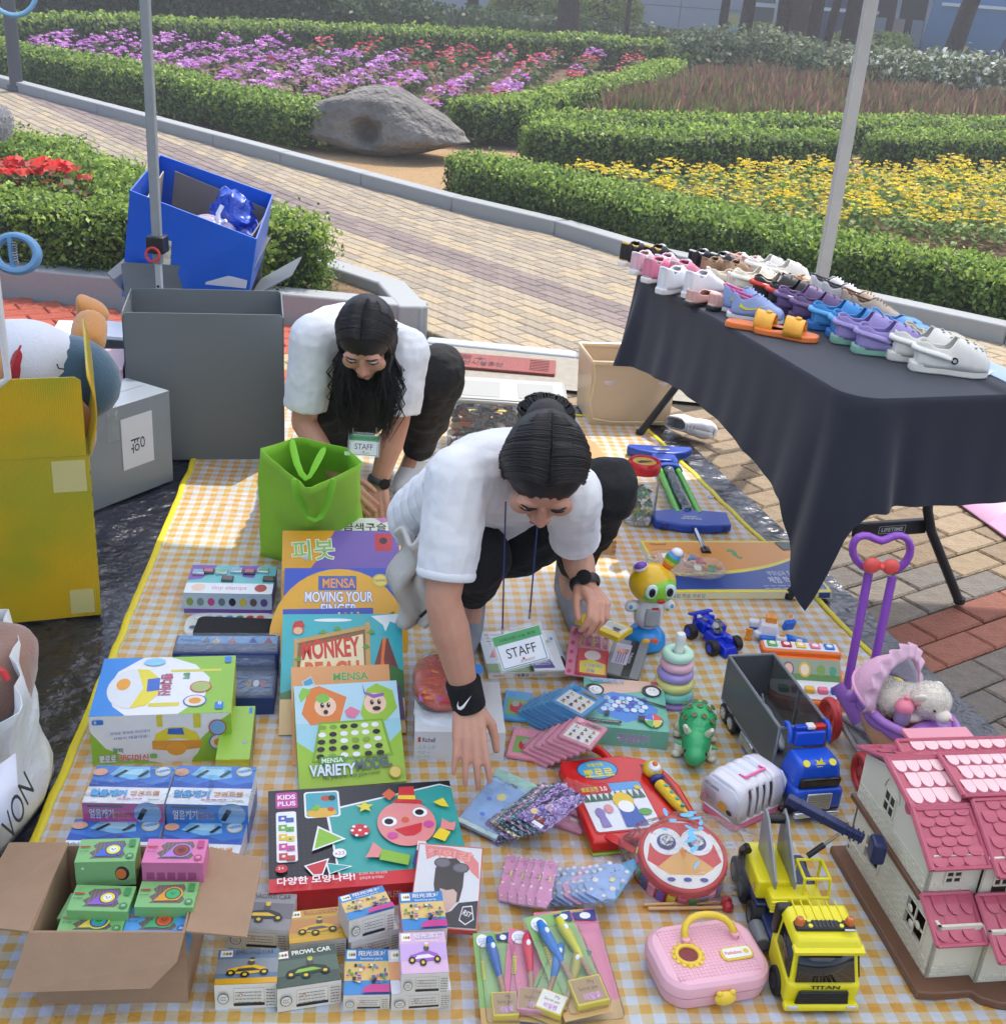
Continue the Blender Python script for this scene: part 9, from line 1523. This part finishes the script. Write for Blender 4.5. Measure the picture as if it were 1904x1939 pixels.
roof([(.45,yb+.01,zt+.02),(.02,yb+.01,zt+.02),(.02,yr+.045,zr+.004),(.45,yr+.045,zr+.004)],'back_roof',4,10)
roof([(.07,yr+.05,zr-.02),(.45,yr+.05,zr-.02),(.45,yr+.11,zr-.004),(.07,yr+.11,zr-.004)],'rear_roof_strip',2,13,tm=SHN); B(RF2).b0(.1,yr+.112,zr-.012,.24,yr+.15,zr-.002).build('chimney_cap',e,bev=.002); B(PL('#b07a86')).b0(.1,yr+.05,zr-.12,.24,yr+.13,zr-.025).build('rear_block',e)
b=B(RF); b.tube([(.016,yf-.022,zt-.012),(.016,yr-.075,zr-.018),(.016,yr+.045,zr+.006),(.016,yb+.012,zt+.02)],.0055,6); b.build('barge_board',e); B(RF).cyl((.012,yr-.07,zr-.022),(.022,yr-.07,zr-.022),.012,n=16).build('roof_knob',e)
# dormer
b=B(RF); b.add([(.235,yf-.045,zt-.012),(.31,yf-.06,zt+.055),(.31,yr-.09,zt+.075)],[(0,1,2)]); b.add([(.385,yf-.045,zt-.012),(.31,yf-.06,zt+.055),(.31,yr-.09,zt+.075)],[(1,0,2)]); b.build('dormer_roof',e,solid=.006); b=B(PL('#d98a98')); b.tube([(.23,yf-.05,zt-.016),(.31,yf-.066,zt+.058),(.39,yf-.05,zt-.016)],.005,6); b.build('dormer_border',e); B(PL('#e29ac0')).lathe([(0,0),(.035,.0),(.035,.002),(0,.002)],20).build('round_sign',e,mat=Matrix.Translation((.31,yf-.045,zt-.03))@RX(75).to_4x4())
# porch roofs
roof([(.02,.008,z1-.022),(.115,.008,z1-.022),(.115,.09,z1+.02),(.02,.09,z1+.02)],'porch_roof_left',2,4); roof([(.118,-.03,z1-.03),(.45,-.03,z1-.03),(.45,.075,z1+.026),(.118,.075,z1+.026)],'porch_roof_main',3,12)
b=B(PL('#e0b0b0')); 
for k in range(5): x=.16+.055*k; b.tube([(x+.0275+.0275*math.cos(t),.03,z1+.03+.022*math.sin(t)) for t in np.linspace(0,3.14,9)],.003,6); b.tube([(x,.03,z1+.028),(x+.055,.03,z1+.028)],.003,6); [b.tube([(x+.011*j,.03,z1+.028),(x+.011*j,.03,z1+.03+.02*math.sin(3.14*j/5))],.0018,5) for j in range(1,5)]
b.build('balcony_rail',e)
# ================================================================ STROLLER
e=empty('doll_stroller','purple and peach doll stroller with pink frilled canopy and red wheels','doll stroller'); PU=PL('#a875c8',.22); PE=PL('#e8b088',.35); GYS=PL('#85878c',.35); RDW=PL('#c8383c',.3)
zr_=.2; rimc=G(1714,1348,zr_); ln=.235; dirx=Vector((math.cos(R_(-50)),math.sin(R_(-50)),0)); dy=Vector((-dirx.y,dirx.x,0)); RE=lambda a,kx=1,ky=1,dz=0: rimc+dirx*(ln*.5*kx*math.cos(a))+dy*(.08*ky*math.sin(a))+Vector((0,0,dz+.02*max(0,-math.cos(a))))
b=B(PU); b.tube([RE(t) for t in np.linspace(0,6.283,41)[:-1]],.0105,10,closed=True); b.build('rim',e)
b=B(PU); b.grid(lambda u,v:RE(6.283*u,1.03,1.05,-.004-v*(.016+.008*abs(math.sin(6.283*u*6)))),96,4,cu=True); b.build('scalloped_trim',e,solid=.002,sm=60)
b=B(PE); b.grid(lambda u,v:RE(6.283*u,1-.32*v**1.6,1-.3*v**1.6,-.09*v**.8),48,12,cu=True); b.build('basket',e,solid=.003,sm=60); b=B(PE); b.add([RE(6.283*k/24,.69,.7,-.088) for k in range(24)],[tuple(range(24))]); b.build('basket_floor',e); b=B(PL('#b56a3c')); b.grid(lambda u,v:RE(6.283*u,.93*(1-v),.9*(1-v),-.02-.03*v),30,6,cu=True); b.build('inner_lining',e,sm=60)
b=B(PU); b.add([RE(t,.9,.86,.006) for t in np.linspace(-1.1,1.1,12)],[tuple(range(12))]); b.build('foot_tray',e,solid=.003)
# canopy
hc_=rimc-dirx*ln*.12+Vector((0,0,.012)); FBK=M('#e6b4cc',rough=.75,bump=.3,bs=70,alpha=.97); FBW=M('#d9dbe8',rough=.8,bump=.4,bs=30)
def can(u,v,k=1.):
    a=math.pi*u; f=R_(88-72*v); return hc_+dy*(.083*k*math.cos(a))+(Vector((0,0,1))*math.sin(f)-dirx*math.cos(f))*(.105*k*math.sin(a)**.8)
b=B(FBK); b.grid(lambda u,v:can(u,v),26,8); b.build('canopy',e,solid=.002,sm=180); b=B(FBW); b.grid(lambda u,v:can(u,.06+.94*v,.94)+Vector((0,0,.004*math.sin(u*22))),30,8); b.build('canopy_lining',e,solid=.0015,sm=180)
b=B(M('#e2bdd2',rough=.75,alpha=.93,bump=.3,bs=70)); b.grid(lambda u,v:can(u,0,1+.3*v)-dirx*.012*v+dirx*.007*math.sin(u*60)*v,110,5); b.build('frill',e,solid=.001,sm=180); B(PL('#e0a8d0',.2)).tube([can(u,.95,1.02) for u in np.linspace(0,1,14)],.0045,8,flat=((0,0,1),.0045)).build('canopy_hoop',e)
# handle
h0,h1=AT(1620,1225,2.47),AT(1664,1218,2.47); t0,t1=AT(1644,1085,2.52),AT(1689,1092,2.52); PH=PL('#8c4fb8',.25)
for p,q,t in ((h0,t0,'upright'),(h1,t1,'upright')): B(PH).cyl(p-Vector((0,-.0,.12)),q,.0105,n=16).build(t,e)
hp=[AT(x,y,2.52) for x,y in ((1650,1082),(1618,1065),(1610,1035),(1622,1014),(1645,1012),(1668,1030),(1690,1012),(1714,1014),(1727,1034),(1718,1066),(1686,1086))]; B(PH).tube(hp,.0105,10,flat=((0,-1,.3),.014)).build('heart_handle',e,sub=1)
bo=AT(1668,1072,2.49); b=B(PL('#e0564e',.3)); [b.ell(bo+Vector((s*.022,0,0)),(.021,.012,.02),rot=RY(s*10)) for s in (-1,1)]; b.ell(bo,(.008,.014,.009)); b.build('red_bow',e)
# wheels and frame
wa,wb_=G(1562,1402,.0),G(1624,1500,.0); wr=.05; vv=(wb_-wa).normalized(); ww=Vector((vv.y,-vv.x,0)); ww=ww if ww.x>0 else -ww
for i,(p,r) in enumerate(((wa,.05),(wb_,.043),(wa+ww*.17+Vector((.02,0,0)),.05),(wb_+ww*.16,.043))):
    c=p+Vector((0,0,r+.012)); nx=(ww+Vector((0,-.0,0))).normalized(); o=B(RDW).torus(c,r-.006,.009,n=36,k=10,rot=nx.to_track_quat('Z','Y').to_matrix(),fz=1.3).build('wheel',e); b=B(RDW); b.cyl(c-nx*.006,c+nx*.006,.014,n=18); u=nx.orthogonal().normalized(); v=nx.cross(u); [b.tube([c,c+(u*math.cos(t)+v*math.sin(t))*(r-.008)],[.006,.009],8,flat=(tuple(nx),.004)) for t in np.linspace(0,6.283,6)[:-1]]; b.build('spokes',o)
b=B(GYS); c0=rimc+Vector((0,0,-.1)); za=wa+Vector((0,0,.062)); zb=wb_+Vector((0,0,.055)); [b.tube([p,q],.007,8) for p,q in ((za,za+ww*.19),(zb,zb+ww*.16),(za+ww*.02,zb+ww*.02),(za+ww*.16,zb+ww*.15),(za+ww*.03,c0),(zb+ww*.03,c0),(za+ww*.16,c0),(zb+ww*.14,c0),(h0-Vector((0,0,.12)),c0),(h1-Vector((0,0,.12)),c0))]; b.build('frame',e); b=B(M('#8d9094',rough=.3,alpha=.8)); b.add([za+ww*.03,zb+ww*.03,zb+ww*.14,za+ww*.15],[(0,1,2,3)]); b.build('lower_tray',e,solid=.006)
b=B(PU); q=RE(math.pi*1.22,1.12,1.12,-.035); b.tube([q+dirx*-.045+Vector((0,0,.03)),q+dirx*.03+Vector((0,0,-.03))],.02,8,flat=(tuple(-dy),.004)); b.ell(q+Vector((-.0,-.008,.03)),(.02,.008,.016)); b.build('side_plaque',e)
# plush dog
dg=empty('plush_dog','white fluffy plush puppy lying in the doll stroller','plush dog'); hd2=rimc+dirx*ln*.18+dy*.01+Vector((0,0,.05)); bd=rimc-dirx*ln*.1+Vector((0,0,.018)); FU=M('#e4ddd0',rough=1,sheen=.5,bump=.3,bs=200)
b=B(FU); b.ell(bd,(.06,.044,.038),rot=RZ(-10)); b.ell(bd-dirx*.04+Vector((0,0,.0)),(.038,.04,.034)); b.ell(lin(bd,hd2,.6),(.038,.036,.034)); b.ell(hd2,(.044,.04,.038)); b.ell(hd2+dirx*.032+Vector((0,-.012,-.016)),(.02,.018,.015)); b.ell(bd+dirx*.05-dy*.03+Vector((0,0,-.005)),(.03,.014,.013)); b.ell(bd+dirx*.05+dy*.03+Vector((0,0,-.005)),(.03,.014,.013)); bo2=finish(b,'body',dg,.0035,3)
for s in (-1,1): b=B(FU); b.ell(hd2+dy*s*.034-dirx*.004+Vector((0,0,.012)),(.016,.008,.02),rot=RX(-s*35)); q=b.build('ear',dg); B(M('#dfa09a',rough=.9)).ell(hd2+dy*s*.041-dirx*.002+Vector((0,-.002,.004)),(.01,.003,.008),rot=RX(-s*35)).build('ear_lining',q)
for s in (-1,.2): B(M('#15110f',rough=.1)).ell(hd2+dirx*.03+dy*(s*.026)+Vector((0,0,-.002)),(.0035,.003,.003)).build('eye',dg)
B(M('#c88a84',rough=.5)).ell(hd2+dirx*.052+Vector((0,-.014,-.012)),(.004,.005,.003)).build('nose',dg)
n=9000; src=[]
for (c,r,k) in ((bd,(.062,.046,.04),.35),(bd-dirx*.04,(.04,.042,.036),.2),(lin(bd,hd2,.6),(.04,.038,.036),.12),(hd2,(.045,.042,.04),.33)):
    m=int(n*k); d=rng.normal(0,1,(m,3)); d/=np.linalg.norm(d,axis=1,keepdims=True); src.append((d*np.array(r)+np.array(c),d))
pts=np.concatenate([s[0] for s in src]); nr=np.concatenate([s[1] for s in src]); tang=rng.normal(0,1,nr.shape); tang-=nr*(tang*nr).sum(1,keepdims=True); o=leaves('fur',pts,tang,.009,np.full((len(pts),3),.85)*rng.uniform(.9,1.1,(len(pts),1))*np.array([1,.97,.9]),parent=dg,asp=7,jit=.3,kind='stuff')
bt_=empty('toy_bottle','small toy baby bottle with a pink teat lid in the doll stroller','toy bottle',loc=rimc+dirx*ln*.08-dy*.045+Vector((0,0,.0))); B(PL('#b9a2cc',.15,alpha=.8)).lathe([(0,0),(.016,0),(.018,.006),(.017,.03),(.018,.034),(0,.034)],24).build('bottle',bt_); B(PL('#ee8aa0',.25)).lathe([(.02,.033),(.0215,.042),(.016,.052),(.006,.058),(.0055,.066),(0,.069)],24).build('teat_lid',bt_)
# ================================================================ TABLE
TZ=.74; nl,fl=Vector((.86,2.93,0)),Vector((.41,4.08,0)); 
fl=G(1209,516,TZ); nl0=G(1500,688,TZ); dT=(nl0-fl); dT.z=0; dT.normalize(); nT=Vector((-dT.y,dT.x,0)); nT=nT if nT.x>0 else -nT; nr_=G(1904,759,TZ); Lt=(G(1606,757,TZ)-fl).dot(dT); Wt=(G(1487,523,TZ)-fl).dot(nT); print('table',Lt,Wt,dT)
Wt=max(Wt,.58); tm=Matrix((dT,nT,Vector((0,0,1)))).transposed(); tm=tm.to_4x4(); 
if tm.determinant()<0: tm=Matrix((dT,-nT,Vector((0,0,1)))).transposed().to_4x4(); sg_=-1
else: sg_=1
tm.translation=Vector((fl.x,fl.y,0)); e=empty('folding_table','folding table with dark tubular legs under a navy cloth','table',mat=tm)
B(M('#c9c9c4',rough=.6)).b0(.03,min(sg_*.03,sg_*(Wt-.01)),TZ-.045,Lt-.04,max(sg_*.03,sg_*(Wt-.01)),TZ-.004).build('tabletop',e,bev=.008)
LG=M('#2b2c2e',rough=.45,metal=.2)
inv=tm.inverted(); fA=inv@G(1490,1138,.0);fB=inv@G(1813,1148,.0);fC=inv@G(1210,828,.0); fD=fC+(fB-fA)
for p,q,xm in ((fA,fB,-1),(fC,fD,1)):
    for a_,o_ in ((p,q),(q,p)):
        mid=lin(a_,o_,.5); k1=lin(a_,mid,.62)+Vector((xm*.0,0,.27)); k2=lin(a_,mid,.66)+Vector((xm*.01,0,.36)); B(LG).tube([a_+Vector((0,0,.016)),lin(a_,k1,.85)+Vector((0,0,.016)),k1+Vector((0,0,.04)),k2+Vector((0,0,.05)),k2+Vector((xm*.02,0,.28))],.0145,12).build('leg',e)
        B(M('#161718',rough=.6)).cyl(a_+Vector((0,0,.012)),a_+Vector((0,0,.03)),.0165,n=14).build('rubber_foot',e)
    c1,c2=lin(p,q,.27)+Vector((0,0,.25)),lin(p,q,.73)+Vector((0,0,.25)); b=B(LG); b.box(lin(c1,c2,.5),(.02,(c2-c1).length,.045)); o=b.build('cross_brace',e,bev=.004)
    if xm<0: a=Art(.09,.024); a.rect(0,0,1,1,'#b9bcbd',.02); a.rect(.02,.06,.98,.94,'#2b2c2e',.02); a.text('LIFETIME',.5,.5,.5,'#c9ccce',w=.8,bold=.04,anchor='c'); a.build(e,face_m(lin(c1,c2,.5)+Vector((.0108,-.045,-.012)),(0,1,0),(-.0,0,1)))
NV=M('#1b2030',rough=.8,bump=.12,bs=200,var=.12,vs=4,sheen=.15)
rc=.09
def per(s): # perimeter of top, s in metres from far-right corner, via far-left, near-left, to near-right
    if s<Wt: return (0,Wt-s),(-1,0)
    s-=Wt
    if s<Lt-rc: return (s,0),(0,-1)
    s-=Lt-rc; q=rc*math.pi/2
    if s<q: a=s/rc; return (Lt-rc+rc*math.sin(a),rc-rc*math.cos(a)),(math.sin(a),-math.cos(a))
    s-=q; return (Lt,min(Wt+.0,rc+s)),(1,0)
S_=Wt+Lt-rc+rc*math.pi/2+Wt-rc
def drop(s):
    s1=s-Wt; K=[(-Wt,.28),(-.02,.33),(.12,.3),(.5,.26),(.8,.27),(Lt-rc-.08,.34),(Lt-rc+.02,.46),(Lt-rc+.07,.56),(Lt-rc+.1,.34),(Lt-rc+.13,.28),(Lt+.3,.29),(Lt+1,.3)]
    for (a,x),(b_,y) in zip(K,K[1:]):
        if a<=s1<=b_: return x+(y-x)*(s1-a)/(b_-a)
    return .37
nu=340; rows=26; vs=[]
for i in range(nu):
    s=S_*i/(nu-1); (x,y),(nx,ny)=per(s); D_=drop(s); cor=math.exp(-((s-Wt-Lt+rc*.2)/.13)**2)+.8*math.exp(-((s-Wt)/.1)**2)
    for j in range(rows):
        v=j/(rows-1); 
        if j==0: o_,z=0,0
        else: f=(.012*math.sin(s*23+1.3*math.sin(s*7))+.008*math.sin(s*51))*(.25+cor*1.5)*v+ .018*cor*math.sin(s*60)*v; o_=.006+.012*v+.05*cor*v+f+.03*v*v*.5; z=-D_*v
        if j==1: z=-.008;o_=.007
        vs.append((x+nx*o_,sg_*(y+ny*o_),TZ+z))
b=B(NV); b.add(vs,[(i*rows+j,i*rows+j+1,(i+1)*rows+j+1,(i+1)*rows+j) for i in range(nu-1) for j in range(rows-1)]); top=[ (per(S_*i/60)[0]) for i in range(61)]; b.add([(x,sg_*y,TZ) for x,y in top]+[(Lt,sg_*Wt,TZ)],[tuple(range(62))])
tc_=empty('tablecloth','dark navy cloth draped over the folding table, hanging low at the near corner','tablecloth',mat=tm); o=b.build('cloth',tc_,sm=70); 
q=o.modifiers.new('w','WELD'); q.merge_threshold=.0005
b=B(M('#8fb4e0',rough=.45,var=.2,vs=9,var2='#c4d6ee')); b.b0(.02,min(sg_*(Wt-.06),sg_*(Wt+.03)),TZ+.001,Lt+.1,max(sg_*(Wt-.06),sg_*(Wt+.03)),TZ+.003); q=b.build('blue_sheet',None,mat=tm); tag(q,'long pale blue printed sheet along the back edge of the table','sheet')
b=B(M('#e3e6e8',rough=.3,metal=.3)); [b.box((Lt*.55+.03*k,sg_*(Wt-.06),TZ+.005),(.012,.05,.002),rot=RZ(35*sg_)) for k in range(16)]; b.build('white_stripes',q,kind='stuff')
# ================================================================ SHOES
def prof(t,tab):
    for (a,x),(b_,y) in zip(tab,tab[1:]):
        if a<=t<=b_: k=(t-a)/(b_-a); k=k*k*(3-2*k); return x+(y-x)*k
    return tab[-1][1]
WID=[(0,.18),(.06,.3),(.2,.36),(.42,.34),(.62,.42),(.78,.46),(.92,.36),(1,.16)]
def shoe_parts(kind,L,c,sole,inner,W=None):
    """c upper colour"""
    wf=lambda t:prof(t,WID)*L*.42; parts=[]; st=.022*L/.2
    pl=[(L*(i/20-.5),wf(i/20)) for i in range(21)]+[(L*(i/20-.5),-wf(i/20)) for i in range(20,-1,-1)]
    b=B(M(sole,rough=.5,bump=.1,bs=60)); b.prism(pl,0,st*(1.15 if kind=='clog' else 1)); parts.append((b,'sole',.004))
    H=[(0,.24),(.12,.26),(.3,.2),(.46,.2),(.55,.3),(.7,.27),(.88,.2),(.97,.12),(1,.06)] if kind=='clog' else ([(0,.36),(.1,.36),(.25,.26),(.42,.3),(.55,.33),(.7,.24),(.86,.17),(.97,.12),(1,.06)] if kind=='sneaker' else [(0,.24),(.12,.24),(.3,.15),(.5,.13),(.62,.17),(.8,.16),(.94,.12),(1,.05)])
    op={'clog':.5,'sneaker':.46,'flat':.6}[kind]; m=M(c,rough=.45,bump=.12,bs=90,var=.08,vs=30) if isinstance(c,str) else c; b=B(m)
    def up(u,v,side):
        t=.012+.976*u; h=prof(t,H)*L*(1.28 if kind=='clog' else 1.06); w=wf(t)*(.97); k=max(0,min(1,(t-op+.06)/.12)); amax=(math.pi/2)*(k+(1-k)*.42); a=amax*v; z=st*.8+h*math.sin(a)**.8*(1 if k==1 else (k+(1-k)/math.sin(math.pi/2*.42)**.8*1.0)); y=side*w*math.cos(a)**.6; 
        return (L*(t-.5)+(.012*(1-t)**8 if t<.2 else 0),y,z)
    for s_ in (-1,1): b.grid(lambda u,v:up(u,v,s_),22,9)
    b.add([up(0,v/8,1) for v in range(9)]+[up(0,v/8,-1) for v in range(9)],[(i,i+1,9+i+1,9+i) for i in range(8)]); parts.append((b,'upper',-.003))
    b=B(M(inner,rough=.8)); b.prism([(x*.93,y*.86) for x,y in pl if x<L*.1],st*1.0,st*1.2); parts.append((b,'insole',0))
    return parts,H,st,wf
def shoe(lb_,kind,pos,ang,L,c,sole='#e3e2dc',inner='#6a6a70',extra=None,group=None,cat='shoe',nm='shoe'):
    e=empty(nm,lb_,cat,mat=TM(pos,ang),group=group); parts,H,st,wf=shoe_parts(kind,L,c,sole,inner)
    for b,nm2,k in parts:
        if nm2=='upper': b.build(nm2,e,solid=.003,sm=60)
        else: b.build(nm2,e,bev=k if k>0 else 0,sm=40)
    if kind=='clog':
        b=B(M(extra or c,rough=.4)); b.tube([(L*.02,wf(.5)*1.02,st+.1*L),(-L*.2,wf(.3)*1.1,st+.16*L),(-L*.44,wf(.1)*1.0,st+.2*L),(-L*.5,0,st+.2*L),(-L*.44,-wf(.1),st+.2*L),(-L*.2,-wf(.3)*1.1,st+.16*L),(L*.02,-wf(.5)*1.02,st+.1*L)],.011*L/.2,8,flat=((0,0,1),.009)); b.build('heel_strap',e,sub=1)
        for s_ in (-1,1): o=B(M('#1a1c1e',rough=.4)).cyl((L*.02,s_*wf(.5)*.98,st+.1*L),(L*.02,s_*wf(.5)*1.14,st+.1*L),.009*L/.2,n=16).build('rivet',e); B(M('#b9bcbe',rough=.4)).cyl((L*.02,s_*wf(.5)*1.14,st+.1*L),(L*.02,s_*wf(.5)*1.16,st+.1*L),.005*L/.2,n=10).build('rivet_emblem',o)
        b=B(M('#2e2f33',rough=.8)); 
        for (t,y) in ((.66,0),(.66,.4),(.66,-.4),(.76,.2),(.76,-.2),(.76,.6),(.76,-.6),(.86,0),(.86,.4),(.86,-.4)):
            h=prof(t,H)*L*1.3; w=wf(t); a=math.acos(min(1,abs(y))**(1/.6)) if y else math.pi/2; z=st*.8+h*math.sin(a)**.8; b.ell((L*(t-.5),y*w,z+.0012),(.0042*L/.2,.0042*L/.2,.0008),n=8,k=4)
        b.build('vent_holes',e,kind='stuff')
    if kind=='sneaker':
        b=B(M('#dfe0e4' if extra is None else extra,rough=.7)); [b.tube([(L*(.02+.055*k),-wf(.55+.05*k)*.42,st+prof(.53+.055*k,H)*L*1.0),(L*(.03+.055*k),0,st+prof(.53+.055*k,H)*L*1.1),(L*(.02+.055*k),wf(.55+.05*k)*.42,st+prof(.53+.055*k,H)*L*1.0)],.0022,6) for k in range(4)]; b.build('laces',e); b=B(M(inner,rough=.9)); b.tube([(L*(.0),wf(.4)*.55,st+.27*L),(-L*.2,wf(.3)*.82,st+.27*L),(-L*.46,wf(.08)*.8,st+.37*L),(-L*.46,-wf(.08)*.8,st+.37*L),(-L*.2,-wf(.3)*.82,st+.27*L),(L*0,-wf(.4)*.55,st+.27*L)],.005*L/.2,8); b.build('collar',e,sub=1)
    return e
def onT(px,py): return G(px,py,TZ+.0015)
PRS=[((1246,505),'sneaker','#17181a',45,.17,'#e3e4e4','#c9a84a','black slip-on shoe with gold trim and thick white sole',None),
((1262,520),'sneaker','#ddb8c4',52,.16,'#d9d9d8','#cfd0d6','pink and white sneaker seen from the heel',None),
((1294,536),'sneaker','#d87f9c',50,.17,'#d6d6d4','#a8a3a6','shiny pink sneaker with gold and rose side panels',None),
((1330,560),'sneaker','#dfe1e6',40,.18,'#d3d4d4','#cfd4e4','white sneaker with pale green heel tab',None),
((1372,584),'flat','#cfa49c',38,.15,'#26262a','#d8bfae','rose party shoe with clear jewelled heel',None),
((1428,606),'sneaker','#8fa5d6',-16,.17,'#dcdde0','#c4639a','lilac blue sneaker with yellow swoosh and pink lining','#a9b8e0'),
((1366,514),'sneaker','#1f2126',45,.15,'#e4e4e4','#d6d8dc','black and white sneaker in the back row',None),
((1392,530),'sneaker','#9a7f66',42,.15,'#4a3f36','#7a6450','brown suede ankle shoe in the back row','#8a705a'),
((1428,517),'sneaker','#dfc0b8',20,.13,'#e4ddd8','#e0b8a8','small pale pink shoe with ribbon in the back row',None),
((1412,548),'flat','#dcd6c8',22,.17,'#c23a34','#e2d6bc','cream strap sandal with a red sole edge',None),
((1466,566),'clog','#e2ddcf',8,.18,'#d8d3c5','#d9cfb8','cream white clog between the white sneaker and the black clogs',None),
((1484,537),'clog','#e0e0dc',10,.17,'#d9dad6','#d9d4c4','white clog with small coloured floral dots in the back row',None),
((1502,585),'clog','#26272a',-4,.19,'#1f2022','#1c1c1e','black clog with red strap','#c8382c'),
((1550,610),'clog','#6a5580',-6,.19,'#4a3a60','#5a3a8a','purple clog with speckled grey sole and fleece look',None),
((1596,586),'sneaker','#c4c6cc',-14,.18,'#dcdcde','#3a3b40','grey and white sports sneaker with black stripe',None),
((1650,612),'sneaker','#b3a595',-20,.17,'#8a7a68','#6a5240','beige fleece lined shoe with brown piping','#7a6450'),
((1624,642),'clog','#3f8fd0',-2,.19,'#2f6fb8','#1f5aa8','bright blue clog with blue strap','#58a8e0'),
((1712,640),'flat','#6fa8dc',-18,.17,'#5a94cc','#2458b0','sky blue ballet shoe with a dark blue bow',None),
((1678,672),'clog','#9a8fc8',-4,.20,'#7fae9c','#5a5fc0','tie-dyed lilac and mint clog',None),
((1796,676),'flat','#cfcab8',-12,.19,'#dad6c8','#8f8878','cream lace-up shoe, creased and worn',None),
((1530,556),'flat','#b9aa98',-8,.16,'#8a7c6c','#d0c4b2','beige flat shoe at the back of the table',None),
((1556,566),'flat','#b78a70',-14,.15,'#8a6a54','#d9c4b0','tan strappy shoe at the back of the table',None),
((1792,706),'clog','#e2e2dc',-6,.205,'#d9d9d2','#e2decd','plain white clog nearest the right edge',None)]
for (p,kd,c,ang,L,so_,inn_,lb_,ex) in PRS:
    q=onT(*p); off=Vector((-math.sin(R_(ang)),math.cos(R_(ang)),0))*L*.44+Vector((-math.cos(R_(ang)),-math.sin(R_(ang)),0))*L*.22
    for k in (0,1): s_=shoe(lb_+(', nearer one of the pair' if k==0 else ', farther one of the pair'),kd,q+off*k,ang+(0 if k==0 else random.uniform(-3,3)),L,c,so_,inn_,ex,nm='clog' if kd=='clog' else 'shoe')
# yellow swoosh on the lilac sneaker, orange slides
for k in (0,1):
    q=onT(1487,638)+Vector((-.06*k-.015*k,.055*k,0)); e=empty('slide_sandal',['orange slide sandal with yellow fruit print strap, nearer one','orange slide sandal with yellow fruit print strap, farther one'][k],'sandal',mat=TM(q,-22)); L=.185; wf=lambda t:prof(t,WID)*L*.44; pl=[(L*(i/20-.5),wf(i/20)) for i in range(21)]+[(L*(i/20-.5),-wf(i/20)) for i in range(20,-1,-1)]; b=B(M('#e0793a',rough=.4)); b.prism(pl,0,.018); b.build('footbed',e,bev=.004,seg=3)
    b=B(M('#e6b83a',rough=.35,var=.4,vs=30,var2='#e8922c')); b.grid(lambda u,v:(L*(.0+.3*u)-.006,wf(.6+.2*u)*1.03*math.cos(math.pi*v),.012+.05*math.sin(math.pi*v)**.7*(1-.18*u)),8,16); b.build('strap',e,solid=.004,sm=60); B(M('#d8a82c')).ell((L*.15,0,.06),(.01,.012,.004)).build('fruit_charm',e)
for nm_,o in [(o.get('label',''),o) for o in list(bpy.data.objects) if str(o.get('label','')).startswith('lilac blue sneaker')]:
    sw=[(-.05,.022),(-.03,.016),(.0,.02),(.035,.04),(.005,.026),(-.02,.021),(-.035,.024),(-.045,.036)]
    for s_ in (-1,1): b=B(M('#d9e04a',rough=.4)); b.add([(x,s_*(prof(x/.17+.5,WID)*.17*.42*.97+.0045),z+.018) for x,z in sw],[(0,1,2,5,6,7),(2,3,4,5)]); b.build('swoosh',o,solid=.001,sm=0)
# shoe on the ground and pink board
s_=shoe('white chunky shoe lying on its side on the paving behind the table leg','sneaker',G(1318,806,.05),-35,.2,'#e2e2e2','#dedede','#a0a0a4'); s_.rotation_euler=(R_(80),0,R_(-40)); s_.location.z=.05
pb=empty('pink_board','pink and white printed board lying beyond the table at the right edge','board',loc=(0,0,0)); P0=[G(1800,946,.004),G(1904,1020,.004)]; q=G(1960,900,.004); b=B(M('#d7a8c4',rough=.35)); pts=[G(1790,935,.01),G(1960,1058,.01),G(2100,1000,.01),G(1900,880,.01)]; b.add(pts,[(0,1,2,3)]); b.build('panel',pb,solid=.006); b=B(M('#c9cbdc',rough=.4)); z_=Vector((0,0,.0045)); b.add([pts[0]+z_,lin(pts[0],pts[1],.2)+z_,lin(pts[3],pts[2],.22)+z_,pts[3]+z_],[(0,1,2,3)]); b.build('pale_band',pb); b=B(M('#cf7fae',rough=.4)); b.add([lin(pts[0],pts[1],.5)+z_,pts[1]+z_,pts[2]+z_,lin(pts[3],pts[2],.42)+z_],[(0,1,2,3)]); b.build('pink_band',pb)
# ================================================================ HAZE
hb_=B(M('#fff')); hb_.b0(-165,-45,-1.2,165,165,10.2); hz_o=hb_.build('haze',None,sm=0); hz_o['kind']='stuff'; hz_o['label']='thin pale summer haze over the garden'
hm=bpy.data.materials.new('haze_air'); hm.use_nodes=True; N=hm.node_tree.nodes; N.remove(N['Principled BSDF']); v=N.new('ShaderNodeVolumePrincipled'); v.inputs['Color'].default_value=(.97,.97,1,1); v.inputs['Density'].default_value=.007; v.inputs['Anisotropy'].default_value=.3; hm.node_tree.links.new(v.outputs[0],N['Material Output'].inputs['Volume']); hz_o.data.materials[0]=hm
